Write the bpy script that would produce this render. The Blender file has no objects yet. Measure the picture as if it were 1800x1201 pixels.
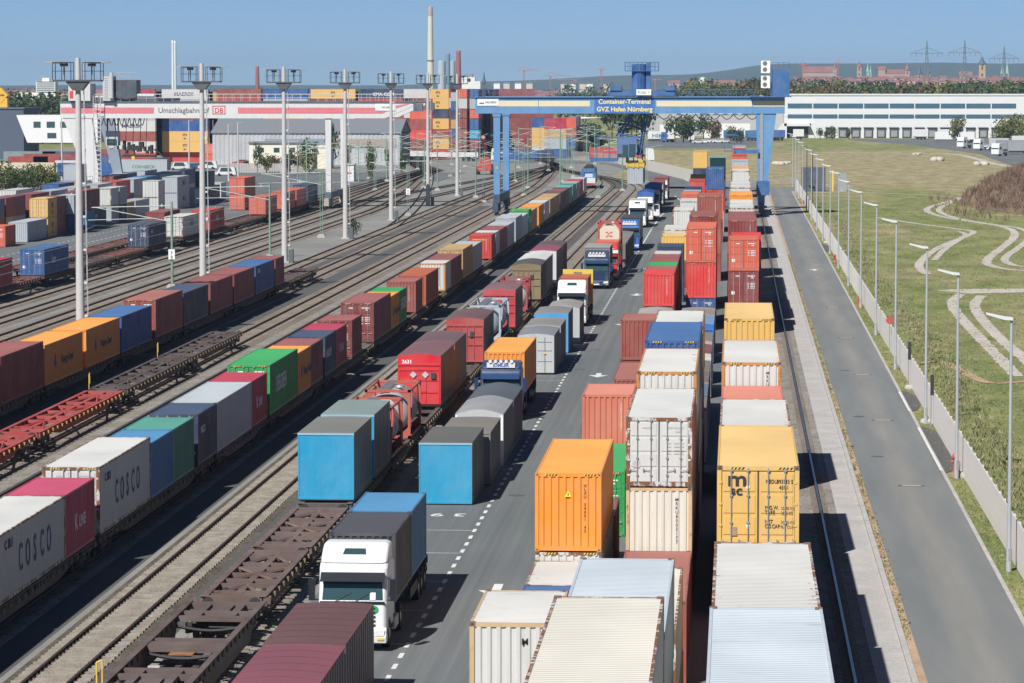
import bpy, bmesh, math, random
from mathutils import Vector, Matrix
random.seed(7)
C = bpy.context.scene.collection
SC = bpy.context.scene

# ------------------------------------------------------------------ camera, light, exposure
H_CAM = 20.0
cam_d = bpy.data.cameras.new('camera'); cam = bpy.data.objects.new('camera', cam_d); C.objects.link(cam)
cam_d.sensor_width = 36.0; cam_d.sensor_fit = 'HORIZONTAL'; cam_d.lens = 5880.0 / 1800.0 * 36.0
cam_d.clip_start = 1.0; cam_d.clip_end = 60000.0
PITCH, YAW = 0.0762126, 0.0665443
cam.location = (0, 0, H_CAM)
cam.rotation_euler = (math.pi / 2 - PITCH, 0, YAW)
SC.camera = cam
SUNV = Vector((0.385, 0.87, -1.0)).normalized()          # the way the light travels
ELEV = math.asin(-SUNV.z)
world = bpy.data.worlds.new('World'); SC.world = world; world.use_nodes = True
wn = world.node_tree.nodes; wl = world.node_tree.links
sky = wn.new('ShaderNodeTexSky'); sky.sky_type = 'NISHITA'; sky.sun_disc = False
sky.sun_elevation = ELEV; sky.sun_rotation = math.atan2(-SUNV.x, -SUNV.y)
sky.altitude = 300; sky.air_density = 0.42; sky.dust_density = 0.04; sky.ozone_density = 7.0
bg = wn['Background']; bg.inputs['Strength'].default_value = 0.056
wl.new(sky.outputs[0], bg.inputs['Color'])
sun_d = bpy.data.lights.new('sun', 'SUN'); sun_d.energy = 4.3; sun_d.angle = math.radians(0.53); sun_d.color = (1.0, 0.97, 0.93)
sun = bpy.data.objects.new('sun', sun_d); C.objects.link(sun)
sun.rotation_euler = SUNV.to_track_quat('-Z', 'Y').to_euler(); sun.location = (-40, -80, 120)
SC.view_settings.view_transform = 'Standard'; SC.view_settings.look = 'None'
SC.view_settings.exposure = 0.46; SC.view_settings.gamma = 1.0; SC.view_settings.use_curve_mapping = False
SC.cycles.max_bounces = 6; SC.cycles.diffuse_bounces = 3; SC.cycles.glossy_bounces = 2; SC.cycles.transmission_bounces = 3
SC.cycles.volume_bounces = 0; SC.cycles.transparent_max_bounces = 6

# ------------------------------------------------------------------ materials
def lin(c):
    return c / 12.92 if c <= 0.04045 else ((c + 0.055) / 1.055) ** 2.4
def hexc(h, k=1.0):
    return tuple(lin(int(h[i:i + 2], 16) / 255.0) * k for i in (0, 2, 4)) + (1.0,)
MATS = {}
def newmat(name):
    m = bpy.data.materials.new(name); m.use_nodes = True
    return m, m.node_tree.nodes, m.node_tree.links, m.node_tree.nodes['Principled BSDF']
def noise(N, L, vec, scale, detail=4, rough=0.6):
    n = N.new('ShaderNodeTexNoise'); n.inputs['Scale'].default_value = scale
    n.inputs['Detail'].default_value = detail; n.inputs['Roughness'].default_value = rough
    if vec is not None: L.new(vec, n.inputs['Vector'])
    return n.outputs['Fac']
def ramp(N, L, fac, a, b, ca=(0, 0, 0, 1), cb=(1, 1, 1, 1)):
    r = N.new('ShaderNodeValToRGB'); r.color_ramp.elements[0].position = a; r.color_ramp.elements[1].position = b
    r.color_ramp.elements[0].color = ca; r.color_ramp.elements[1].color = cb
    L.new(fac, r.inputs[0]); return r.outputs[0]
def mixc(N, L, fac, a, b, mode='MIX'):
    m = N.new('ShaderNodeMix'); m.data_type = 'RGBA'; m.blend_type = mode
    for sock, v in ((0, fac), (6, a), (7, b)):
        if hasattr(v, 'links'): L.new(v, m.inputs[sock])
        else: m.inputs[sock].default_value = v
    return m.outputs[2]
def mapping(N, L, vec, scale, off=None):
    m = N.new('ShaderNodeMapping'); m.inputs['Scale'].default_value = scale
    L.new(vec, m.inputs['Vector'])
    if off is not None: L.new(off, m.inputs['Location'])
    return m.outputs[0]
def paint(h, rust=0.25, dirt=0.35, rough=0.5, k=0.86, fade=0.0, metal=0.0):
    """weathered painted steel: base colour, vertical grime streaks, speckled rust"""
    key = ('paint', h, rust, dirt, rough, k, fade, metal)
    if key in MATS: return MATS[key]
    m, N, L, P = newmat('paint_' + h)
    tc = N.new('ShaderNodeTexCoord'); oi = N.new('ShaderNodeObjectInfo')
    v = N.new('ShaderNodeVectorMath'); v.operation = 'SCALE'; v.inputs[0].default_value = (37, 53, 29); L.new(oi.outputs['Random'], v.inputs['Scale'])
    off = v.outputs[0]
    base = hexc(h, k)
    if fade:
        g = 0.5
        base = tuple(base[i] * (1 - fade) + fade * (0.60 * base[i] ** .5 + .08) for i in range(3)) + (1,)
    streak = noise(N, L, mapping(N, L, tc.outputs['Object'], (2.5, 2.5, 0.25), off), 1.6, 4, 0.65)
    blotch = noise(N, L, mapping(N, L, tc.outputs['Object'], (0.5, 0.5, 0.5), off), 1.1, 5, 0.6)
    d = ramp(N, L, streak, 0.38, 0.75)
    c = mixc(N, L, d, base, tuple(x * 0.62 + 0.02 for x in base[:3]) + (1,))
    mm = N.new('ShaderNodeMath'); mm.operation = 'MULTIPLY'; mm.inputs[1].default_value = dirt; L.new(d, mm.inputs[0])
    c = mixc(N, L, mm.outputs[0], base, tuple(x * 0.55 + 0.03 for x in base[:3]) + (1,))
    bl = ramp(N, L, blotch, 0.3, 0.72)
    c = mixc(N, L, bl, c, mixc(N, L, 0.14, c, (0.55, 0.54, 0.52, 1)))
    if rust > 0:
        rn = noise(N, L, mapping(N, L, tc.outputs['Object'], (1.0, 1.0, 0.45), off), 2.7, 8, 0.72)
        hi = 0.80 - 0.22 * rust
        rm = ramp(N, L, rn, hi - 0.035, hi + 0.03)
        c = mixc(N, L, rm, c, (0.20, 0.085, 0.035, 1))
    L.new(c, P.inputs['Base Color']); P.inputs['Roughness'].default_value = rough; P.inputs['Metallic'].default_value = metal
    MATS[key] = m; return m
def roofpaint(h, rust, k, fade, rough=.62):
    """sun-bleached container roof: puddle stains lying across it, rust gathered along edges and in scratches"""
    key = ('roofpaint', h, rust, k, fade)
    if key in MATS: return MATS[key]
    m, N, L, P = newmat('roof_' + h); tc = N.new('ShaderNodeTexCoord'); oi = N.new('ShaderNodeObjectInfo')
    v = N.new('ShaderNodeVectorMath'); v.operation = 'SCALE'; v.inputs[0].default_value = (61, 43, 17); L.new(oi.outputs['Random'], v.inputs['Scale']); off = v.outputs[0]
    base = hexc(h, k); base = tuple(base[i] * (1 - fade) + fade * (0.60 * base[i] ** .5 + .08) for i in range(3)) + (1,)
    pud = noise(N, L, mapping(N, L, tc.outputs['Object'], (.35, 1.3, .3), off), 1.0, 7, .62); pat = noise(N, L, mapping(N, L, tc.outputs['Object'], (.25, .16, .3), off), 1.0, 3, .5)
    c = mixc(N, L, ramp(N, L, pat, .35, .65), base, tuple(x * .84 for x in base[:3]) + (1,))
    pm = ramp(N, L, pud, .60, .78); c = mixc(N, L, mixc(N, L, .5, (0, 0, 0, 1), pm), c, tuple(x * .33 + .05 for x in base[:3]) + (1,))
    sep = N.new('ShaderNodeSeparateXYZ'); L.new(tc.outputs['Object'], sep.inputs[0]); ab = N.new('ShaderNodeMath'); ab.operation = 'ABSOLUTE'; L.new(sep.outputs['X'], ab.inputs[0])
    mr = N.new('ShaderNodeMapRange'); L.new(ab.outputs[0], mr.inputs[0]); mr.inputs[1].default_value = .75; mr.inputs[2].default_value = 1.2; mr.inputs[3].default_value = 0; mr.inputs[4].default_value = .10
    rn = noise(N, L, mapping(N, L, tc.outputs['Object'], (1.6, 1.6, 1), off), 1.5, 9, .75); ad = N.new('ShaderNodeMath'); ad.operation = 'ADD'; L.new(rn, ad.inputs[0]); L.new(mr.outputs[0], ad.inputs[1])
    hi = .80 - .10 * rust; c = mixc(N, L, ramp(N, L, ad.outputs[0], hi - .05, hi + .03), c, (.22, .10, .05, 1))
    L.new(c, P.inputs['Base Color']); P.inputs['Roughness'].default_value = rough; MATS[key] = m; return m
def tarp(h, k=.86):
    key = ('tarp', h)
    if key in MATS: return MATS[key]
    m = paint(h, .05, .25, .42, k).copy(); m.name = 'tarpaulin_' + h; N, L = m.node_tree.nodes, m.node_tree.links; P = N['Principled BSDF']; tc = N.new('ShaderNodeTexCoord')
    b = N.new('ShaderNodeBump'); b.inputs['Strength'].default_value = .55; b.inputs['Distance'].default_value = .12
    L.new(noise(N, L, mapping(N, L, tc.outputs['Object'], (1.2, 1.2, .5)), 1.3, 3, .5), b.inputs['Height']); L.new(b.outputs[0], P.inputs['Normal']); MATS[key] = m; return m
def plain(name, col, rough=0.6, metal=0.0, var=0.15, scale=3.0, spec=None):
    key = ('plain', name)
    if key in MATS: return MATS[key]
    m, N, L, P = newmat(name)
    tc = N.new('ShaderNodeTexCoord')
    n = noise(N, L, tc.outputs['Object'], scale, 5, 0.65)
    c = mixc(N, L, ramp(N, L, n, 0.3, 0.7), tuple(x * (1 - var) for x in col[:3]) + (1,), tuple(min(1, x * (1 + var)) for x in col[:3]) + (1,))
    L.new(c, P.inputs['Base Color']); P.inputs['Roughness'].default_value = rough; P.inputs['Metallic'].default_value = metal
    if spec is not None: P.inputs['Specular IOR Level'].default_value = spec
    MATS[key] = m; return m
def ground_mat(name, c1, c2, s1=0.15, s2=9.0, c3=None, t=(0.35, 0.65), rough=0.9, bump=0.0, bs=25.0, squash=(1, 1, 1), speck=0.12):
    m, N, L, P = newmat(name)
    g = N.new('ShaderNodeNewGeometry'); pos = g.outputs['Position']
    n1 = noise(N, L, mapping(N, L, pos, squash), s1, 6, 0.6); n2 = noise(N, L, pos, s2, 3, 0.7)
    c = mixc(N, L, ramp(N, L, n1, *t), c1, c2)
    if c3:
        n3 = noise(N, L, mapping(N, L, pos, tuple(q * 0.7 for q in squash)), s1 * 3.1, 5, 0.65)
        c = mixc(N, L, ramp(N, L, n3, 0.5, 0.68), c, c3)
    sp = ramp(N, L, n2, 0.25, 0.75, (1 - speck * 2, 1 - speck * 2, 1 - speck * 2, 1), (1 + speck, 1 + speck, 1 + speck, 1))
    c = mixc(N, L, 1.0, c, sp, 'MULTIPLY')
    L.new(c, P.inputs['Base Color']); P.inputs['Roughness'].default_value = rough
    if bump:
        b = N.new('ShaderNodeBump'); b.inputs['Strength'].default_value = bump; b.inputs['Distance'].default_value = 0.05
        L.new(noise(N, L, pos, bs, 2, 0.6), b.inputs['Height']); L.new(b.outputs[0], P.inputs['Normal'])
    return m
STEEL = plain('galvanised_steel', (0.42, 0.44, 0.45), 0.45, 0.5)
DARK = plain('dark_running_gear', (0.035, 0.032, 0.03), 0.7)
BLACK = plain('black_rubber', (0.018, 0.018, 0.02), 0.75)
CASTM = plain('corner_casting_steel', (0.20, 0.13, 0.09), 0.7, 0.2, 0.4, 6)
DARKGAP = plain('door_gasket', (0.04, 0.045, 0.05), 0.8)  # dark door seals, also the dark spots on corner castings
WHITE = plain('white_marking', (0.78, 0.78, 0.76), 0.6, 0, 0.08)
INK = plain('dark_blue_lettering', (0.03, 0.045, 0.10), 0.6, 0, 0.1)
INKB = plain('black_lettering', (0.03, 0.03, 0.03), 0.6, 0, 0.1)
YEL = plain('yellow_marking', (0.72, 0.50, 0.08), 0.6, 0, 0.15)
LAMPG = plain('lamp_glass', (0.75, 0.75, 0.72), 0.15)
def glass(name='cab_glass', col=(0.035, 0.075, 0.08, 1)):
    if name in MATS: return MATS[name]
    m, N, L, P = newmat(name); P.inputs['Base Color'].default_value = col
    P.inputs['Roughness'].default_value = 0.08; P.inputs['Specular IOR Level'].default_value = 0.9
    bp = N.new('ShaderNodeBump'); bp.inputs['Strength'].default_value = .15; L.new(noise(N, L, N.new('ShaderNodeTexCoord').outputs['Object'], 1.2, 2, .5), bp.inputs['Height']); L.new(bp.outputs[0], P.inputs['Normal'])
    MATS[name] = m; return m
GLASS = glass()

# ------------------------------------------------------------------ mesh helpers
class MB:
    def __init__(s): s.v = []; s.f = []; s.m = []; s.sm = set()
    def box(s, x0, y0, z0, x1, y1, z1, m=0):
        n = len(s.v)
        s.v += [(x0, y0, z0), (x1, y0, z0), (x1, y1, z0), (x0, y1, z0), (x0, y0, z1), (x1, y0, z1), (x1, y1, z1), (x0, y1, z1)]
        for q in ((0, 3, 2, 1), (4, 5, 6, 7), (0, 1, 5, 4), (1, 2, 6, 5), (2, 3, 7, 6), (3, 0, 4, 7)):
            s.f.append(tuple(n + i for i in q)); s.m.append(m)
        return s
    def cbox(s, cx, cy, cz, sx, sy, sz, m=0): return s.box(cx - sx / 2, cy - sy / 2, cz - sz / 2, cx + sx / 2, cy + sy / 2, cz + sz / 2, m)
    def poly(s, pts, m=0):
        n = len(s.v); s.v += [tuple(p) for p in pts]; s.f.append(tuple(range(n, n + len(pts)))); s.m.append(m); return s
    def prism(s, prof, a, b, axis='x', m=0):
        """profile of 2D points extruded along an axis; for x the profile is (y, z), for y it is (x, z), for z it is (x, y)"""
        def P(p, t): return (t, p[0], p[1]) if axis == 'x' else ((p[0], t, p[1]) if axis == 'y' else (p[0], p[1], t))
        n = len(s.v); k = len(prof)
        s.v += [P(p, a) for p in prof] + [P(p, b) for p in prof]
        for i in range(k):
            j = (i + 1) % k; s.f.append((n + i, n + j, n + k + j, n + k + i)); s.m.append(m)
        s.f.append(tuple(n + i for i in reversed(range(k)))); s.f.append(tuple(n + k + i for i in range(k))); s.m += [m, m]
        return s
    def bar(s, p, q, r, m=0, n=4, r2=None, cap=True):
        p = Vector(p); q = Vector(q); d = (q - p)
        if d.length < 1e-6: return s
        d.normalize(); u = d.orthogonal().normalized(); w = d.cross(u); r2 = r if r2 is None else r2
        b = len(s.v)
        for c, rr in ((p, r), (q, r2)):
            for i in range(n):
                a = 2 * math.pi * (i + 0.5) / n; s.v.append(tuple(c + (u * math.cos(a) + w * math.sin(a)) * rr))
        for i in range(n):
            j = (i + 1) % n; s.f.append((b + i, b + j, b + n + j, b + n + i)); s.m.append(m)
            if n > 6: s.sm.add(len(s.f) - 1)
        if cap:
            c0 = len(s.v); s.v += s.v[b:b + 2 * n]; s.f.append(tuple(c0 + i for i in reversed(range(n)))); s.f.append(tuple(c0 + n + i for i in range(n))); s.m += [m, m]
        return s
    def lathe(s, c, prof, n=24, m=0, axis='z'):
        b = len(s.v)
        for (r, t) in prof:
            for i in range(n):
                a = 2 * math.pi * i / n; x, y = r * math.cos(a), r * math.sin(a)
                s.v.append((c[0] + x, c[1] + y, c[2] + t) if axis == 'z' else ((c[0] + x, c[1] + t, c[2] + y) if axis == 'y' else (c[0] + t, c[1] + x, c[2] + y)))
        for k in range(len(prof) - 1):
            for i in range(n):
                j = (i + 1) % n
                s.f.append((b + k * n + i, b + k * n + j, b + (k + 1) * n + j, b + (k + 1) * n + i)); s.m.append(m); s.sm.add(len(s.f) - 1)
        e = b + (len(prof) - 1) * n; c0 = len(s.v); s.v += s.v[b:b + n] + s.v[e:e + n]
        s.f.append(tuple(c0 + i for i in range(n))); s.f.append(tuple(c0 + n + i for i in reversed(range(n)))); s.m += [m, m]
        return s
    def mesh(s, name, nm=1, fix=True):
        me = bpy.data.meshes.new(name); me.from_pydata(s.v, [], s.f)
        for i in range(max(nm, (max(s.m) + 1) if s.m else 1)): me.materials.append(None)
        me.polygons.foreach_set('material_index', s.m)
        if s.sm:
            sm = [i in s.sm for i in range(len(s.f))]; me.polygons.foreach_set('use_smooth', sm)
        if fix:
            bm = bmesh.new(); bm.from_mesh(me); bmesh.ops.recalc_face_normals(bm, faces=bm.faces); bm.to_mesh(me); bm.free()
        me.update(); return me
def put(name, me, mats, parent=None, loc=(0, 0, 0), rot=(0, 0, 0), scale=None):
    o = bpy.data.objects.new(name, me); C.objects.link(o)
    if parent is not None: o.parent = parent
    o.location = loc; o.rotation_euler = rot
    if scale: o.scale = scale
    for i, m in enumerate(mats):
        if i < len(me.materials):
            if me.materials[i] is None and me.users == 1: me.materials[i] = m
            elif me.materials[i] is not m:
                o.material_slots[i].link = 'OBJECT'; o.material_slots[i].material = m
    return o
def tag(o, label=None, cat=None, group=None, kind=None):
    if label: o['label'] = label
    if cat: o['category'] = cat
    if group: o['group'] = group
    if kind: o['kind'] = kind
    return o
def thing(name, label, cat, loc=(0, 0, 0), rz=0.0, group=None):
    o = bpy.data.objects.new(name, None); C.objects.link(o); o.empty_display_size = 0.5
    o.location = loc; o.rotation_euler = (0, 0, rz); return tag(o, label, cat, group)
def rounded(o, w=.05, seg=3):
    b = o.modifiers.new('edge', 'BEVEL'); b.width = w; b.segments = seg; b.limit_method = 'ANGLE'; b.angle_limit = math.radians(25); return o
def struct(name, mb, mats, loc=(0, 0, 0), parent=None, fix=True):
    o = put(name, mb.mesh(name, fix=fix), mats if isinstance(mats, (list, tuple)) else [mats], parent, loc)
    if parent is None: o['kind'] = 'structure'
    return o
def copy_tree(o, parent=None):
    c = o.copy(); C.objects.link(c)
    if parent is not None: c.parent = parent
    for ch in list(o.children): copy_tree(ch, c)
    return c
MESHES = {}
def cached(key, fn, nm=1):
    if key not in MESHES: MESHES[key] = fn().mesh('_'.join(str(k) for k in (key if isinstance(key, tuple) else (key,))), nm)
    return MESHES[key]
def text_mesh(s, size, bold=0.0, xs=1.0, align='LEFT', depth=0.004):
    key = ('text', s, size, bold, xs, align)
    if key not in MESHES:
        cu = bpy.data.curves.new('lettering', 'FONT'); cu.body = s; cu.size = size; cu.offset = bold; cu.extrude = depth; cu.align_x = align
        cu.resolution_u = 3
        ob = bpy.data.objects.new('tmp_text', cu); me = bpy.data.meshes.new_from_object(ob)
        bpy.data.objects.remove(ob); bpy.data.curves.remove(cu)
        if xs != 1.0:
            for v in me.vertices: v.co.x *= xs
        me.materials.clear(); me.materials.append(None); MESHES[key] = me
    return MESHES[key]
ORD = ('first second third fourth fifth sixth seventh eighth ninth tenth eleventh twelfth thirteenth fourteenth fifteenth sixteenth seventeenth eighteenth nineteenth '
       'twentieth twenty-first twenty-second twenty-third twenty-fourth twenty-fifth twenty-sixth twenty-seventh twenty-eighth twenty-ninth thirtieth thirty-first '
       'thirty-second thirty-third thirty-fourth thirty-fifth thirty-sixth thirty-seventh thirty-eighth thirty-ninth fortieth forty-first forty-second forty-third forty-fourth forty-fifth forty-sixth').split()
HP = math.pi / 2
PATHS = {'a': [(16.1, 645.6), (20.3, 638.9), (30.2, 626.1), (37.0, 616.8), (40.3, 604.5), (38.3, 592.3), (34.3, 570.7), (31.2, 551.9), (30.5, 530.9), (32.6, 508.3), (36.3, 491.8), (38.9, 476.2), (37.8, 452.6), (33.7, 421.8), (28.5, 385.9), (28.4, 372.6), (31.3, 364.8), (34.2, 363.8)], 'a2': [(40.3, 604.5), (36.8, 577.8), (34.4, 561.3), (32.6, 543.2), (32.5, 524.0), (34.5, 502.0), (38.2, 483.9), (40.6, 474.4), (39.6, 449.3), (35.1, 417.5), (31.0, 391.1), (30.8, 377.5), (32.6, 372.8), (35.5, 370.7)], 'b': [(21.7, 512.0), (25.8, 493.1), (31.1, 471.9), (33.4, 464.7), (30.4, 447.0), (25.2, 418.3), (21.6, 389.2), (20.2, 372.0), (20.5, 358.5)], 'b2': [(30.7, 464.5), (31.4, 455.6), (29.7, 442.0), (25.7, 414.0), (22.9, 386.8)], 'c': [(21.1, 327.4), (23.8, 328.9), (28.3, 330.1), (33.9, 330.5)], 'd': [(21.8, 324.3), (19.8, 310.5), (19.5, 285.8), (19.5, 262.3), (19.5, 232.0)], 'd2': [(23.6, 321.7), (21.9, 309.1), (21.3, 293.7), (21.0, 269.0), (21.3, 247.1), (21.2, 233.0)], 'e': [(13.5, 243.0), (15.3, 244.7), (16.3, 231.8), (17.2, 225.6), (19.6, 228.0), (20.8, 228.5)], 'f': [(15.2, 1025.9), (35.5, 1014.1), (52.2, 1006.6), (66.6, 994.9)], 'g': [(-20.4, 1069.9), (6.7, 1062.1)], 'h': [(62.1, 1003.0), (66.6, 970.6), (66.1, 858.8), (70.3, 823.6)]}
# ------------------------------------------------------------------ ground and setting
CONC = ground_mat('concrete', (0.40, 0.385, 0.36, 1), (0.49, 0.465, 0.44, 1), 0.5, 6, bump=0.1)
ASPHD = ground_mat('yard_asphalt', (0.080, 0.080, 0.080, 1), (0.112, 0.109, 0.103, 1), 0.12, 22, squash=(1, 0.2, 1), speck=0.16)
GRAV = ground_mat('grey_gravel', (0.225, 0.228, 0.212, 1), (0.300, 0.296, 0.275, 1), 0.07, 14, bump=0.5, bs=14, c3=(0.24, 0.23, 0.20, 1), speck=0.26)
BALL = ground_mat('rusty_ballast', (0.19, 0.155, 0.12, 1), (0.29, 0.245, 0.20, 1), 0.2, 7.0, bump=1.0, bs=9, squash=(1, 0.3, 1), speck=0.42)
BALLG = ground_mat('grey_ballast', (0.25, 0.235, 0.20, 1), (0.37, 0.345, 0.30, 1), 0.3, 7.0, bump=1.0, bs=9, speck=0.42, c3=(0.24, 0.17, 0.12, 1))
SAND = ground_mat('pale_track_gravel', (0.46, 0.41, 0.35, 1), (0.60, 0.55, 0.48, 1), 0.4, 8, speck=0.2)
SANDR = ground_mat('orange_sand', (0.42, 0.27, 0.17, 1), (0.52, 0.37, 0.25, 1), 0.4, 8, speck=0.2)
def asphalt_mat(name, c1, c2, xs=2.6):
    m, N, L, P = newmat(name); pos = N.new('ShaderNodeNewGeometry').outputs['Position']
    a = noise(N, L, mapping(N, L, pos, (.12, .03, 1)), 1.0, 6, .6); t = noise(N, L, mapping(N, L, pos, (xs, .018, 1)), 1.0, 5, .7); f = noise(N, L, pos, 24, 2, .7); s = noise(N, L, mapping(N, L, pos, (1, .45, 1)), .9, 8, .72)
    c = mixc(N, L, ramp(N, L, a, .3, .7), c1, c2); c = mixc(N, L, 1.0, c, ramp(N, L, t, .32, .68, (.80, .80, .81, 1), (1.10, 1.10, 1.08, 1)), 'MULTIPLY')
    c = mixc(N, L, ramp(N, L, s, .64, .72), c, tuple(x * .62 for x in c1[:3]) + (1,)); c = mixc(N, L, 1.0, c, ramp(N, L, f, .25, .75, (.78, .78, .78, 1), (1.16, 1.16, 1.16, 1)), 'MULTIPLY')
    cr = N.new('ShaderNodeTexVoronoi'); cr.feature = 'DISTANCE_TO_EDGE'; cr.inputs['Scale'].default_value = .16; L.new(mapping(N, L, pos, (1.1, .5, 1)), cr.inputs['Vector'])
    w = N.new('ShaderNodeMath'); w.operation = 'ADD'; L.new(cr.outputs['Distance'], w.inputs[0]); q = N.new('ShaderNodeMath'); q.operation = 'MULTIPLY'; q.inputs[1].default_value = .12; L.new(s, q.inputs[0]); L.new(q.outputs[0], w.inputs[1])
    c = mixc(N, L, ramp(N, L, w.outputs[0], .045, .052, (.45, .45, .45, 1), (0, 0, 0, 1)), c, (.05, .05, .05, 1))
    L.new(c, P.inputs['Base Color']); P.inputs['Roughness'].default_value = .88; return m
def grass_mat():
    m, N, L, P = newmat('meadow')
    pos = N.new('ShaderNodeNewGeometry').outputs['Position']
    sep = N.new('ShaderNodeSeparateXYZ'); L.new(pos, sep.inputs[0])
    a = noise(N, L, mapping(N, L, pos, (0.05, 0.012, 0.05)), 1.0, 7, 0.62)
    b = noise(N, L, mapping(N, L, pos, (0.30, 0.10, 0.3)), 1.0, 6, 0.65)
    f = noise(N, L, mapping(N, L, pos, (3.0, 1.0, 1)), 1.0, 6, 0.75)
    # the mown field beyond about 640 m is drier than the verge
    mr = N.new('ShaderNodeMapRange'); L.new(sep.outputs['Y'], mr.inputs[0]); mr.inputs[1].default_value = 560; mr.inputs[2].default_value = 700
    mr.inputs[3].default_value = -0.07; mr.inputs[4].default_value = 0.16
    mr2 = N.new('ShaderNodeMapRange'); L.new(sep.outputs['Y'], mr2.inputs[0]); mr2.inputs[1].default_value = 1000; mr2.inputs[2].default_value = 1080
    mr2.inputs[3].default_value = 0.0; mr2.inputs[4].default_value = 0.22
    s1 = N.new('ShaderNodeMath'); s1.operation = 'ADD'; L.new(a, s1.inputs[0]); L.new(mr.outputs[0], s1.inputs[1])
    s2 = N.new('ShaderNodeMath'); s2.operation = 'SUBTRACT'; L.new(s1.outputs[0], s2.inputs[0]); L.new(mr2.outputs[0], s2.inputs[1])
    dry = ramp(N, L, s2.outputs[0], 0.41, 0.59)
    green = mixc(N, L, ramp(N, L, b, 0.35, 0.65), (0.150, 0.190, 0.066, 1), (0.305, 0.305, 0.135, 1))
    brown = mixc(N, L, ramp(N, L, b, 0.38, 0.62), (0.270, 0.225, 0.140, 1), (0.430, 0.375, 0.225, 1))
    c = mixc(N, L, dry, green, brown)
    patch = ramp(N, L, noise(N, L, mapping(N, L, pos, (0.16, 0.05, 0.1)), 1.0, 8, 0.7), 0.585, 0.66)
    c = mixc(N, L, patch, c, (0.40, 0.35, 0.24, 1))
    c = mixc(N, L, 1.0, c, ramp(N, L, f, 0.3, 0.72, (0.55, 0.58, 0.5, 1), (1.28, 1.26, 1.2, 1)), 'MULTIPLY')
    L.new(c, P.inputs['Base Color']); P.inputs['Roughness'].default_value = 0.95; P.inputs['Specular IOR Level'].default_value = 0.15
    bp = N.new('ShaderNodeBump'); bp.inputs['Strength'].default_value = 0.8; bp.inputs['Distance'].default_value = 0.2
    L.new(noise(N, L, mapping(N, L, pos, (2.2, 1.0, 1)), 1.4, 5, 0.7), bp.inputs['Height']); L.new(bp.outputs[0], P.inputs['Normal'])
    return m
ROADM2 = ground_mat('patched_asphalt', (0.130, 0.140, 0.142, 1), (0.165, 0.172, 0.172, 1), .6, 20)
MEADOW = grass_mat()
ASPH = asphalt_mat('asphalt', (0.122, 0.134, 0.137, 1), (0.172, 0.183, 0.184, 1))
FOREST = ground_mat('wooded_hills', (0.025, 0.045, 0.02, 1), (0.05, 0.075, 0.03, 1), 0.004, 0.05)
def sheet(name, x0, y0, x1, y1, z, mat, parent=None):
    return struct(name, MB().poly([(x0, y0, z), (x1, y0, z), (x1, y1, z), (x0, y1, z)]), mat, fix=False, parent=parent)
struct('ground', MB().poly([(-9000, -60, -0.012), (9000, -60, -0.012), (9000, 14000, -0.012), (-9000, 14000, -0.012)]), MEADOW, fix=False)
sheet('yard_ground', -175, 40, 4.4, 700, -0.004, GRAV)
sheet('far_yard_ground', -230, 700, -27.3, 1060, -0.004, GRAV)
# lorry lane and stack apron, curving off at the far end
struct('lorry_lane', MB().poly([(-16.4, 40, 0.004), (-0.55, 40, 0.004), (-0.55, 470, 0.004), (-0.55, 660, 0.004), (-8, 702, 0.004), (-20, 800, 0.004), (-26.6, 905, 0.004), (-60, 905, 0.004), (-60, 870, 0.004), (-33, 862, 0.004), (-25, 790, 0.004), (-17.5, 700, 0.004), (-16.4, 640, 0.004)]), ASPH, fix=False)
pr = random.Random(3)
for k in range(0):
    x, y = pr.uniform(-15.5, -8.4), pr.uniform(120, 480); w, l = pr.uniform(.8, 2.6), pr.uniform(2, 9); struct('asphalt_patch', MB().poly([(x, y, .008), (x + w, y + .1, .008), (x + w + .05, y + l, .008), (x - .05, y + l - .2, .008)]), ASPHD, fix=False)
for k in range(0):
    x, y = pr.uniform(6.8, 9.3), pr.uniform(115, 400); w, l = pr.uniform(.5, 1.3), pr.uniform(2, 7); struct('asphalt_patch', MB().poly([(x, y, .010), (x + w, y + .1, .010), (x + w + .05, y + l, .010), (x - .05, y + l - .2, .010)]), ROADM2, fix=False)
sheet('crane_track_bed', -0.55, 40, 4.85, 655, 0.0, BALLG)
sheet('concrete_strip', 4.85, 40, 6.0, 655, 0.008, CONC)
struct('kerb', MB().box(6.0, 40, 0, 6.22, 655, 0.13), CONC)
sheet('road_gutter', 6.22, 40, 6.55, 655, 0.0, SANDR)
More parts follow.
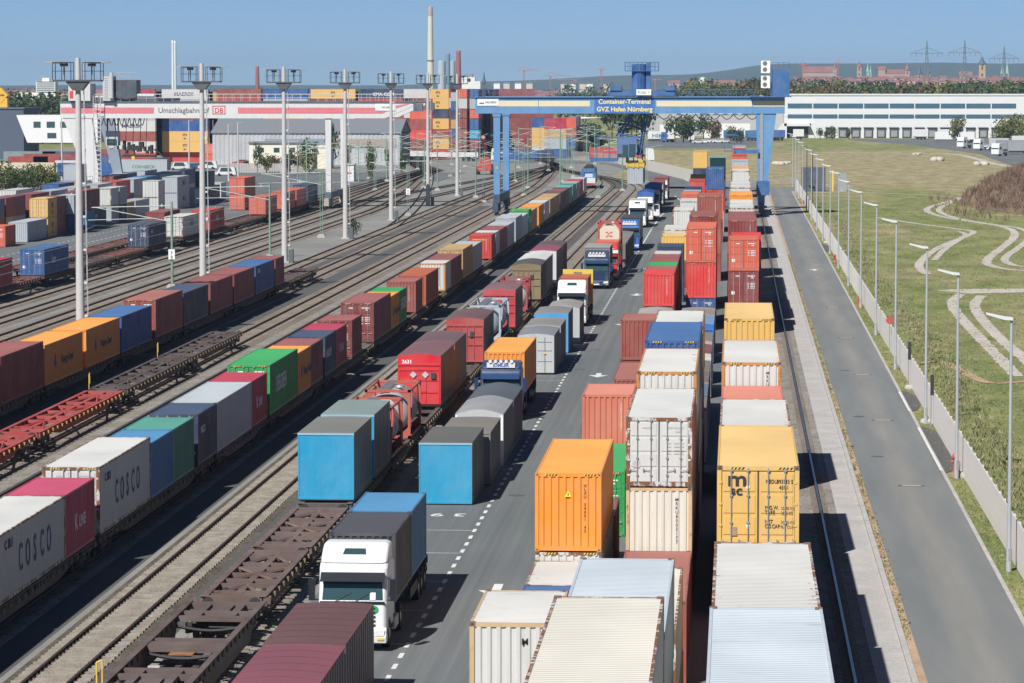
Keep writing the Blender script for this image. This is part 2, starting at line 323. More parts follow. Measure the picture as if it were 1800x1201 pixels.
def road_mat():
    m, N, L, P = newmat('access_road_asphalt')
    pos = N.new('ShaderNodeNewGeometry').outputs['Position']; sep = N.new('ShaderNodeSeparateXYZ'); L.new(pos, sep.inputs[0])
    n = noise(N, L, mapping(N, L, pos, (0.6, 0.05, 1)), 1.0, 6, 0.6); f = noise(N, L, pos, 22, 2, 0.7)
    c = mixc(N, L, ramp(N, L, n, 0.3, 0.7), (0.150, 0.164, 0.166, 1), (0.205, 0.210, 0.205, 1))
    # pale dust carried down the middle between the wheel tracks
    d = N.new('ShaderNodeMath'); d.operation = 'SUBTRACT'; d.inputs[1].default_value = 8.7; L.new(sep.outputs['X'], d.inputs[0])
    e = N.new('ShaderNodeMath'); e.operation = 'ABSOLUTE'; L.new(d.outputs[0], e.inputs[0])
    g = N.new('ShaderNodeMapRange'); L.new(e.outputs[0], g.inputs[0]); g.inputs[1].default_value = 0.0; g.inputs[2].default_value = 1.1; g.inputs[3].default_value = 0.55; g.inputs[4].default_value = 0.0
    h = N.new('ShaderNodeMath'); h.operation = 'MULTIPLY'; L.new(g.outputs[0], h.inputs[0]); L.new(n, h.inputs[1])
    c = mixc(N, L, h.outputs[0], c, (0.36, 0.32, 0.26, 1))
    c = mixc(N, L, 1.0, c, ramp(N, L, f, 0.3, 0.7, (0.78, 0.78, 0.78, 1), (1.15, 1.15, 1.15, 1)), 'MULTIPLY')
    L.new(c, P.inputs['Base Color']); P.inputs['Roughness'].default_value = 0.9; return m
ROADM = road_mat()
sheet('access_road', 6.55, 40, 10.75, 640, 0.004, ROADM)
struct('road_bend', MB().poly([(6.55, 640, 0.004), (10.75, 640, 0.004), (13.2, 650, 0.004), (20, 655, 0.004), (20, 668, 0.004), (-14, 668, 0.004), (-14, 655.5, 0.004), (6.55, 655.5, 0.004)]), ROADM, fix=False)
struct('verge_kerb', MB().box(10.75, 40, 0, 10.93, 640, 0.06), CONC)
for (a, b) in ((206, 220), (173, 197), (405, 425)):
    struct('passing_bay', MB().poly([(10.93, a, 0.066), (11.35, a + 1, 0.066), (11.75, a + 5, 0.066), (11.75, b - 4, 0.066), (11.3, b - 1, 0.066), (10.93, b, 0.066)]), ASPHD, fix=False)
mk = MB()
def line(x0, y0, x1, y1, w, z=0.012, mb=None):
    mb = mk if mb is None else mb
    d = Vector((x1 - x0, y1 - y0, 0)).normalized(); n = Vector((-d.y, d.x, 0)) * w / 2
    mb.poly([(x0 - n.x, y0 - n.y, z), (x1 - n.x, y1 - n.y, z), (x1 + n.x, y1 + n.y, z), (x0 + n.x, y0 + n.y, z)])
RP = ground_mat('worn_road_paint', (0.60, 0.60, 0.58, 1), (0.76, 0.76, 0.74, 1), 1.2, 9, speck=0.15)
for (a, b) in ((206, 219), (174, 196)): line(10.78, a, 10.78, b, 0.14, 0.072)
struct('bay_line_marking', mk, RP, fix=False)
mk = MB(); y = 100.0
while y < 345: line(-11.65, y, -11.65, y + 1.05, 0.17); y += 2.22
for a, b in ((352, 400), (404, 470)): line(-11.65, a, -11.65, b, 0.15)
pts = [(-11.65, 474), (-11.4, 520), (-10.4, 552), (-8.6, 570), (-10.3, 600), (-11, 612)]
for p, q in zip(pts, pts[1:]): line(*p, *q, 0.2)
pts = [(-7.2, 598), (-9.0, 622), (-9.2, 650), (-8.2, 668), (-9.4, 700), (-13.6, 760), (-19, 820)]
for p, q in zip(pts, pts[1:]): line(*p, *q, 0.25)
for yy in (118.5, 126.2, 133.8, 142.0, 149.4, 181.0, 188.6, 226.5, 203.5, 214.5, 262, 270, 288.6, 297): line(-14.6, yy, -11.75, yy, 0.09)
struct('lane_line_marking', mk, RP, fix=False)
def arrow(x, y, s=1.0, flip=1, mat=RP, z=0.012):
    a = MB(); w = 0.16
    for P in ([(-w, 0), (w, 0), (w, 1.5), (-w, 1.5)], [(-0.62, 0), (0, -1.5), (0.62, 0)]):
        a.poly([(x + p[0] * s, y + p[1] * s * flip, z) for p in P])
    o = struct('arrow_marking', a, mat, fix=False); return o
for yy in (131.5, 231, 281, 321, 367): arrow(-9.4, yy, 1.15)
arrow(8.7, 366, 1.0, -1); 
o = put('bay_number_marking', text_mesh('3 9', 1.5, 0.02, 0.9, 'CENTER', 0.001), [RP], None, (-13.3, 155.3, 0.010), (0, 0, math.pi)); tag(o, kind='structure')
# drains and worn gully slots across the access road
for yy in (167.5, 200.5, 232.5, 266.5, 303, 338, 374, 410, 447, 486, 526, 570, 610):
    d = MB(); d.box(8.25, yy, 0.004, 9.55, yy + 0.5, 0.016, 1); d.box(8.42, yy + 0.12, 0.016, 9.38, yy + 0.38, 0.022, 0)
    struct('road_drain', d, [CONC, ASPHD])
for (x, yy, r) in ((7.75, 181, .33), (7.55, 203, .33), (7.8, 236, .33), (-10.6, 162.4, .38), (-10.9, 235.5, .36), (-10.5, 253.4, .36)):
    struct('manhole_cover', MB().lathe((x, yy, 0.004), [(r, 0), (r, 0.012), (r * .86, 0.014), (r * .86, 0.01)], 20), ASPHD)
# asphalt aprons between the tracks, and a pale concrete edge
sheet('train_apron', -34.6, 40, -24.25, 560, 0.0, ASPHD)
sheet('track_edge_strip', -24.75, 40, -24.2, 560, 0.006, GRAV)
sheet('narrow_apron', -21.45, 40, -20.35, 560, 0.0, ASPHD)
sheet('siding_apron', -47.3, 60, -45.9, 560, 0.0, ASPHD)
sheet('siding_apron', -42.6, 60, -40.5, 560, 0.0, ASPHD)
sheet('far_loading_lane', -87.5, 300, -76.5, 690, 0.0, ASPH)
sheet('container_yard_ground', -140, 330, -87.5, 700, 0.0, ASPH)
mk = MB(); y = 330.0
while y < 560: line(-82.6, y, -82.6, y + 1.3, 0.2); line(-86.0, y + 1, -86.0, y + 2.2, 0.2); y += 3.0
struct('yard_line_marking', mk, RP, fix=False)
sheet('yard_road', -170, 700, -62, 775, 0.0, ASPH)
# ------------------------------------------------------------------ railway tracks
RAILM = plain('worn_rail', (0.075, 0.048, 0.036), 0.6, 0.3, 0.3)
RAILT = plain('polished_rail_head', (0.30, 0.29, 0.28), 0.3, 0.9)
SLEEP = ground_mat('old_sleeper', (0.27, 0.235, 0.19, 1), (0.40, 0.36, 0.305, 1), 1.3, 20, speck=0.25)
SLEEP2 = ground_mat('stained_sleeper', (0.20, 0.165, 0.13, 1), (0.31, 0.27, 0.225, 1), 0.6, 20, speck=0.25)
def rail_run(pts, side, mb=None):
    """swept rail along a centre line; pts = [(x, y)]"""
    mb = mb or MB(); prof = [(-0.07, 0.0), (-0.07, 0.03), (-0.018, 0.05), (-0.018, 0.12), (-0.045, 0.13), (-0.045, 0.165), (0.045, 0.165), (0.045, 0.13), (0.018, 0.12), (0.018, 0.05), (0.07, 0.03), (0.07, 0.0)]
    n = len(pts); base = len(mb.v); k = len(prof)
    for i, (x, y) in enumerate(pts):
        a = pts[max(0, i - 1)]; b = pts[min(n - 1, i + 1)]; d = Vector((b[0] - a[0], b[1] - a[1], 0)).normalized(); nn = Vector((d.y, -d.x, 0))
        for (u, z) in prof:
            o = side + u; mb.v.append((x + nn.x * o, y + nn.y * o, z + 0.05))
    for i in range(n - 1):
        for j in range(k - 1):
            mb.f.append((base + i * k + j, base + (i + 1) * k + j, base + (i + 1) * k + j + 1, base + i * k + j + 1)); mb.m.append(0)
    return mb
SLM = cached('sleeper', lambda: MB().box(-1.3, -0.13, 0.0, 1.3, 0.13, 0.085).box(-0.86, -0.08, 0.085, -0.62, 0.08, 0.115, 1).box(0.62, -0.08, 0.085, 0.86, 0.08, 0.115, 1), 2)
def bez(p0, p1, p2, p3, n=14):
    return [tuple(p0[k] * (1 - t) ** 3 + 3 * p1[k] * t * (1 - t) ** 2 + 3 * p2[k] * t * t * (1 - t) + p3[k] * t ** 3 for k in (0, 1)) for t in [i / n for i in range(n + 1)]]
def track(x, y0, y1, curve=None, bed=True, bedw=1.75, bedm=None, sleepers='stuff', sp=0.62, yo=None):
    pts = [(x, y0)] + [(x, y0 + (y1 - y0) * i / 8) for i in range(1, 9)]
    if curve: pts += curve[1:]
    root = bpy.data.objects.new('railway_track', None); C.objects.link(root); root['kind'] = 'structure'
    for s in (-0.7625, 0.7625): put('rail', rail_run(pts, s).mesh('rail', fix=False), [RAILM, RAILT], root)
    if bed:
        b = MB(); n = len(pts)
        for i in range(n - 1):
            q = []
            for (p, idx) in ((pts[i], i), (pts[i + 1], i + 1)):
                a = pts[max(0, idx - 1)]; c = pts[min(n - 1, idx + 1)]; d = Vector((c[0] - a[0], c[1] - a[1], 0)).normalized(); nn = Vector((d.y, -d.x, 0))
                q.append([(p[0] + nn.x * w, p[1] + nn.y * w, z) for w, z in ((-bedw, -0.002), (-bedw + 0.3, 0.035), (bedw - 0.3, 0.035), (bedw, -0.002))])
            for j in range(3): b.poly([q[0][j], q[0][j + 1], q[1][j + 1], q[1][j]])
        put('ballast_bed', b.mesh('ballast_bed', fix=False), [bedm or BALL], root)
    k = 0; yy = y0; rest = MB(); cut = yo if yo is not None else -1e9
    while yy < y1:
        if sleepers == 'single' and yy > cut and k < 300:
            put('sleeper', SLM, [SLEEP, RAILM], root, (x + random.uniform(-.02, .02), yy, 0.012 + random.uniform(0, .012)), (0, 0, random.uniform(-.006, .006))); k += 1
        else: rest.box(x - 1.25, yy - 0.12, 0.0, x + 1.25, yy + 0.12, 0.075)
        yy += sp
    if rest.v:
        o = put('sleepers', rest.mesh('sleepers', fix=False), [SLEEP2], root); o['kind'] = 'stuff'
    return root
J = (-45.0, 842.0)
def lead(x, y1, J=J, out=(-62, 960)):
    a = bez((x, y1), (x, y1 + 80), (J[0] + 2.5 + (x + 45) * 0.02, J[1] - 75), J, 16)
    return a + bez(J, (J[0] - 1.5, J[1] + 40), (out[0] + 4, out[1] - 40), out, 8)[1:] + [(-110, 1080)]
BALLN = ground_mat('brown_ballast', (0.085, 0.07, 0.055, 1), (0.16, 0.135, 0.105, 1), 0.5, 6.0, bump=1.0, bs=9, speck=0.42)
track(-22.85, 96, 652, lead(-22.85, 652), sleepers='single', bedw=1.7, bedm=BALLN)
track(-18.35, 80, 640, lead(-18.35, 640), bedw=1.6, bedm=BALLG)
track(-27.7, 96, 668, lead(-27.7, 668), bedw=1.6, bedm=BALLG)
track(-38.85, 140, 600, lead(-38.85, 600), bedw=1.9)
track(-44.2, 180, 570, lead(-44.2, 570), bedw=1.7)
track(-48.4, 180, 560, lead(-48.4, 560, (-47, 850)), bedw=1.5)
L2 = (-72.0, 790.0)
for (x, y1) in ((-57.8, 520), (-62.2, 500), (-66.4, 490), (-70.0, 470), (-74.4, 470)):
    track(x, 230, y1, bez((x, y1), (x, y1 + 90), (L2[0] + (x + 66) * .4, 700), (L2[0] + (x + 66) * .25, 790), 14) + [(-84 + (x + 66) * .1, 870), (-130, 960)], bedw=1.7)
for p in ([(-57.8, 560), (-53, 620), (-47.5, 720), (-45, 842)], [(-66.4, 560), (-58, 650), (-49, 760), (-45.5, 842)], [(-48.4, 470), (-52, 560), (-62, 680), (-72, 790)]):
    pp = bez(*p, 18); r = bpy.data.objects.new('railway_track', None); C.objects.link(r); r['kind'] = 'structure'
    for s in (-0.7625, 0.7625): put('rail', rail_run(pp, s).mesh('rail', fix=False), [RAILM, RAILT], r)
# crane rails
for x, a, b in ((4.1, 60, 655), (-35.7, 100, 640)):
    r = bpy.data.objects.new('crane_rail', None); C.objects.link(r); r['kind'] = 'structure'
    mbx = MB().box(x - .075, a, 0.0, x + .075, b, 0.06).box(x - .02, a, .06, x + .02, b, .15).box(x - .05, a, .15, x + .05, b, .19, 1)
    put('rail', mbx.mesh('crane_rail'), [RAILM, RAILT], r)
    put('rail_footing', MB().box(x - .35, a, -.02, x + .35, b, .02).mesh('rail_footing'), [BALL if x > 0 else SLEEP], r)
sheet('gravel_strip', -34.6 - 2.6, 100, -34.6, 640, 0.012 - 0.01, BALLG)
# ------------------------------------------------------------------ tracks across the meadow
def ribbon(mb, pts, w, z=0.01, jit=0.15):
    n = len(pts)
    out = []
    for i in range(n - 1):
        for t in range(6): 
            out.append((pts[i][0] + (pts[i + 1][0] - pts[i][0]) * t / 6, pts[i][1] + (pts[i + 1][1] - pts[i][1]) * t / 6))
    out.append(pts[-1]); n = len(out); L = []
    for i, p in enumerate(out):
        a = out[max(0, i - 1)]; c = out[min(n - 1, i + 1)]; d = Vector((c[0] - a[0], c[1] - a[1], 0)); d = d.normalized() if d.length > 0 else Vector((1, 0, 0)); nn = Vector((d.y, -d.x, 0))
        ww = w * (1 + random.uniform(-jit, jit)) / 2
        L.append(((p[0] - nn.x * ww, p[1] - nn.y * ww, z), (p[0] + nn.x * ww, p[1] + nn.y * ww, z)))
    for a, b in zip(L, L[1:]): mb.poly([a[0], a[1], b[1], b[0]])
def smooth(pts, k=2):
    for _ in range(k):
        q = [pts[0]]
        for a, b in zip(pts, pts[1:]): q += [(a[0] * .75 + b[0] * .25, a[1] * .75 + b[1] * .25), (a[0] * .25 + b[0] * .75, a[1] * .25 + b[1] * .75)]
        pts = q + [pts[-1]]
    return pts
# ------------------------------------------------------------------ containers
PAL = {  # key: (hex, colour word, roof fade)
 'mar': ('8a3630', 'maroon', .45), 'mar2': ('9c4a3c', 'brownish red', .42), 'red': ('cc382a', 'bright red', .3), 'ored': ('dd6040', 'orange-red', .3), 'salm': ('d9765a', 'faded salmon', .4),
 'ora': ('fb9c2c', 'orange', .35), 'orab': ('b8562c', 'rusty orange', .25), 'crim': ('b51f3c', 'crimson', .28), 'pink': ('c02b55', 'magenta red', .35), 'blue': ('1d5698', 'blue', .38), 'navy': ('1d3557', 'navy blue', .33),
 'dkgr': ('3b3c44', 'dark grey', .22), 'lblu': ('2f7fb5', 'light blue', .35), 'teal': ('2f8f7a', 'teal green', .40), 'mint': ('68b8a4', 'mint green', .35), 'grn': ('1fa24a', 'green', .28), 'wht': ('d9d9d4', 'white', .10),
 'whtr': ('dcdad4', 'rust-streaked white', .10), 'crm': ('e6e1d2', 'cream', .2), 'gry': ('b4bcc1', 'light grey', .25), 'gryb': ('cbd6de', 'pale blue-grey', .15), 'yel': ('eebd62', 'yellow', .45), 'tan': ('c79f62', 'tan', .30),
 'brn': ('6a4a36', 'brown', .25), 'scar': ('e23b33', 'scarlet', .15), 'grnd': ('3c8a55', 'grey-green', .3), 'cyan': ('0fa0cf', 'cyan blue', .2), 'olive': ('8c7a58', 'khaki brown', .2), 'purp': ('5a5470', 'dull purple', .3)}
def corr(mb, p0, u, v, n, L, H, pitch, dep, m=0, flat=0.33, slope=0.17):
    """trapezoid corrugation along u, extruded along v; n points outwards; starts and ends on the recessed face"""
    p0, u, v, n = Vector(p0), Vector(u), Vector(v), Vector(n); k = max(1, round(L / pitch)); pt = L / k; pts = [(0.0, -dep)]
    for i in range(k):
        a = i * pt
        pts += [(a + pt * slope, -dep), (a + pt * (slope + .16), 0), (a + pt * (slope + .16 + flat), 0), (a + pt * (slope + .32 + flat), -dep)]
    pts.append((L, -dep)); b = len(mb.v)
    for (a, d) in pts:
        q = p0 + u * a + n * d; mb.v.append(tuple(q)); mb.v.append(tuple(q + v * H))
    for i in range(len(pts) - 1): mb.f.append((b + 2 * i, b + 2 * i + 2, b + 2 * i + 3, b + 2 * i + 1)); mb.m.append(m)
    return mb
W2 = 1.219
def c_frame(L, H):
    m = MB(); t = 0.13
    for sx in (-1, 1):
        a, b = sorted((sx * W2, sx * (W2 - t)))
        for y0 in (0, L - t): m.box(a, y0, .12, b, y0 + t, H - .12)
        a2, b2 = sorted((sx * (W2 - .004), sx * (W2 - .07)))
        m.box(a2, t, H - .09, b2, L - t, H - .012); m.box(a2, t, .03, b2, L - t, .16)
    for y0 in (0.004, L - .10):
        m.box(-W2 + t, y0, H - .13, W2 - t, y0 + .096, H - .02); 
    for y0 in (0.004, L - .10):
        m.box(-W2 + t, y0, 0.03, W2 - t, y0 + .096, .19)
    m.box(-W2 + .07, .1, .12, W2 - .07, L - .1, .16)
    return m
def c_cast(L, H):
    m = MB()
    for sx in (-1, 1):
        for y0 in (0, L - .178):
            for z0 in (0, H - .118):
                a, b = sorted((sx * (W2 + .003), sx * (W2 - .162))); m.box(a, y0 - (.003 if y0 == 0 else -.003), z0, b, y0 + .178 + (.003 if y0 else 0), z0 + .118)
                m.cbox(sx * (W2 - .08), (y0 - .004) if y0 == 0 else L + .004, z0 + .06, .06, .006, .05, 1)
    return m
def c_side(L, H, pitch): return corr(MB(), (W2 - .008, .13, .16), (0, 1, 0), (0, 0, 1), (1, 0, 0), L - .26, H - .25, pitch, .036)
def c_end(H, pitch): return corr(MB(), (-W2 + .13, .004, .19), (1, 0, 0), (0, 0, 1), (0, -1, 0), 2 * W2 - .26, H - .32, pitch, .045)
def c_roof(L, H, pitch):
    m = MB(); corr(m, (-W2 + .07, .20, H - .022), (0, 1, 0), (1, 0, 0), (0, 0, 1), L - .40, 2 * W2 - .14, pitch, .02, flat=.42, slope=.13)
    m.box(-W2 + .165, .05, H - .05, W2 - .165, .21, H - .026); m.box(-W2 + .165, L - .21, H - .05, W2 - .165, L - .05, H - .026)
    return m
def c_door(H, rods=True):
    m = MB(); h0, h1 = .16, H - .16; w = W2 - .13; bands = 4; hh = h1 - h0
    m.box(.02, 0.02, h0, w, .05, h1)
    for k in range(bands):   # pressed panels stand proud with shadowed joints between
        m.box(.09, .0, h0 + hh * (k + .08) / bands, w - .06, .02, h0 + hh * (k + .90) / bands)
    m.box(0.0, .004, h0, .022, .03, h1, 1); m.box(w - .012, -.004, h0, w + .006, .03, h1, 1)
    for k in range(4): m.cbox(w + .03, -.012, h0 + hh * (k + .5) / 4, .09, .03, .07)
    return m
def c_rod(H):
    m = MB(); m.bar((0, -.045, .05), (0, -.045, H - .05), .017, 0, 6)
    for z in (.08, .45, H * .42, H * .7, H - .12): m.cbox(0, -.035, z, .09, .05, .05)
    return m
def c_handle(H): return MB().bar((0, -.06, .62), (.26, -.065, .66), .016, 0, 4).cbox(.27, -.05, .66, .05, .05, .11)
def c_marks(H, dark=0):
    m = MB(); r = random.Random(int(H * 100))
    y = -.0055
    for (x, z, w, h) in ((.30, H - .42, .20, .07), (.54, H - .42, .36, .07), (.62, H - .56, .2, .06), (-.62, H - .42, .3, .06)): m.box(x, y, z, x + w, y + .004, z + h)
    for k in range(4):
        z = H * .62 - k * .13
        if abs(((z - .16) % ((H - .32) / 4)) / ((H - .32) / 4) - .98) < .1: z -= .06
        m.box(.28, y, z, .44, y + .004, z + .05); m.box(.56, y, z, .92, y + .004, z + .05)
    m.box(-.95, y, .72, -.70, y + .004, .98)
    return m
def c_id(H):
    m = MB(); z = H - .45
    for k in range(11):
        if k not in (4, ): m.box(.66, -.004, z - k * .105, .73, .0, z - k * .105 + .07)
    return m
def c_haz():
    m = MB()
    for s in (-1, 1):
        for k in range(4):
            x = s * (.55 + k * .11); m.poly([(x, -.002, -.10), (x + .055, -.002, -.10), (x + .10, -.002, -.03), (x + .045, -.002, -.03)], 0)
            m.poly([(x + .055, -.002, -.10), (x + .11, -.002, -.10), (x + .155, -.002, -.03), (x + .10, -.002, -.03)], 1)
    return m
LEN = {10: 2.99, 20: 6.058, 40: 12.192, 45: 13.716, 30: 9.125}; HT = {'s': 2.591, 'h': 2.896}
def matset(col):
    h, w, f = PAL[col]; r = {'whtr': .75, 'crm': .5, 'tan': .35, 'orab': .5, 'mar2': .35, 'wht': .38, 'gryb': .45, 'yel': .4}.get(col, .22)
    lo = col in ('wht', 'whtr', 'crm', 'gryb')
    return paint(h, r * .8, .32, .5, .86), roofpaint(h, {'whtr': 1.1, 'wht': .55, 'crm': .35, 'gryb': .2}.get(col, .3 + r * .6), .86 if not lo else .80, f)
TXT = {}   # key: (string, size, colour material, x stretch, z fraction, y fraction of the side where it starts, bold)
def hapag(o, L, H):
    put('lettering', text_mesh('Hapag-Lloyd', .72, .006, 1.1), [INK], o, (W2 + .002, L * .42, H * .42), (HP, 0, HP))
    mk_ = cached('logo', lambda: MB().prism([(-.25, 0), (.25, 0), (.34, .3), (.12, .75), (-.12, .75), (-.34, .3)], -.004, .004, 'y'))
    put('logo', mk_, [plain('logo_blue', (.03, .08, .30), .6)], o, (W2 + .004, L * .27, H * .38), (0, 0, HP), (1, 1, 1.05))
def side_text(s, size, mat, xs=1, zf=.4, yf=.2, bold=.01):
    def f(o, L, H): put('lettering', text_mesh(s, size, bold, xs), [mat], o, (W2 + .002, L * yf, H * zf), (HP, 0, HP))
    return f
def kline(o, L, H):
    put('lettering', text_mesh('K', .95, .01), [WHITE], o, (W2 + .002, L * .30, H * .36), (HP, 0, HP))
    put('lettering', text_mesh('LINE', .66, .01), [WHITE], o, (W2 + .002, L * .45, H * .38), (HP, 0, HP))
def cosco(o, L, H):
    [put('lettering', text_mesh(ch, 1.45, .02, .72, 'CENTER'), [plain('cosco_blue', (.03, .06, .19), .6)], o, (W2 + .002, L * (.32 + .105 * i), H * .32), (HP, 0, HP)) for i, ch in enumerate('COSCO')]
    put('lettering', text_mesh('C 33.1', .5, .01), [INK], o, (W2 + .002, L * .10, H * .74), (HP, 0, HP))
def evergreen(o, L, H): put('lettering', text_mesh('EVERGREEN', 1.25, .02, .66), [WHITE], o, (W2 + .002, L * .22, H * .40), (HP, 0, HP))
def mscd(o, L, H):
    put('lettering', text_mesh('m', .62, .012, 1.25), [INKB], o, (-.92, -.008, H - .58), (HP, 0, 0))
    put('lettering', text_mesh('sc', .42, .008, 1.1), [INKB], o, (-.84, -.008, H - .86), (HP, 0, 0))
    for s, x, z in (('MEDU', .22, .50), ('893733 5', .55, .50), ('45G1', .62, .68), ('M.G.W.', .20, 1.28), ('TARE', .20, 1.42), ('NET', .20, 1.70), ('CU.CAP', .20, 1.84)):
        put('lettering', text_mesh(s, .16, .0, .8), [INKB], o, (x, -.0075, H - z), (HP, 0, 0))
    for s, x, z in (('32500 KG', .68, 1.28), ('3880 KG', .68, 1.42), ('28620 KG', .68, 1.70), ('76.4 CU.M', .66, 1.84)):
        put('lettering', text_mesh(s, .12, 0, .8), [plain('faded_lettering', (.30, .22, .10))], o, (x, -.0075, H - z), (HP, 0, 0))
    put('sticker', cached('sticker', lambda: MB().cbox(0, 0, 0, .2, .004, .26)), [plain('faded_sticker', (.35, .25, .16))], o, (-.72, -.0075, .95))
    put('sticker', cached('sticker2', lambda: MB().prism([(-.07, .1), (.07, .1), (0, -.06)], -.002, .002, 'y')), [WHITE], o, (-.30, -.0075, 1.05))
    put('sticker', cached('sticker3', lambda: MB().lathe((0, 0, 0), [(.06, -.002), (.06, .002)], 14, 0, 'y')), [WHITE], o, (-.30, -.0075, H - .62))
def vert_id(s, mat=INK, sz=.17, x=.66):
    def f(o, L, H):
        for i, ch in enumerate(s):
            if ch != ' ': put('lettering', text_mesh(ch, sz, .001, 1, 'CENTER'), [mat], o, (x, -.006, H - .50 - i * sz * .93), (HP, 0, 0))
    return f
def msc_side(o, L, H):
    put('lettering', text_mesh('m', 1.35, .02, 1.2, 'CENTER'), [INKB], o, (W2 + .002, L * .5, H * .50), (HP, 0, HP))
    put('lettering', text_mesh('sc', .85, .02, 1.1, 'CENTER'), [INKB], o, (W2 + .002, L * .5, H * .18), (HP, 0, HP))
TRI = cached('tri', lambda: MB().prism([(-.13, 0), (.13, 0), (0, .24)], -.004, .004, 'y').prism([(-.02, .05), (.02, .05), (.02, .13), (-.02, .13)], -.006, -.004, 'y', 1), 2)
def triangle(o, L, H): put('warning_sign', TRI, [plain('sign_yellow', (.85, .70, .05)), INKB], o, (0, -.012, H * .70))
MARKS = {
 'hapag': (hapag, 'dark blue lettering'), 'kline': (kline, 'white lettering'), 'cosco': (cosco, 'large dark blue lettering'), 'ever': (evergreen, 'big white lettering'),
 'mscd': (mscd, 'black logo on its doors'), 'mscs': (msc_side, 'black logo'), 'maersk': (side_text('MAERSK', 1.25, INK, 1.15, .33, .27, .03), 'dark lettering'),
 'whtt': (side_text('SINIC', .55, WHITE, 1, .72, .12), 'white lettering'), 'cmarc': (side_text('MARCOM', .75, WHITE, .8, .45, .12), 'white lettering'), 'suter': (side_text('Suter', 1.1, WHITE, .9, .42, .3), 'white script'),
 'suter2': (side_text('NUBK', 1.0, WHITE, .8, .40, .42), 'white lettering'), 'ncg': (side_text('NCG', 1.2, INK, 1, .45, .45), 'dark lettering'), 'dfdp': (side_text('DFDP', 1.0, WHITE, .8, .42, .3), 'white lettering'),
 'cma': (side_text('CMA CGM', 1.2, WHITE, 1.05, .30, .32, .02), 'white lettering'), 'kl2': (side_text('K LINE', 1.35, WHITE, 1.3, .36, .04, .02), 'white lettering'), 'grt': (side_text('CORNBECK', .9, plain('green_lettering', (.02, .22, .12)), 1, .3, .4), 'green lettering'),
 'mkc': (vert_id('MRKU8003177'), 'dark lettering'), 'orid': (lambda o, L, H: (vert_id('HLXU 24001 45', INKB, .15, .62)(o, L, H), triangle(o, L, H)), 'black numbers'), 'wid': (vert_id('TCKU2450881', WHITE, .13), 'white numbers'), 'hsud': (None, 'yellow lettering'),
 'mrow': (None, 'dark numbers'), 'mxm': (None, 'dark lettering'), 'text1': (side_text('MSCU', .5, WHITE, 1, .6, .15), 'white lettering')}
def k_post(col, mark): return col == 'crm' and mark == 'mkc' or mark == 'mxm'
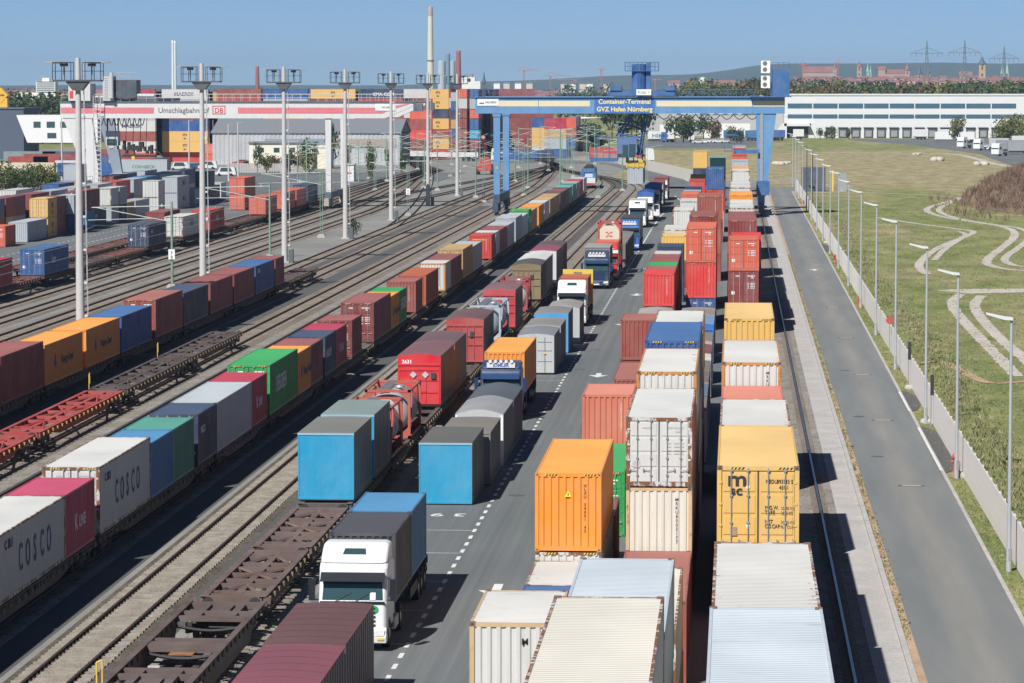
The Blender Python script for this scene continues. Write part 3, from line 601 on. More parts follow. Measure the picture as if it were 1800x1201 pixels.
def container(col, L=40, h='s', face='f', mark=None, loc=(0, 0, 0), rz=0.0, label='', group=None, det=2, mirror=False):
    Lm = LEN[L]; Hm = HT[h]; M, R = matset(col)
    root = thing('shipping_container', label, 'container', loc, rz, group)
    if det >= 1:
        p = .278 if det == 2 else .30
        put('frame', cached(('frame', L, h), lambda: c_frame(Lm, Hm)), [paint('d08a3c', .8, .4) if mark in ('mrow', 'mkc') and col == 'whtr' else (paint('d9b98a', .9, .4) if col in ('crm', 'whtr') and k_post(col, mark) else paint(PAL[col][0], 1.5 if col in ('wht', 'whtr', 'crm') else .4, .4))], root)
        sd = cached(('side_wall', L, h, det), lambda: c_side(Lm, Hm, p))
        put('side_wall', sd, [M], root); put('side_wall', sd, [M], root, (0, Lm, 0), (0, 0, math.pi))
        put('roof', cached(('roof', L, h, det), lambda: c_roof(Lm, Hm, .21 if det == 2 else .42)), [R], root)
        en = cached(('end_wall', h), lambda: c_end(Hm, .262))
        put('end_wall', en, [M], root, (0, Lm, 0), (0, 0, math.pi))
        put('corner_castings', cached(('cast', L, h), lambda: c_cast(Lm, Hm), 2), [CASTM if col in ('whtr', 'crm', 'gryb', 'wht', 'yel') else paint(PAL[col][0], .6, .4, .5, .7), DARKGAP], root)['kind'] = 'stuff'
        if face == 'f': put('end_wall', en, [M], root)
        else:
            for sx in (-1, 1):
                d = put('door', cached(('door', h), lambda: c_door(Hm), 2), [M, DARKGAP], root, (0, 0.01, 0), (0, 0, 0), (sx, 1, 1))
                if det == 2:
                    for x in (.30, .80):
                        put('locking_bar', cached(('rod', h), lambda: c_rod(Hm)), [STEEL], d, (x, 0, 0)); put('handle', cached(('handle', h), lambda: c_handle(Hm)), [STEEL], d, (x + (.0), 0, 0))
                else:
                    for x in (.30, .80): put('locking_bar', cached(('rod1', h), lambda: MB().box(-.02, -.05, .06, .02, -.02, Hm - .06)), [STEEL], d, (x, 0, 0))
            if mark != 'mscd': put('lettering', cached(('marks', h), lambda: c_marks(Hm)), [WHITE if col not in ('wht', 'whtr', 'crm', 'gryb', 'gry', 'yel', 'tan', 'mint') else plain('faded_grey_marks', (.45, .45, .44))], root, (0, 0.004, 0))
        if h == 'h': put('warning_stripe', cached('haz', c_haz, 2), [YEL, INKB], root, (0, -.002, Hm))
    else:
        put('wall', cached(('wall0', L, h), lambda: corr(corr(MB().box(-W2 + .05, .05, .02, W2 - .05, Lm - .05, Hm - .02), (W2 - .01, .1, .12), (0, 1, 0), (0, 0, 1), (1, 0, 0), Lm - .2, Hm - .22, .55, .018), (-W2 + .1, .01, .12), (1, 0, 0), (0, 0, 1), (0, -1, 0), 2 * W2 - .2, Hm - .22, .35, .02).box(W2 - .1, 0, 0, W2 + .004, .1, Hm - .02).box(W2 - .1, Lm - .1, 0, W2 + .004, Lm, Hm - .02).box(-W2 - .004, 0, 0, -W2 + .1, .1, Hm - .02).box(W2 - .05, .1, 0, W2 + .004, Lm - .1, .12).box(W2 - .05, .1, Hm - .1, W2 + .004, Lm - .1, Hm - .02)), [M], root)
        put('roof', cached(('roof0', L, h), lambda: MB().box(-W2, 0, Hm - .02, W2, Lm, Hm)), [R], root)
        if face == 'd': put('door', cached(('door0', h), lambda: MB().box(-W2 + .1, -.02, .1, -.02, 0, Hm - .12).box(.02, -.02, .1, W2 - .1, 0, Hm - .12).box(-.8, -.05, .1, -.74, -.02, Hm - .1, 1).box(-.36, -.05, .1, -.30, -.02, Hm - .1, 1).box(.30, -.05, .1, .36, -.02, Hm - .1, 1).box(.74, -.05, .1, .80, -.02, Hm - .1, 1), 2), [M, STEEL], root)
    if mark and MARKS.get(mark) and MARKS[mark][0]: MARKS[mark][0](root, Lm, Hm)
    if mark == 'hsud':
        put('lettering', text_mesh('HAMBURG SUD', .20, .006, 1.0, 'CENTER'), [plain('yellow_lettering', (.8, .55, .05))], root, (-.15, -.004, Hm * .78), (HP, 0, 0))
        vert_id('SUDU370015', WHITE, .15)(root, Lm, Hm)
    if mark == 'mrow':
        for i, s in enumerate(('TGLU 987187 0', '45G1')): put('lettering', text_mesh(s, .22, .004, 1.15, 'CENTER'), [plain('grey_lettering', (.25, .25, .25))], root, (0, -.004, Hm * .46 - i * .26), (HP, 0, 0))
    if mark == 'mxm':
        put('lettering', text_mesh('M', .26, .004), [INKB], root, (.22, -.004, Hm - .62), (HP, 0, 0))
    return root
SIZEW = {10: 'ten-foot', 20: 'short', 40: 'long', 45: 'extra long', 30: 'medium'}
FACEW = {'f': '', 'd': ' with door bars'}
def cdesc(col, L, h, face, mark):
    a = '%s %s container' % (SIZEW[L], PAL[col][1])
    if mark and mark in MARKS: return a + ' with ' + MARKS[mark][1]
    return a
# rows: (y of the end nearer the camera, [tiers from the ground up: (colour, length, height, end, mark)])
BULK = MB(); BULKM = []
def bulk(col, L, h, x, y, z, along='y'):
    M, R = matset(col)
    for m in (M, R):
        if m not in BULKM: BULKM.append(m)
    a, b = (W2 * 2, LEN[L]) if along == 'y' else (LEN[L], W2 * 2); H = HT[h]; mi = BULKM.index(M)
    if along == 'y': x -= W2
    BULK.box(x + .04, y + .04, z + .02, x + a - .04, y + b - .04, z + H - .02, mi).box(x, y, z + H - .12, x + a, y + b, z + H, BULKM.index(R)).box(x, y, z, x + a, y + b, z + .12, mi)
    for (px_, py_) in ((x, y), (x + a - .12, y), (x, y + b - .12), (x + a - .12, y + b - .12)): BULK.box(px_, py_, z + .12, px_ + .12, py_ + .12, z + H - .12, mi)
def stack_row(xc, rows, name, group, gap=.012):
    for i, (y0, tiers) in enumerate(rows):
        z = 0.02; dx = sum(t for t in tiers if isinstance(t, float)); tiers = [t for t in tiers if not isinstance(t, float)]; n = len(tiers)
        for k, t in enumerate(tiers):
            col, L, h, face, mark = (list(t) + [None] * 5)[:5]; h = h or 's'; face = face or 'f'
            if y0 > 285 and k < n - 1 and not (k == n - 2 and y0 in (391.4, 578.6, 459.4, 384.2)): bulk(col, L, h, xc + dx, y0, z); z += HT[h] + gap; continue
            det = 2 if y0 < 230 else (1 if y0 < 470 else 0)
            pos = 'on the ground' if n == 1 else ('at the top' if k == n - 1 else ('at the bottom' if k == 0 else 'in the middle'))
            lab = '%s, %s of the %s stack in the %s' % (cdesc(col, L, h, face, mark), {'on the ground': 'alone', 'at the top': 'top', 'at the bottom': 'bottom', 'in the middle': 'middle'}[pos], ORD[i], name)
            if len(lab.split()) > 16: lab = '%s %s, %s of the %s stack in the %s' % (PAL[col][1], 'container', {'on the ground': 'alone', 'at the top': 'top', 'at the bottom': 'bottom', 'in the middle': 'middle'}[pos], ORD[i], name)
            container(col, L, h, face, mark, (xc + dx + random.uniform(-.02, .02), y0, z), 0, lab, group, det)
            z += HT[h] + gap
T = lambda *a: a
ROW_A = [
 (60.0, [T('wht', 40, 'h'), T('gry', 40, 'h'), T('gryb', 40, 'h')]),
 (72.6, [T('mar', 40, 's'), T('wht', 40, 'h'), T('whtr', 40, 'h')]),
 (99.1, [T('mar', 40, 'h'), T('yel', 40, 'h', 'd'), T('yel', 40, 'h', 'd', 'mscd')]),
 (111.9, [T('mar', 40, 's'), T('wht', 40, 'h'), T('whtr', 40, 'h')]),
 (124.2, [T('mar', 40, 's'), T('wht', 40, 's'), T('salm', 40, 's')]),
 (136.8, [T('grn', 40, 'h'), T('mar', 40, 'h'), T('whtr', 40, 'h', 'f', 'mkc')]),
 (162.7, [T('navy', 40, 'h'), T('ored', 40, 'h'), T('yel', 40, 'h', 'f')]),
 (268.2, [T('mar2', 20, 's'), T('mar', 20, 's', 'd'), T('ored', 20, 's', 'd')]),
 (274.5, [.24, T('mar', 20, 's'), T('mar', 20, 's'), T('scar', 20, 's')]),
 (282.3, [-.1, T('mar', 40, 'h'), T('mar2', 40, 'h'), T('mar', 40, 'h', 'f', 'wid')]),
 (294.8, [-.05, T('mar', 40, 'h'), T('mar', 40, 'h'), T('mar', 40, 's')]),
 (307.2, [-.05, T('mar', 40, 'h'), T('mar', 40, 's'), T('mar', 40, 's')]),
 (319.8, [-.1, T('wht', 40, 'h'), T('wht', 40, 'h'), T('wht', 40, 's')]),
 (332.2, [-.1, T('gry', 40, 'h'), T('wht', 40, 'h'), T('crm', 40, 's')]),
 (349.2, [-.1, T('mar', 40, 'h'), T('wht', 40, 'h'), T('ora', 40, 'h')]),
 (384.2, [-.1, T('wht', 40, 's'), T('wht', 40, 'h'), T('wht', 40, 'h')]),
 (396.6, [-.1, T('gry', 40, 's'), T('wht', 40, 'h'), T('wht', 40, 'h')]),
 (448.2, [T('wht', 40, 'h'), T('gry', 40, 'h'), T('wht', 40, 'h')]),
 (460.6, [T('mar', 40, 'h'), T('gry', 40, 'h'), T('ora', 40, 'h')]),
 (506.4, [T('wht', 40, 'h'), T('wht', 40, 'h'), T('gry', 40, 'h')]),
 (543.6, [T('mar', 40, 'h'), T('wht', 40, 'h'), T('ored', 40, 'h')]),
 (602.4, [T('red', 40, 'h'), T('mar', 40, 'h'), T('red', 40, 'h')]),
 (634.2, [T('navy', 20, 'h'), T('gry', 20, 'h'), T('gry', 20, 'h')])]
ROW_B = [
 (61.3, [T('mar', 40, 'h'), T('wht', 40, 'h'), T('crm', 40, 'h')]),
 (73.8, [T('wht', 40, 's'), T('gry', 40, 's'), T('gryb', 40, 's')]),
 (90.2, [T('tan', 40, 's'), T('crm', 40, 's')]),
 (110.4, [T('mar2', 40, 'h')]),
 (122.9, [T('mar', 40, 's'), T('crm', 40, 's', 'f', 'mkc'), T('wht', 40, 's', 'd')]),
 (135.7, [T('mar', 40, 's'), T('wht', 40, 'h'), T('whtr', 40, 'h', 'f', 'mrow')]),
 (148.2, [T('mar', 40, 'h'), T('gry', 40, 'h'), T('blue', 40, 'h')]),
 (160.9, [T('mar', 40, 's'), T('wht', 40, 'h'), T('wht', 40, 'h')]),
 (274.7, [T('blue', 40, 's', 'd'), T('scar', 40, 'h', 'f', 'wid'), T('ored', 40, 'h', 'd')]),
 (300.0, [-.1, T('navy', 40, 's', 'd'), T('mar', 40, 'h'), T('mar', 40, 'h')]),
 (343.8, [.1, T('mar', 40, 'h'), T('mar2', 40, 'h'), T('mar2', 40, 'h', 'f', 'wid')]),
 (430.0, [T('mar', 40, 'h'), T('ored', 40, 'h')]),
 (459.4, [T('wht', 40, 'h'), T('red', 40, 'h'), T('blue', 40, 'h')]),
 (528.4, [T('mar', 40, 'h'), T('navy', 40, 'h'), T('mint', 40, 'h')])]
ROW_C = [
 (91.4, [T('wht', 20, 's'), T('whtr', 20, 's', 'f', 'mxm')]),
 (109.7, [T('blue', 20, 's')]), (115.8, [T('whtr', 20, 's')]),
 (121.95, [T('whtr', 40, 'h'), T('ora', 40, 'h', 'f', 'orid')]),
 (134.7, [T('brn', 20, 's')]),
 (147.7, [T('grn', 40, 'h', 'd')]),
 (160.1, [T('mar', 20, 's'), T('salm', 20, 's', 'f', 'wid')]),
 (198.5, [.06, T('mar2', 40, 's')]), (211.9, [.06, T('mar', 20, 's'), T('mar2', 20, 's')]),
 (264.2, [.08, T('mar', 20, 's'), T('scar', 20, 's', 'f', 'wid')]), (270.5, [.08, T('mar', 20, 's'), T('mar2', 20, 's')]), (276.8, [.08, T('mar', 20, 's'), T('grn', 20, 's')]),
 (283.1, [.08, T('red', 20, 's'), T('mar', 20, 's')]), (289.4, [.08, T('mar', 20, 's'), T('mar', 20, 's')]), (295.7, [.08, T('mar', 20, 's'), T('wht', 20, 's')]),
 (310.2, [.1, T('navy', 20, 's'), T('navy', 20, 's')]),
 (332.4, [T('mar', 20, 's'), T('yel', 20, 's')]), (338.9, [T('wht', 40, 's'), T('wht', 40, 'h')]),
 (391.4, [T('tan', 40, 's'), T('whtr', 40, 'h')]), (422.5, [.2, T('wht', 40, 's'), T('wht', 40, 'h')]), (451.2, [T('mar', 40, 's'), T('ored', 40, 'h')]),
 (466.0, [T('mar', 20, 's'), T('wht', 20, 's')]), (474.0, [T('mar', 20, 's'), T('gry', 20, 's')]), (490.0, [T('wht', 20, 's'), T('navy', 20, 's')]),
 (513.6, [.2, T('mar', 40, 's'), T('red', 40, 'h')]),
 (548.0, [T('navy', 40, 's'), T('yel', 20, 'h')]),
 (578.6, [T('yel', 40, 'h'), T('navy', 40, 'h'), T('yel', 40, 'h')])]
stack_row(.72, ROW_A, 'crane rail row', 'containers stacked along the crane rail')
stack_row(-2.75, ROW_B, 'inner row', 'containers stacked in the inner row')
stack_row(-6.05, ROW_C, 'lorry lane row', 'containers stacked along the lorry lane')
# ------------------------------------------------------------------ swap bodies, tank containers
def arch(w, h, rise, n=8): return [(-w, h)] + [(-w + 2 * w * i / n, h + rise * math.sin(math.pi * i / n)) for i in range(1, n)] + [(w, h)]
def swap_body(col, L, H, loc, label, face='plain', rise=.12, legs=False, group='swap bodies', roofcol=None, side='555659', rz=0):
    hexv = PAL[col][0] if col in PAL else col
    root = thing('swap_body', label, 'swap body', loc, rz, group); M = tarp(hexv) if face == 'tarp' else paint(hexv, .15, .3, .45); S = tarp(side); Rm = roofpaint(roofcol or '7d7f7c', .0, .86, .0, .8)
    w = 1.27
    put('side_wall', MB().box(-w, .06, .12, -w + .05, L - .06, H - .06).mesh('side_wall'), [S], root)
    sw = MB().box(w - .05, .06, .12, w, L - .06, H - .06)
    k = int(L / .6)
    for i in range(1, k): sw.box(w, i * L / k - .02, .15, w + .018, i * L / k + .02, H - .1)
    put('side_wall', sw.mesh('side_wall'), [S], root)
    sb = MB()
    for i in range(k * 2): sb.box(w + .018, (i + .5) * L / (k * 2), .02, w + .03, (i + .5) * L / (k * 2) + .05, .34)
    put('strap', sb.mesh('strap'), [plain('pale_strap', (.35, .35, .34))], root)['kind'] = 'stuff'
    put('floor', MB().box(-w, 0, 0, w, L, .12).mesh('floor'), [DARK], root)
    prof = [(-w - .01, H - .07)] + arch(w + .01, H - .02, rise) + [(w + .01, H - .07)]
    r = MB().prism(prof, 0.03, L - .02, 'y')
    for i in range(1, int(L / 1.2) + 1):
        y = i * L / (int(L / 1.2) + 1)
        n = 8
        for q in range(n):
            a, b = q / n, (q + 1) / n
            xa, xb = -w + 2 * w * a, -w + 2 * w * b; za, zb = H - .02 + rise * math.sin(math.pi * a), H - .02 + rise * math.sin(math.pi * b)
            r.poly([(xa, y - .02, za + .006), (xb, y - .02, zb + .006), (xb, y + .02, zb + .006), (xa, y + .02, za + .006)])
    put('roof_tarpaulin', r.mesh('roof_tarpaulin', fix=False), [Rm], root)
    e = MB()
    ep = [(-w, .06), (w, .06)] + list(reversed(arch(w, H - .06, rise)))
    e.prism(ep, 0, .05, 'y')
    if face in ('plain', 'tarp'):
        e.box(-w, -.03, 0.05, w, 0, .16); e.box(-w - .005, -.02, .1, -w + .06, 0, H - .06); e.box(w - .06, -.02, .1, w + .005, 0, H - .06)
    put('end_wall', e.mesh('end_wall'), [M], root); put('end_wall', MB().prism(ep, L - .05, L, 'y').mesh('end_wall'), [M], root)
    if face == 'ribbed':
        f = MB()
        for x in (-w + .05, -.72, -.30, .14, .60, w - .05): f.box(x - .035, -.05, .12, x + .035, 0, H - .42)
        for z in (.14, H * .42, H * .62, H - .45): f.box(-w, -.06, z - .04, w, -.002, z + .04)
        f.box(-w, -.055, H - .41, w, 0, H - .36)
        put('end_ribs', f.mesh('end_ribs'), [M], root); put('vent_box', MB().cbox(.48, -.07, H * .66, .26, .1, .36).mesh('vent_box'), [plain('vent_grey', (.05, .05, .055))], root)
    if face == 'sign':
        f = MB(); f.box(-w + .12, -.04, H * .70, w - .12, 0, H * .735); f.box(-w, -.05, H * .80, w, 0, H * .82)
        f.box(-w + .08, -.035, H * .26, w - .2, 0, H * .295); f.box(-w + .08, -.035, H * .50, w - .12, 0, H * .53); f.box(.38, -.035, .2, .42, 0, H * .7)
        for x in (-w + .08, w - .12): f.box(x, -.035, .2, x + .05, 0, H * .74)
        put('end_ribs', f.mesh('end_ribs'), [M], root)
        put('lettering', text_mesh('2631', .30, .01), [WHITE], root, (-w + .25, -.01, H * .84), (HP, 0, 0))
        for x in (-.35, .36): put('placard', cached('diamond', lambda: MB().prism([(-.21, 0), (0, -.21), (.21, 0), (0, .21)], -.02, .0, 'y')), [plain('placard_grey', (.5, .5, .5), .4)], root, (x, -.045, H * .62))
        put('vent_box', MB().cbox(.84, -.07, H * .60, .28, .1, .36).mesh('vent_box'), [plain('vent_grey', (.05, .05, .055))], root)
    if face == 'doors':
        f = MB(); f.box(-.015, -.025, .15, .015, 0, H - .1)
        for x in (-.75, .62): f.bar((x, -.05, .14), (x, -.05, H - .15), .02, 0, 6)
        for x in (-w + .1, .12):
            for z in (H * .33, H * .6, H * .82): f.box(x, -.03, z, x + 1.0, 0, z + .04)
        put('door_frame', f.mesh('door_frame'), [STEEL], root)
        put('placard', MB().prism([(-.2, 0), (0, -.2), (.2, 0), (.2, .3), (-.2, .3)], -.045, -.03, 'y').mesh('placard'), [WHITE], root, (-.35, 0, H * .66))
        put('warning_sign', MB().prism([(-.11, 0), (.11, 0), (0, .2)], -.045, -.03, 'y').mesh('warning'), [YEL], root, (.62, -.03, H * .52))
    if face == 'frame':
        f = MB()
        for z in (.25, H * .3, H * .55, H * .8): f.box(-w, -.06, z, w, 0, z + .09)
        for x in (-w, w - .14): f.box(x, -.08, 0, x + .14, 0, H - .1)
        put('end_ribs', f.mesh('end_ribs'), [WHITE], root); put('door_panel', MB().box(.35, -.05, H * .58, .75, 0, H * .76).mesh('panel'), [DARK], root)
    if rise < .06:   # tarpaulin hem along the top edge
        put('hem', MB().box(-w - .012, -.03, H - .12, w + .012, .02, H - .03).mesh('hem'), [paint('9cc4d8' if col in ('cyan',) else hexv, .1, .3)], root)
    return root
def tank_container(frame, shell, loc, label, L=6.06, H=2.59, end_panel=False, logo=False, band=None, rz=0):
    root = thing('tank_container', label, 'tank container', loc, rz, 'tank containers'); F = paint(frame, .35, .4, .5); S = plain('tank_shell_' + shell, hexc(shell)[:3], .38, .25, .12)
    f = MB(); w = 1.219
    for y in (0, L - .14):
        for x in (-w, w - .14): f.box(x, y, 0, x + .14, y + .14, H)
        f.box(-w, y, 0, w, y + .14, .14); f.box(-w, y, H - .14, w, y + .14, H)
        for sx in (-1, 1):
            for sz in (0, 1):
                z0, z1 = (.14, .62) if sz == 0 else (H - .14, H - .62)
                f.poly([(sx * (w - .1), y + .02, z0), (sx * (w - .62), y + .02, z0), (sx * (w - .1), y + .02, z1)]); f.poly([(sx * (w - .1), y + .12, z0), (sx * (w - .62), y + .12, z0), (sx * (w - .1), y + .12, z1)])
    for x in (-w, w - .1):
        for z in (0.0, H - .12): f.box(x, .14, z + .01, x + .1, L - .14, z + .11)
        f.bar((x + .05, .1, .1), (x + .05, L * .28, H - .1), .045, 0, 4); f.bar((x + .05, L - .1, .1), (x + .05, L * .72, H - .1), .045, 0, 4)
    put('frame', f.mesh('frame'), [F], root)
    R = 1.13; zc = H / 2 + .02; prof = [(0.02, .16), (R * .55, .19), (R * .85, .30), (R, .55), (R, L - .55), (R * .85, L - .30), (R * .55, L - .19), (.02, L - .16)]
    put('tank', MB().lathe((0, 0, zc), prof, 32, 0, 'y').mesh('tank'), [S], root)
    b = MB()
    for y in (L * .2, L * .5, L * .8): b.lathe((0, y, zc), [(R + .02, -.05), (R + .02, .05)], 32, 0, 'y')
    put('tank_band', b.mesh('tank_band'), [F if band else S], root)
    wk = MB()
    for i in range(9): wk.box(-.55 + i * .06, .3, H - .02, -.52 + i * .06, L - .3, H + .005)
    wk.box(-.56, .3, H - .06, -.0, .36, H - .02); wk.box(-.56, L - .36, H - .06, 0, L - .3, H - .02)
    put('walkway', wk.mesh('walkway'), [STEEL], root)
    put('manhole', MB().lathe((.35, L * .5, H - .14), [(.26, 0), (.26, .10), (.2, .13)], 16).mesh('manhole'), [STEEL], root)
    if end_panel:
        put('end_panel', MB().prism([(R * math.cos(a), R * math.sin(a)) for a in [i * math.pi / 16 for i in range(32)]], .155, .165, 'y').mesh('end_panel'), [paint('e8dcc4', .05, .15)], root, (0, 0, zc))
        g = plain('logo_red', (.60, .05, .04)); put('lettering', text_mesh('C', .5, .02, 1, 'CENTER'), [g], root, (0, .15, zc - .18), (HP, 0, 0))
        q = MB()
        for sx in (-1, 1):
            for sz in (-1, 1): q.poly([(sx * .25, .148, zc + sz * .05), (sx * .25, .148, zc + sz * .30), (sx * .08, .148, zc + sz * .30)]); q.poly([(sx * .20, .148, zc + sz * .28), (sx * .36, .148, zc + sz * .28), (sx * .36, .148, zc + sz * .12)])
        put('logo', q.mesh('logo', fix=False), [g], root)
    return root
# ------------------------------------------------------------------ wagons
def wheelset(mb):
    for x in (-.75, .75): mb.lathe((x, 0, .46), [(.46, -.065 if x > 0 else .065), (.46, .02 if x > 0 else -.02), (.43, .065 if x > 0 else -.065)], 20, 0, 'x')
    mb.bar((-.9, 0, .46), (.9, 0, .46), .08, 0, 8)
    for x in (-1.0, 1.0): mb.cbox(x, 0, .48, .24, .34, .34)
    return mb
WSM = None
def bogie(root, y, z=0):
    b = put('bogie', cached('bogie', lambda: (lambda m: [m.box(s * 1.0 - .07, -1.25, .42, s * 1.0 + .07, 1.25, .62) for s in (-1, 1)] and m.box(-1.0, -.25, .45, 1.0, .25, .72).box(-1.02, -1.3, .5, 1.02, -1.2, .6).box(-1.02, 1.2, .5, 1.02, 1.3, .6))(MB())), [DARK], root, (0, y, z))
    for yy in (-.9, .9): put('wheelset', cached('wheelset', lambda: wheelset(MB())), [DARK], b, (0, yy, .06))
    s = cached('springs', lambda: (lambda m: [m.lathe((sx * 1.02, yy + dy, .38), [(.09, 0), (.09, .22)], 8) for sx in (-1, 1) for yy in (-.9, .9) for dy in (-.24, .24)] and m)(MB()))
    put('spring', s, [DARK], b)
    return b
def wagon_frame(L, skeletal=True, depth=.62):
    m = MB(); w = 1.22; z1 = 1.17
    for s in (-1, 1):
        x = s * (w - .12)
        m.box(x - .12, .35, z1 - .05, x + .12, L - .35, z1); m.box(x - .02, .35, z1 - .34, x + .02, L - .35, z1 - .05)
        pr = [(.35, z1 - .05), (.35, z1 - .30), (L * .16, z1 - .36), (L * .24, z1 - depth), (L * .76, z1 - depth), (L * .84, z1 - .36), (L - .35, z1 - .30), (L - .35, z1 - .05)]
        m.prism(pr, x - .025, x + .025, 'x')
        for i in range(int(L / 1.1)): m.box(x - .1, 1 + i * 1.1, z1 - .34, x + .1, 1.05 + i * 1.1, z1 - .05)
    for y in (.35, L - .75): m.box(-w, y, z1 - .28, w, y + .40, z1 - .004)
    for y in (L * .10, L * .15, L * .29, L * .38, L * .5, L * .62, L * .71, L * .85, L * .90): m.box(-w + .2, y - .11, z1 - .2, w - .2, y + .11, z1 - .03)
    for s in (-1, 1):
        for a, b in ((.10, .29), (.71, .90)): m.bar((s * .9, L * a, z1 - .1), (0, L * b, z1 - .1), .08, 0, 4)
        for a, b in ((.38, .5), (.5, .62)): m.bar((s * .9, L * (a if b == .5 else b), z1 - .1), (0, L * .5, z1 - .1), .07, 0, 4)
    m.box(-.14, L * .0 + .4, z1 - .26, .14, L - .4, z1 - .06)
    return m
def wagon_bits(L):
    m = MB(); r = random.Random(3)
    n = int(L / 1.25)
    for i in range(n):
        for s in (-1, 1): m.cbox(s * 1.27, 1 + i * (L - 2) / (n - 1), 1.02, .12, .22, .16)
    return m
def buffers(L):
    m = MB()
    for y, d in ((.35, -1), (L - .35, 1)):
        for x in (-.87, .87): m.bar((x, y, 1.0), (x, y + d * .42, 1.0), .09, 0, 8); m.lathe((x, y + d * .42 if d > 0 else y - .47, 1.0), [(.22, 0), (.22, .05)], 14, 0, 'y')
        m.bar((0, y, .95), (0, y + d * .3, .9), .05, 0, 6)
    return m
def wagon(loc, L, label, hexv='4a3b36', group='container wagons', bits=None, rz=0, sign=False):
    root = thing('container_wagon', label, 'railway wagon', loc, rz, group); M = paint(hexv, .55, .6, .75, .8)
    put('frame', cached(('wframe', round(L, 2)), lambda: wagon_frame(L)), [M], root)
    for y in (2.3, L - 2.3): bogie(root, y, .1)
    put('buffers', cached(('buff', round(L, 2)), lambda: buffers(L)), [DARK], root)
    put('container_spigots', cached(('bits', round(L, 2)), lambda: wagon_bits(L)), [bits or paint('8a7248', .4, .6, .7)], root)['kind'] = 'stuff'
    if sign:
        g = MB()
        for x in (-1.25,):
            for (a, b) in (((x, 0, 1.1), (x, 0, 2.0)), ((x, 0, 2.0), (x, .25, 2.1)), ((x, .25, 2.1), (x, .25, 1.5)), ((x, .25, 1.5), (x, 0, 1.4))): g.bar(a, b, .028, 0, 6)
        put('handrail', g.mesh('handrail'), [YEL], root, (0, .5, 0))
    return root
def train(xc, items, name, group, base=1.2, zoff=0.05):
    for i, it in enumerate(items):
        y0, col, L, h, face, mark = (list(it) + [None] * 6)[:6]; h = h or 's'; face = face or 'f'
        det = 2 if y0 < 260 else (1 if y0 < 480 else 0)
        lab = '%s, %s from the camera end of the %s' % (cdesc(col, L, h, face, mark), ORD[i], name)
        if len(lab.split()) > 16: lab = '%s container, %s from the camera end of the %s' % (PAL[col][1], ORD[i], name)
        container(col, L, h, face, mark, (xc, y0, base + zoff), 0, lab, group, det)
T3 = [(105.4, 'mar', 40), (117.9, 'wht', 40, 's', 'f', 'cosco'), (130.15, 'pink', 20, 's', 'f', 'kline'), (137.3, 'wht', 40, 'h', 'd', 'cosco'), (149.6, 'lblu', 20), (155.7, 'teal', 20, 's', 'f', 'wid'), (163.0, 'navy', 20, 's', 'd', 'text1'), (169.15, 'gry', 40),
 (181.4, 'crim', 20, 's', 'f', 'kline'), (188.6, 'grn', 40, 'h', 'd', 'ever'), (201.0, 'ora', 20, 's', 'f', 'hapag'), (207.2, 'mar', 20, 's', 'f', 'wid'), (214.4, 'navy', 20, 's', 'd', 'cmarc'), (220.5, 'crim', 20, 's', 'f', 'kline'), (229.6, 'mar', 20, 's', 'd'), (243.6, 'mar', 40, 'h', 'd'),
 (256.1, 'ora', 20, 's', 'f', 'hapag'), (262.3, 'grn', 20, 's', 'f', 'ever'), (276.0, 'mar2', 20, 's', 'f', 'wid'), (285.2, 'orab', 40), (304.5, 'whtr', 20, 's', 'f', 'mkc'), (310.6, 'mar', 40), (324.2, 'tan', 40, 'h', 'd'), (336.6, 'gry', 40, 's', 'f'), (362.5, 'red', 20, 's', 'f', 'hsud'), (369.3, 'wht', 20), (375.7, 'mar', 40), (388.2, 'gry', 40),
 (402.8, 'gry', 40, 'h'), (415.1, 'gryb', 40, 's'), (428.0, 'grn', 20, 'h', 'f', 'ever'), (434.2, 'tan', 40), (450.5, 'ora', 40), (464.0, 'wht', 40), (477.9, 'tan', 45), (492.0, 'tan', 40), (505.6, 'brn', 40), (518.0, 'mar', 40), (531.0, 'mint', 40), (544.5, 'mint', 40), (557.5, 'gry', 40), (570.5, 'red', 40), (584.5, 'wht', 40)]
train(-27.62, T3, 'longest train', 'containers on the longest train')
for i, (y0, L) in enumerate(((104.8, 32.0), (136.9, 31.2), (168.7, 19.2), (188.2, 25.6), (214.0, 28.6), (243.2, 25.8), (269.5, 28.0), (298.5, 25.4), (324.0, 25.6), (350.5, 24.6), (375.5, 26.4), (402.4, 25.4), (428.2, 35.2), (464.0, 27.8), (492.4, 25.4), (518.4, 25.4), (544.4, 25.6), (570.6, 27.0))):
    wagon((-27.62, y0, 0.05), L, '%s weathered flat wagon of the longest container train, counted from the camera' % ORD[i], '6c6259' if i < 6 else '5b5049', 'wagons of the longest train')
TT2 = [(181.0, 'mar', 40), (193.4, 'mar', 40, 'h', 'f', 'wid'), (206.0, 'ora', 40, 's', 'f', 'hapag'), (219.4, 'ora', 40, 's', 'f', 'hapag'), (232.3, 'blue', 40), (246.2, 'mar2', 40, 'h', 'd', 'wid'), (258.9, 'navy', 40), (272.3, 'mar', 40, 's', 'f', 'wid'), (285.4, 'mar', 40, 's', 'f', 'wid'), (298.4, 'blue', 40, 's', 'f', 'whtt'), (311.4, 'mar', 20)]
train(-44.22, TT2, 'train behind the red wagon', 'containers on the train behind the red wagon')
for i, (y0, L) in enumerate(((180.8, 25.0), (206.0, 25.8), (232.0, 26.6), (258.8, 26.0), (285.2, 25.6), (311.2, 17.0), (328.6, 15.6))):
    wagon((-44.22, y0, 0.05), L, '%s flat wagon under the train behind the empty red wagon, counted from the camera' % ORD[i], '54423c', 'wagons of the train behind the red wagon')
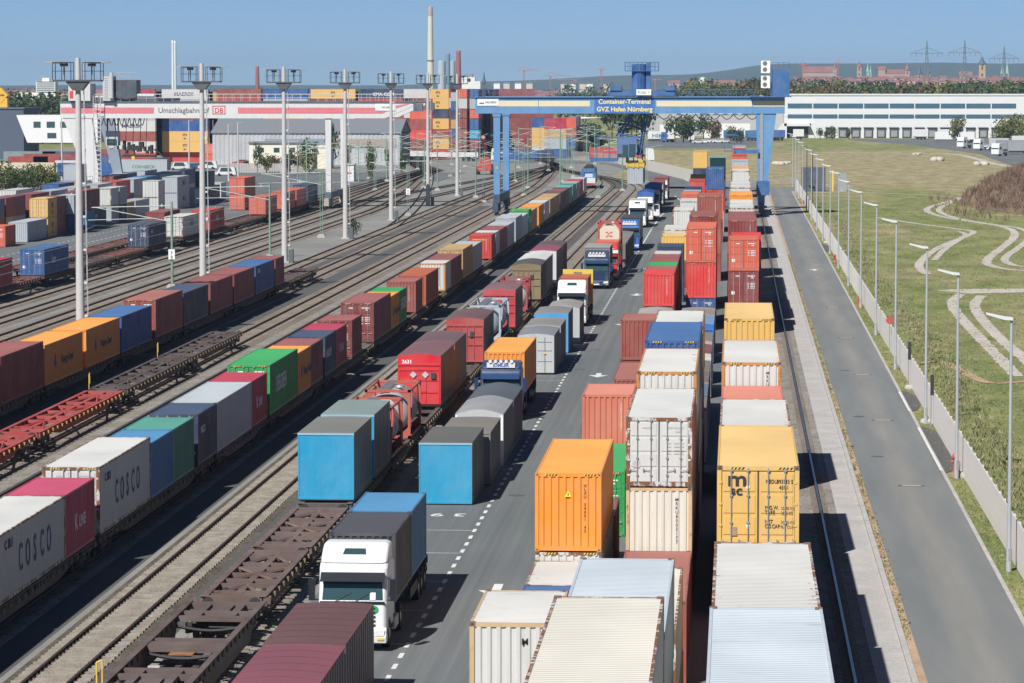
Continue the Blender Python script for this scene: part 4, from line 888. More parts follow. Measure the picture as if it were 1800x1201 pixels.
wagon((-38.85, 152.4, .05), 25.6, 'bright red empty flat wagon with yellow brackets, in front of another red one', 'b5332f', 'empty flat wagons', paint('d99a3c', .2, .3), sign=True)
wagon((-38.85, 178.5, .05), 25.8, 'bright red empty flat wagon with yellow brackets, coupled to the dark empty wagon', 'b5332f', 'empty flat wagons', paint('d99a3c', .2, .3), sign=True)
wagon((-38.85, 204.9, .05), 24.4, 'dark brown empty flat wagon coupled to the red empty wagon', '4b3c38', 'empty flat wagons', sign=True)
wagon((-38.85, 229.7, .05), 24.6, 'dark brown empty flat wagon at the far end of the empty rake', '51403b', 'empty flat wagons', sign=True)
T1 = [(300.8, 'crim', 40), (327.6, 'blue', 40, 's', 'd', 'suter'), (386.8, 'navy', 40, 's', 'd', 'text1'), (411.2, 'wht', 40, 's', 'd', 'ncg'), (432.8, 'red', 40, 's', 'd', 'suter2'), (484.6, 'ored', 40, 's', 'd'), (505.6, 'ored', 40, 's', 'd'), (519.2, 'ored', 40, 's', 'd', 'text1'), (533.4, 'navy', 40, 'h', 'd')]
train(-69.55, T1, 'half-empty train', 'containers on the half-empty train')
for i, (y0, L) in enumerate(((300.4, 26.6), (327.2, 20.6), (348.0, 19.2), (367.4, 19.2), (386.8, 19.8), (411.0, 20.8), (432.4, 24.6), (457.2, 26.4), (484.4, 20.6), (505.4, 27.4), (533.0, 24.0))):
    wagon((-69.55, y0, 0.05), L, '%s wagon of the half-empty train beyond the light masts, counted from the camera' % ORD[i], '5a3d37' if i % 3 else '7b3b35', 'wagons of the half-empty train')
train(-74.4, [(426.0, 'mar', 40, 's', 'f')], 'rearmost siding', 'containers on the rearmost siding')
for i, (y0, L) in enumerate(((345.0, 24.0), (369.4, 24.0), (395.0, 26.0), (425.2, 25.2), (452.0, 26.0))):
    wagon((-74.4, y0, 0.05), L, '%s red-brown wagon on the siding beside the loading lane, counted from the camera' % ORD[i], '7b3b35', 'wagons on the loading siding')
# empty pocket wagons in front of the swap body train
def pocket_wagon(loc, L, label, sign=False):
    root = thing('pocket_wagon', label, 'railway wagon', loc, 0, 'empty pocket wagons'); M = paint('5e4a42', .45, .6, .7, .85); M2 = paint('a56a3e', .6, .5, .8, .8); w = 1.42
    f = MB()
    for s in (-1, 1):
        x = s * (w - .07); f.prism([(.9, 1.20), (.9, .95), (3.9, .92), (4.6, .38), (L - 4.6, .38), (L - 3.9, .92), (L - .9, .95), (L - .9, 1.20)], x - .035, x + .035, 'x')
        f.box(x - .11, .9, 1.20, x + .11, L - .9, 1.25)
        for i in range(int(L / .95)): f.box(x - .09, 1.2 + i * .95, .95, x + .09, 1.24 + i * .95, 1.2)
    put('side_sill', f.mesh('side_sill'), [M], root)
    d = MB()
    for y in (.9, L - 1.35): d.box(-w + .1, y, 1.0, w - .1, y + .45, 1.21)
    for y in (2.9, 3.95, L - 4.3, L - 3.2): d.box(-w + .1, y, 1.02, w - .1, y + .32, 1.19)
    for x in (-.62, .62):
        d.box(x - .14, 1.3, 1.03, x + .14, 4.1, 1.185); d.box(x - .14, L - 4.1, 1.03, x + .14, L - 1.3, 1.185)
    d.box(-.35, 1.3, 1.05, .35, 2.6, 1.17); d.box(-.35, L - 2.6, 1.05, .35, L - 1.3, 1.17)
    put('end_deck', d.mesh('end_deck'), [M], root)
    fl = MB(); fl.box(-w + .12, 5.2, .40, w - .12, 6.9, .46); fl.box(-w + .12, L - 6.9, .40, w - .12, L - 5.2, .46)
    for x in (-.95, -.35, .25, .85): fl.box(x, 6.9, .40, x + .22, L - 6.9, .47)
    for y in (7.4, 8.3, L / 2, L - 8.3, L - 7.4): fl.box(-w + .12, y, .42, w - .12, y + .25, .455)
    fl.box(-w + .1, L / 2 - 1.1, 1.0, w - .1, L / 2 - .2, 1.22); fl.box(-w + .1, L / 2 + .3, 1.0, w - .1, L / 2 + .6, 1.2)
    put('pocket_floor', fl.mesh('pocket_floor'), [M], root)
    put('floor_plate', MB().box(-w + .2, 6.9, .47, -.1, 8.1, .485).box(-w + .2, L - 8.1, .47, -.1, L - 6.9, .485).mesh('floor_plate'), [M2], root)
    for y in (2.4, L - 2.4): bogie(root, y, .1)
    put('buffers', MB().mesh('b') if False else buffers(L).mesh('buffers'), [DARK], root)
    ar = MB()
    for y in (L / 2 - 1.2, 4.9, L - 4.9):
        pts = [(-1.2 + 2.4 * i / 10, .95 - .16 * math.sin(math.pi * i / 10)) for i in range(11)]
        for a, b in zip(pts, pts[1:]): ar.bar((a[0], y, a[1]), (b[0], y, b[1]), .06, 0, 4)
    put('bogie_beam', ar.mesh('bogie_beam'), [DARK], root)
    if sign:
        g = MB()
        for (a, b) in (((-1.42, .5, 1.0), (-1.42, .5, 2.0)), ((-1.42, .5, 2.0), (-1.24, .5, 2.08)), ((-1.24, .5, 2.08), (-1.24, .5, 1.25)), ((-.3, .2, 1.1), (.4, .2, 1.1)), ((-.3, .2, 1.1), (-.3, .2, 1.35)), ((.4, .2, 1.1), (.4, .2, 1.35)), ((-.3, .2, 1.35), (.4, .2, 1.35))): g.bar(a, b, .03, 0, 6)
        put('handrail', g.mesh('handrail'), [YEL], root)
    for x, y in ((-.7, 6.7), (-.7, L - 6.7)): put('chock', MB().prism([(-.12, 0), (.12, 0), (.2, .34), (-.2, .34)], -.1, .1, 'y').mesh('chock'), [paint('cfccc4', .3, .3)], root, (x, y, .48))
    return root
pocket_wagon((-18.4, 84.5, .05), 17.0, 'brown pocket wagon cut by the lower edge of the picture, below the handrail')
pocket_wagon((-18.4, 101.8, .05), 19.0, 'empty brown pocket wagon with deep troughs beside the truck with white cab', True)
for i, (y0, L) in enumerate(((121.0, 13.2), (134.4, 13.6))):
    wagon((-18.4, y0, .05), L, ('brown skeletal wagon with yellow rails beside the truck with white cab', 'brown skeletal wagon end in front of the cyan swap body')[i], '6b5147', 'empty skeletal wagons')
for i, (y0, L) in enumerate(((148.6, 18.2), (167.0, 17.4), (184.6, 29.4), (214.2, 22.4), (236.8, 19.4), (256.4, 28.2), (285.0, 16.2), (301.5, 15.2), (317.0, 21.4))):
    wagon((-18.4, y0, .05), L, '%s loaded wagon of the swap body train beside the lorries, counted from the camera' % ORD[i], '4d3e38', 'wagons of the swap body train')
G4 = 'swap bodies on the train beside the lorries'; ZB = 1.27
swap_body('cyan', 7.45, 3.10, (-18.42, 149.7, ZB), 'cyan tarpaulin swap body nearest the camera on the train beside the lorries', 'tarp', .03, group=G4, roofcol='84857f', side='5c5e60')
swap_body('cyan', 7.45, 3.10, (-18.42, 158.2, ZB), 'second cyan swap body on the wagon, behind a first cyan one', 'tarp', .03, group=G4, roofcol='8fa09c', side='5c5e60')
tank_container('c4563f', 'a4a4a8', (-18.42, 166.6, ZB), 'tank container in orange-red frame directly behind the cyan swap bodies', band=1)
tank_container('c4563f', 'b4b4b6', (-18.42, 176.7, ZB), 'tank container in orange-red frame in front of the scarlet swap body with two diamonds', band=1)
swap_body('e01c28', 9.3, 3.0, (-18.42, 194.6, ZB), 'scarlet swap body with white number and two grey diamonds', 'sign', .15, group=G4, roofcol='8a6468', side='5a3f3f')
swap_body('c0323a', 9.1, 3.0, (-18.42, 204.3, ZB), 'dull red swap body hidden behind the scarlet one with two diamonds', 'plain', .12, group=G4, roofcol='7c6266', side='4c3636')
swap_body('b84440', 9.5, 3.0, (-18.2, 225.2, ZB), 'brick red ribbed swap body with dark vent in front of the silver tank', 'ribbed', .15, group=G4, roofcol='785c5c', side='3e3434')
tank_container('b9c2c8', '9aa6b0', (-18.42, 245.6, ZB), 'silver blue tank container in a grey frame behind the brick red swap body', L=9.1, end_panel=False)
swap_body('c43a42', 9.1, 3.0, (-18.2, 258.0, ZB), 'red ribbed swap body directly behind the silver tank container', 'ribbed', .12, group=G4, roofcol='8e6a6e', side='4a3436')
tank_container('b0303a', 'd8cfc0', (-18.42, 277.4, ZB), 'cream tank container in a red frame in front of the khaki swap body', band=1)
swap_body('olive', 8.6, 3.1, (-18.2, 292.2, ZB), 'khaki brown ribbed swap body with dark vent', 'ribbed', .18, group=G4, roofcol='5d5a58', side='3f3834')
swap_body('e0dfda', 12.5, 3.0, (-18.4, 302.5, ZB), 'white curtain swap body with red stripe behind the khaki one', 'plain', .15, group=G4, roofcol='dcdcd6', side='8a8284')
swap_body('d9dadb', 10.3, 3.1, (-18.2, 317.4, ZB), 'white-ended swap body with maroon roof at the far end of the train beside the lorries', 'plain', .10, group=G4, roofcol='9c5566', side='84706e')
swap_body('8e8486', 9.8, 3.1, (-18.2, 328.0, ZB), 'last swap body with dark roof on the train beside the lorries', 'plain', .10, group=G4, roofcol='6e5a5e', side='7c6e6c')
GP = 'swap bodies parked on the ground beside the lane'
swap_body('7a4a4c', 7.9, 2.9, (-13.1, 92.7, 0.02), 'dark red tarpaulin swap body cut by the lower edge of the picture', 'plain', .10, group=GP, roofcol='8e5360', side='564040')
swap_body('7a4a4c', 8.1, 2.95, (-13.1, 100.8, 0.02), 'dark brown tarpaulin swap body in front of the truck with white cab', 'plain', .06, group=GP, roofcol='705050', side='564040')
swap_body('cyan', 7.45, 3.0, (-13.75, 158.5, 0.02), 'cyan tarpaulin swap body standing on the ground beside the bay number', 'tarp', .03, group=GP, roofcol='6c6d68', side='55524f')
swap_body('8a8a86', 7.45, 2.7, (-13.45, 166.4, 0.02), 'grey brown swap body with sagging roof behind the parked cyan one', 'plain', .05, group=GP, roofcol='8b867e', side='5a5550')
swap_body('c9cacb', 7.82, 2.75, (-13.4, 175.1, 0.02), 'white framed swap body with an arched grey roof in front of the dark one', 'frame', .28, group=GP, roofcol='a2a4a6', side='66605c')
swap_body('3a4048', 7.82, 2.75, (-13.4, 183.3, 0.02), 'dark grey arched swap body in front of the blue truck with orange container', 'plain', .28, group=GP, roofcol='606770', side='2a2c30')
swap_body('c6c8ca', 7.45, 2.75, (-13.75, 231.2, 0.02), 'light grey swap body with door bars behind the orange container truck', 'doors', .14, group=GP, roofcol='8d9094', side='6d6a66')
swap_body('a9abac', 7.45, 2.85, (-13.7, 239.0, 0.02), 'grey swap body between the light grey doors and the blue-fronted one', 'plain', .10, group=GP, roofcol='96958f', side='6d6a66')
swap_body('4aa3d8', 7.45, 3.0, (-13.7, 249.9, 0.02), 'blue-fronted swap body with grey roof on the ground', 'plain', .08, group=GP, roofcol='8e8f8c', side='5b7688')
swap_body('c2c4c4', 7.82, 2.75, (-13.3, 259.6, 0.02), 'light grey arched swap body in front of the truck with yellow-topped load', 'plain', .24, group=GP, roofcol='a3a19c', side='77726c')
for i, (y0, c) in enumerate(((365.5, '7a6c62'), (373.3, '8b8078'), (381.1, '7b3b38'), (388.9, '6a5e58'))):
    swap_body(c, 7.45, 2.8, (-13.2, y0, 0.02), '%s of four dull boxes parked between the red and the bright blue truck' % ORD[i], 'plain', .1, group='dull boxes parked in the lane', roofcol='8f8b86', side='55504c')
GB = 'swap bodies on the ground in the inner row'
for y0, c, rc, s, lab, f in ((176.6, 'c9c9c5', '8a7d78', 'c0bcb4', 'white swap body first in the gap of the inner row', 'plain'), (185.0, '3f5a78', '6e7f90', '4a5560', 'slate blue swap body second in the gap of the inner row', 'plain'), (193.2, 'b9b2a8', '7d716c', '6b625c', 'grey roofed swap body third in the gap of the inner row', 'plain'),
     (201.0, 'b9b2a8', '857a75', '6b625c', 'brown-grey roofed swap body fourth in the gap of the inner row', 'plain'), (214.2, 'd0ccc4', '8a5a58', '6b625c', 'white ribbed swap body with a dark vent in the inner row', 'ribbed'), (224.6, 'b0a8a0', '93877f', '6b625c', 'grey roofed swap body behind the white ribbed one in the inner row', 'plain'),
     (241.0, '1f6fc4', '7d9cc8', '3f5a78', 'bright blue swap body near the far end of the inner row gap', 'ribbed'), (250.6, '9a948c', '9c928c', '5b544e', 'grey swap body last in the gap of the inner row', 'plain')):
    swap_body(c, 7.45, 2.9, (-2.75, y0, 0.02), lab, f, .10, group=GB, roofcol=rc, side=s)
swap_body('a8a29a', 7.45, 2.85, (-6.0, 250.7, 0.02), 'pale grey swap body on the ground in front of the scarlet stack beside the lane', 'plain', .16, group='swap bodies in the lane row', roofcol='b0a8a2')
# ------------------------------------------------------------------ lorries
def wheel(parent, x, y, r=.5, w=.3, name='wheel', twin=False):
    k = ('lwheel', r, w)
    me = cached(k, lambda: MB().lathe((0, 0, 0), [(r * .55, -w / 2 + .02), (r * .93, -w / 2), (r, -w / 2 + .05), (r, w / 2 - .05), (r * .93, w / 2), (r * .55, w / 2 - .02), (r * .5, w / 2 - .08), (.1, w / 2 - .02)], 22, 0, 'x').lathe((0, 0, 0), [(.3, w / 2 - .09), (.28, w / 2 - .05), (.12, w / 2 - .01)], 14, 1, 'x'), 2)
    put(name, me, [BLACK, STEEL], parent, (x, y, r), (0, 0, 0 if x > 0 else math.pi))
def cab(root, hexv, y0=0.0, top=3.8, trim='20242a', sign=None, lights=False, spoil=None, door_open=False, beacon=False):
    """forward-control lorry cab facing -y; front at y0"""
    M = paint(hexv, 0, .12, .28, .9); Tm = plain('cab_trim_' + trim, hexc(trim)[:3], .45); w = 1.22
    b = MB()
    prof = [(0, .55), (-.03, 1.0), (-.02, 1.72), (.02, 1.78), (.26, 2.62), (.34, 2.92), (.55, 3.12), (2.2, 3.14), (2.25, .75), (1.75, .72), (1.55, 1.05), (.65, 1.05), (.45, .6)]
    n = len(prof); k0 = len(b.v)
    for x, sc in ((-w, .0), (-w + .10, 1), (w - .10, 1), (w, 0)):
        for (y, z) in prof: b.v.append((x, y0 + y + (.12 if sc == 0 and y < .6 else 0), z - (.05 if sc == 0 and z > 3 else 0)))
    for s in range(3):
        for i in range(n):
            j = (i + 1) % n; b.f.append((k0 + s * n + i, k0 + s * n + j, k0 + (s + 1) * n + j, k0 + (s + 1) * n + i)); b.m.append(0)
    b.f.append(tuple(k0 + i for i in range(n))); b.f.append(tuple(k0 + 3 * n + i for i in reversed(range(n)))); b.m += [0, 0]
    body = rounded(put('cab_body', b.mesh('cab_body'), [M], root), .06)
    if top > 3.2:
        r = MB(); rp = [(.42, 3.10), (.62, 3.30), (1.15, top - .12), (1.45, top), (2.22, top), (2.24, 3.10)]; k0 = len(r.v); n = len(rp)
        for x, d in ((-w + .03, .25), (-w + .16, 0), (w - .16, 0), (w - .03, .25)):
            for (y, z) in rp: r.v.append((x, y0 + y + (d if y < 1 else 0) * .5, z - (d * .35 if z > 3.3 else 0)))
        for s in range(3):
            for i in range(n):
                j = (i + 1) % n; r.f.append((k0 + s * n + i, k0 + s * n + j, k0 + (s + 1) * n + j, k0 + (s + 1) * n + i)); r.m.append(0)
        r.f.append(tuple(k0 + i for i in range(n))); r.f.append(tuple(k0 + 3 * n + i for i in reversed(range(n)))); r.m += [0, 0]
        rounded(put('roof', r.mesh('roof'), [paint(spoil, 0, .12, .28, .9) if spoil else M], root), .07)
        if not sign: 
            a = Vector((0, .62, 3.30)); c = Vector((0, 1.15, top - .12)); m1 = a.lerp(c, .22); m2 = a.lerp(c, .80); nn = Vector((0, -(c.z - a.z), (c.y - a.y))).normalized() * .012
            q = MB(); p = [(-.42, y0 + m1.y, m1.z), (.42, y0 + m1.y, m1.z), (.37, y0 + m2.y, m2.z), (-.37, y0 + m2.y, m2.z)]
            lo = [tuple(Vector(v) - nn) for v in p]; hi = [tuple(Vector(v) + nn) for v in p]; q.poly(hi)
            for i in range(4): q.poly([lo[i], lo[(i + 1) % 4], hi[(i + 1) % 4], hi[i]])
            put('roof_window', q.mesh('roof_window'), [GLASS], root)
    g = MB(); dz = .012
    def slab(p, m=0):
        v = [Vector(x) for x in p]; nn = (v[1] - v[0]).cross(v[2] - v[0]).normalized() * dz
        g.poly([tuple(x + nn) for x in v], m)
        for i in range(len(v)): g.poly([tuple(v[i] - nn), tuple(v[(i + 1) % len(v)] - nn), tuple(v[(i + 1) % len(v)] + nn), tuple(v[i] + nn)], m)
    slab([(-1.08, y0 + .035, 1.84), (1.08, y0 + .035, 1.84), (1.04, y0 + .235, 2.54), (-1.04, y0 + .235, 2.54)])
    put('windscreen', g.mesh('windscreen'), [GLASS], root)
    s = MB()
    for sx in (-1, 1): s.box(min(sx * (w - .01), sx * (w + .008)), y0 + .55, 1.85, max(sx * (w - .01), sx * (w + .008)), y0 + 1.35, 2.55)
    put('side_window', s.mesh('side_window'), [GLASS], root)
    put('sun_visor', MB().prism([(y0 - .10, 2.52), (y0 - .08, 2.50), (y0 + .26, 2.76), (y0 + .24, 2.80)], -1.14, 1.14, 'x').mesh('visor'), [Tm], root)
    wi = MB()
    for x in (-.6, .1): wi.bar((x, y0 - .01, 1.80), (x + .55, y0 + .08, 2.1), .012, 0, 4)
    put('wiper', wi.mesh('wiper'), [DARK], root)
    gr = MB()
    for i in range(5): gr.box(-.82, y0 - .055, .92 + i * .15, .82, y0 - .02, .99 + i * .15)
    put('grille', gr.mesh('grille'), [Tm], root)
    rounded(put('bumper', MB().prism([(y0 - .12, .32), (y0 - .16, .55), (y0 - .06, .86), (y0 + .4, .86), (y0 + .45, .32)], -w, w, 'x').mesh('bumper'), [M], root), .04)
    fa = MB()
    for sx in (-1, 1): fa.prism([(y0 + 2.3, 1.0), (y0 + 2.3, 3.0), (y0 + 2.75, 2.9), (y0 + 2.75, 1.0)], min(sx * 1.16, sx * 1.21), max(sx * 1.16, sx * 1.21), 'x'); fa.box(min(sx * .6, sx * 1.22), y0 + 2.9, .35, max(sx * .6, sx * 1.22), y0 + 4.2, .75)
    put('side_fairing', fa.mesh('fairing'), [M], root)
    put('dashboard_trim', MB().box(-1.15, y0 - .045, 1.70, 1.15, y0 - .005, 1.80).box(-.95, y0 - .15, .62, -.3, y0 - .12, .74).box(.3, y0 - .15, .62, .6, y0 - .12, .74).mesh('trim'), [Tm], root)
    put('number_plate', MB().box(-.27, y0 - .175, .42, .27, y0 - .16, .54).mesh('plate'), [WHITE], root)
    for sx in (-1, 1):
        put('headlight', MB().prism([(sx * .68, .56), (sx * 1.14, .60), (sx * 1.16, .80), (sx * .72, .76)], y0 - .17, y0 - .10, 'y').mesh('headlight'), [LAMPG], root)
        put('indicator', MB().box(min(sx * .9, sx * 1.14), y0 - .17, .44, max(sx * .9, sx * 1.14), y0 - .1, .52).mesh('indicator'), [YEL], root)
        mi = MB(); mi.bar((sx * 1.2, y0 + .2, 2.62), (sx * 1.46, y0 + .05, 2.55), .025, 0, 6).bar((sx * 1.2, y0 + .2, 1.82), (sx * 1.46, y0 + .05, 1.86), .025, 0, 6)
        mi.prism([(sx * 1.34, 1.82), (sx * 1.56, 1.82), (sx * 1.56, 2.58), (sx * 1.34, 2.58)], y0 - .02, y0 + .14, 'y')
        put('mirror', mi.mesh('mirror'), [Tm], root)
    st = MB()
    for sx in (-1, 1):
        for z in (.42, .75): st.box(min(sx * .98, sx * 1.2), y0 + .5, z, max(sx * .98, sx * 1.2), y0 + .95, z + .06)
    put('step', st.mesh('step'), [DARK], root)
    if sign: put('roof_sign', MB().box(-.85, y0 + .42, 3.16, .85, y0 + .56, 3.46).mesh('roof_sign'), [paint('e9e9e4', 0, .05, .4)], root); put('lettering', text_mesh(sign, .26, .012, 1.1, 'CENTER'), [plain('sign_blue_letters', (.12, .16, .40))], root, (0, y0 + .415, 3.22), (HP, 0, 0))
    if lights:
        l = MB()
        for i in range(5): l.lathe((-.64 + i * .32, y0 + .40, 3.30 if not sign else 3.54), [(.10, -.05), (.11, .05)], 12, 0, 'y')
        put('roof_lamp', l.mesh('roof_lamp'), [LAMPG], root)
    if door_open:
        d = MB(); d.box(w, y0 + .25, .9, w + .95, y0 + .31, 1.85).box(w, y0 + .25, 1.85, w + .1, y0 + .31, 2.6).box(w + .85, y0 + .25, 1.85, w + .95, y0 + .31, 2.6).box(w, y0 + .25, 2.5, w + .95, y0 + .31, 2.6)
        put('open_door', d.mesh('open_door'), [M], root)
    ch = MB(); ch.box(-.45, y0 + .6, .72, -.33, y0 + 6.0, .98).box(.33, y0 + .6, .72, .45, y0 + 6.0, .98).box(-1.15, y0 + 2.7, .45, -.6, y0 + 3.9, .95).box(.6, y0 + 2.7, .45, 1.15, y0 + 3.9, .95)
    put('chassis', ch.mesh('chassis'), [DARK], root)
    for x in (-1.08, 1.08): wheel(root, x, y0 + 1.1); wheel(root, x, y0 + 4.9, .5, .34)
def lorry(hexv, loc, label, top=3.8, trailer=13.2, **kw):
    root = thing('lorry', label, 'lorry', loc, 0, 'lorries queuing in the lane'); cab(root, hexv, 0, top, **kw)
    if trailer:
        t = MB(); e = 2.9 + trailer
        t.box(-.48, 2.9, 1.02, -.34, e, 1.26).box(.34, 2.9, 1.02, .48, e, 1.26)
        for y in [3.0, 5.9, 9.0, 12.0, e - .2]:
            if y < e: t.box(-1.2, y, 1.06, 1.2, y + .18, 1.24)
        t.box(-1.15, e - .06, .55, 1.15, e, .68).box(-1.2, e - .1, .9, 1.2, e, 1.1)
        for sx in (-1, 1): t.box(min(sx * 1.18, sx * 1.22), e - 7.4, .55, max(sx * 1.18, sx * 1.22), e - 4.6, .95)
        tr = put('trailer_chassis', t.mesh('trailer_chassis'), [paint('2c2e30', .2, .5, .6)], root)
        for y in (e - 4.0, e - 2.7, e - 1.4):
            for x in (-1.05, 1.05): wheel(root, x, y, .5, .36)
            put('mudguard', MB().prism([(y + .62 * math.cos(a), .5 + .6 * math.sin(a)) for a in [math.radians(20 + 14 * i) for i in range(11)]] + [(y + .57 * math.cos(a), .5 + .55 * math.sin(a)) for a in [math.radians(160 - 14 * i) for i in range(11)]], .85, 1.25, 'x').mesh('mudguard'), [DARK], root)
    return root
GL = 'containers on lorry trailers'; ZT = 1.28
t = lorry('eef0f0', (-13.45, 116.8, 0.004), 'lorry with white cab, dark visor and green round sticker behind the brown swap body', 3.72)
put('lettering', text_mesh('S I R K L I N', .16, .004, 1.6, 'CENTER'), [INK], t, (0, -.035, 1.70), (HP, 0, 0)); put('sticker', MB().lathe((0, 0, 0), [(.13, -.01), (.13, .01)], 18, 0, 'y').mesh('sticker'), [plain('sticker_green', (.02, .35, .12))], t, (.80, -.04, 1.52)); put('paper_sheet', MB().cbox(0, 0, 0, .2, .006, .26).mesh('paper'), [WHITE], t, (.72, .045, 1.98), (-.27, 0, 0))
container('dkgr', 20, 's', 'f', None, (-13.5, 120.4, 1.18), 0, 'short dark grey container with pale script, behind the white cab on its trailer', GL, 2)
container('lblu', 20, 's', 'f', None, (-13.5, 126.6, 1.18), 0, 'short light blue container at the rear of the trailer with white cab', GL, 2)
t = lorry('1d3a63', (-13.95, 198.9, 0.004), 'dark blue lorry with white sign above its windscreen, carrying the orange container', 3.5, trim='1d3a63', sign='IDMLER', lights=True, spoil='1d3a63')
container('ora', 40, 's', 'f', None, (-13.95, 202.4, 1.28), 0, 'long orange container on the trailer of the dark blue lorry', GL, 2)
t = lorry('f0f0ee', (-13.55, 277.9, 0.004), 'lorry with white cab and white mirror carrying orange container and yellow end wall', 3.8, trailer=11)
container('orab', 20, 's', 'f', None, (-13.55, 281.4, 1.28), 0, 'short rusty orange container behind white cab with yellow end wall behind it', GL, 2)
fr = thing('flat_rack', 'bright yellow flat rack end wall with an oval slot, behind the rusty orange container', 'flat rack', (-13.5, 288.2, 1.28), 0, None)
put('end_wall', (lambda m: m.box(-1.3, 0, 0, 1.3, .12, 2.4) and m.box(-1.3, 0, 2.4, -.35, .12, 2.72) and m.box(.35, 0, 2.4, 1.3, .12, 2.72) and m.box(-1.3, 0, 2.72, 1.3, .12, 2.95))(MB()).mesh('end_wall'), [paint('e8cf3a', .1, .2)], fr)
put('floor', MB().box(-1.2, .12, 0, 1.2, 2.9, .2).mesh('floor'), [DARK], fr)
t = lorry('17355c', (-13.6, 329.7, 0.004), 'dark navy lorry with a white roof light board and parcel-grey load', 3.75, trailer=9, trim='17355c', sign='.', lights=True)
swap_body('8a8a88', 7.8, 2.7, (-13.7, 333.2, 1.3), 'grey box on the trailer of the dark navy lorry', 'plain', .05, group='boxes on lorry trailers', roofcol='a9a9a5', side='6a5c50')
t = lorry('d0202c', (-13.2, 343.4, 0.004), 'red lorry with white bands on its cab, partly behind the dark navy lorry', 3.8, trailer=11, trim='8a161e', lights=True)
wb = MB(); 
for z in (1.15, 2.86): wb.box(-1.232, .1, z, 1.232, 2.1, z + .3)
put('white_band', wb.mesh('white_band'), [WHITE], t)
container('ored', 20, 's', 'f', None, (-13.3, 347.2, 1.28), 0, 'short orange-red container on the trailer of the red lorry', GL, 1)
container('brn', 20, 'h', 'f', None, (-13.35, 356.0, 0.02), 0, 'short brown container standing on the lane under the cream-ended tank', GL, 1)
tank_container('c8483c', 'e0d6c6', (-13.35, 355.6, 2.93), 'tank container with round cream end and red emblem, stacked behind the red lorry', end_panel=True)
for (hx, y, x, lab, kw, load) in (('1560b4', 406.5, -12.8, 'bright blue lorry with a row of white roof lamps', dict(lights=True, top=3.75, sign=' '), ('dkgr', 40)), ('f2f2f0', 473.7, -13.8, 'lorry with white cab and green tinted windscreen, parked beyond the bright blue one', dict(top=3.8), ('wht', 20)),
     ('ececea', 494.5, -13.3, 'white lorry with its driver door standing open', dict(top=3.6, door_open=True), None), ('e8e8e8', 533.0, -13.2, 'white lorry behind the first blue tarpaulin load', dict(top=3.5), None), ('b0b4b8', 560.0, -13.2, 'grey lorry behind the second blue tarpaulin load', dict(top=3.5), ('mar', 40)), ('dcdcda', 586.0, -13.0, 'last white lorry in the queue, near the lane bend', dict(top=3.5), ('mar', 40))):
    lorry(hx, (x, y, 0.004), lab, **kw)
    if load: container(load[0], load[1], 's', 'f', None, (x, y + 3.4, 1.28), 0, '%s container carried by the %s' % (PAL[load[0]][1], ' '.join(lab.split()[:7])), GL, 0)
swap_body('1f5fb0', 11.5, 2.8, (-13.3, 498.2, 1.3), 'blue tarpaulin load of the lorry with open door', 'plain', .35, group='boxes on lorry trailers', roofcol='1d5298', side='232c40')
swap_body('1f6cc8', 11.5, 2.9, (-13.2, 536.6, 1.3), 'brighter blue tarpaulin load on the lorry behind', 'plain', .2, group='boxes on lorry trailers', roofcol='2570c0', side='232c40')
# ------------------------------------------------------------------ electric locomotive at the head of the longest train
lo = thing('locomotive', 'blue and white electric locomotive beyond the end of the longest train', 'locomotive', (-28.6, 652, .2), .02)
bl = paint('2c6fb0', .1, .3); wt = paint('e4e6e8', .1, .3)
b = MB(); b.prism([(-1.48, .9), (1.48, .9), (1.48, 2.7), (1.2, 3.75), (-1.2, 3.75), (-1.48, 2.7)], .35, 18.6, 'y'); b.prism([(0, .9), (0.0, 1.9), (.35, 3.0), (.35, .9)], -1.48, 1.48, 'x')
put('body', b.mesh('body'), [plain('loco_grey', (.16, .17, .19), .5)], lo); put('front_panel', MB().prism([(-.03, .95), (-.03, 1.95), (.0, 1.95), (0, .95)], -1.4, 1.4, 'x').mesh('fp'), [wt], lo)
put('front_top', MB().box(-1.3, .05, 3.0, 1.3, .9, 3.72).mesh('ft'), [bl], lo); put('windscreen', MB().prism([(-.02, 2.05), (.27, 2.9), (.30, 2.9), (.02, 2.05)], -.6, .9, 'x').mesh('ws'), [plain('painted_reflection_glass', (.4, .5, .6), .1)], lo)  # windscreen: reflected sky is put into the pale base colour
put('side_pillar', MB().box(-1.5, -.02, 1.95, -.75, .34, 3.0).box(1.0, -.02, 1.95, 1.5, .34, 3.0).mesh('sp'), [bl], lo)
put('buffer_beam', MB().box(-1.4, -.1, .5, 1.4, .35, .95).mesh('bb'), [paint('b03a30', .2, .4)], lo)
put('roof_equipment', MB().box(-.9, 2, 3.75, .9, 16.5, 3.95).box(-.7, 4, 3.95, .7, 4.3, 4.25).box(-.7, 13, 3.95, .7, 13.3, 4.3).mesh('re'), [DARK], lo)
for y in (4.2, 14.6): bogie(lo, y, .1)
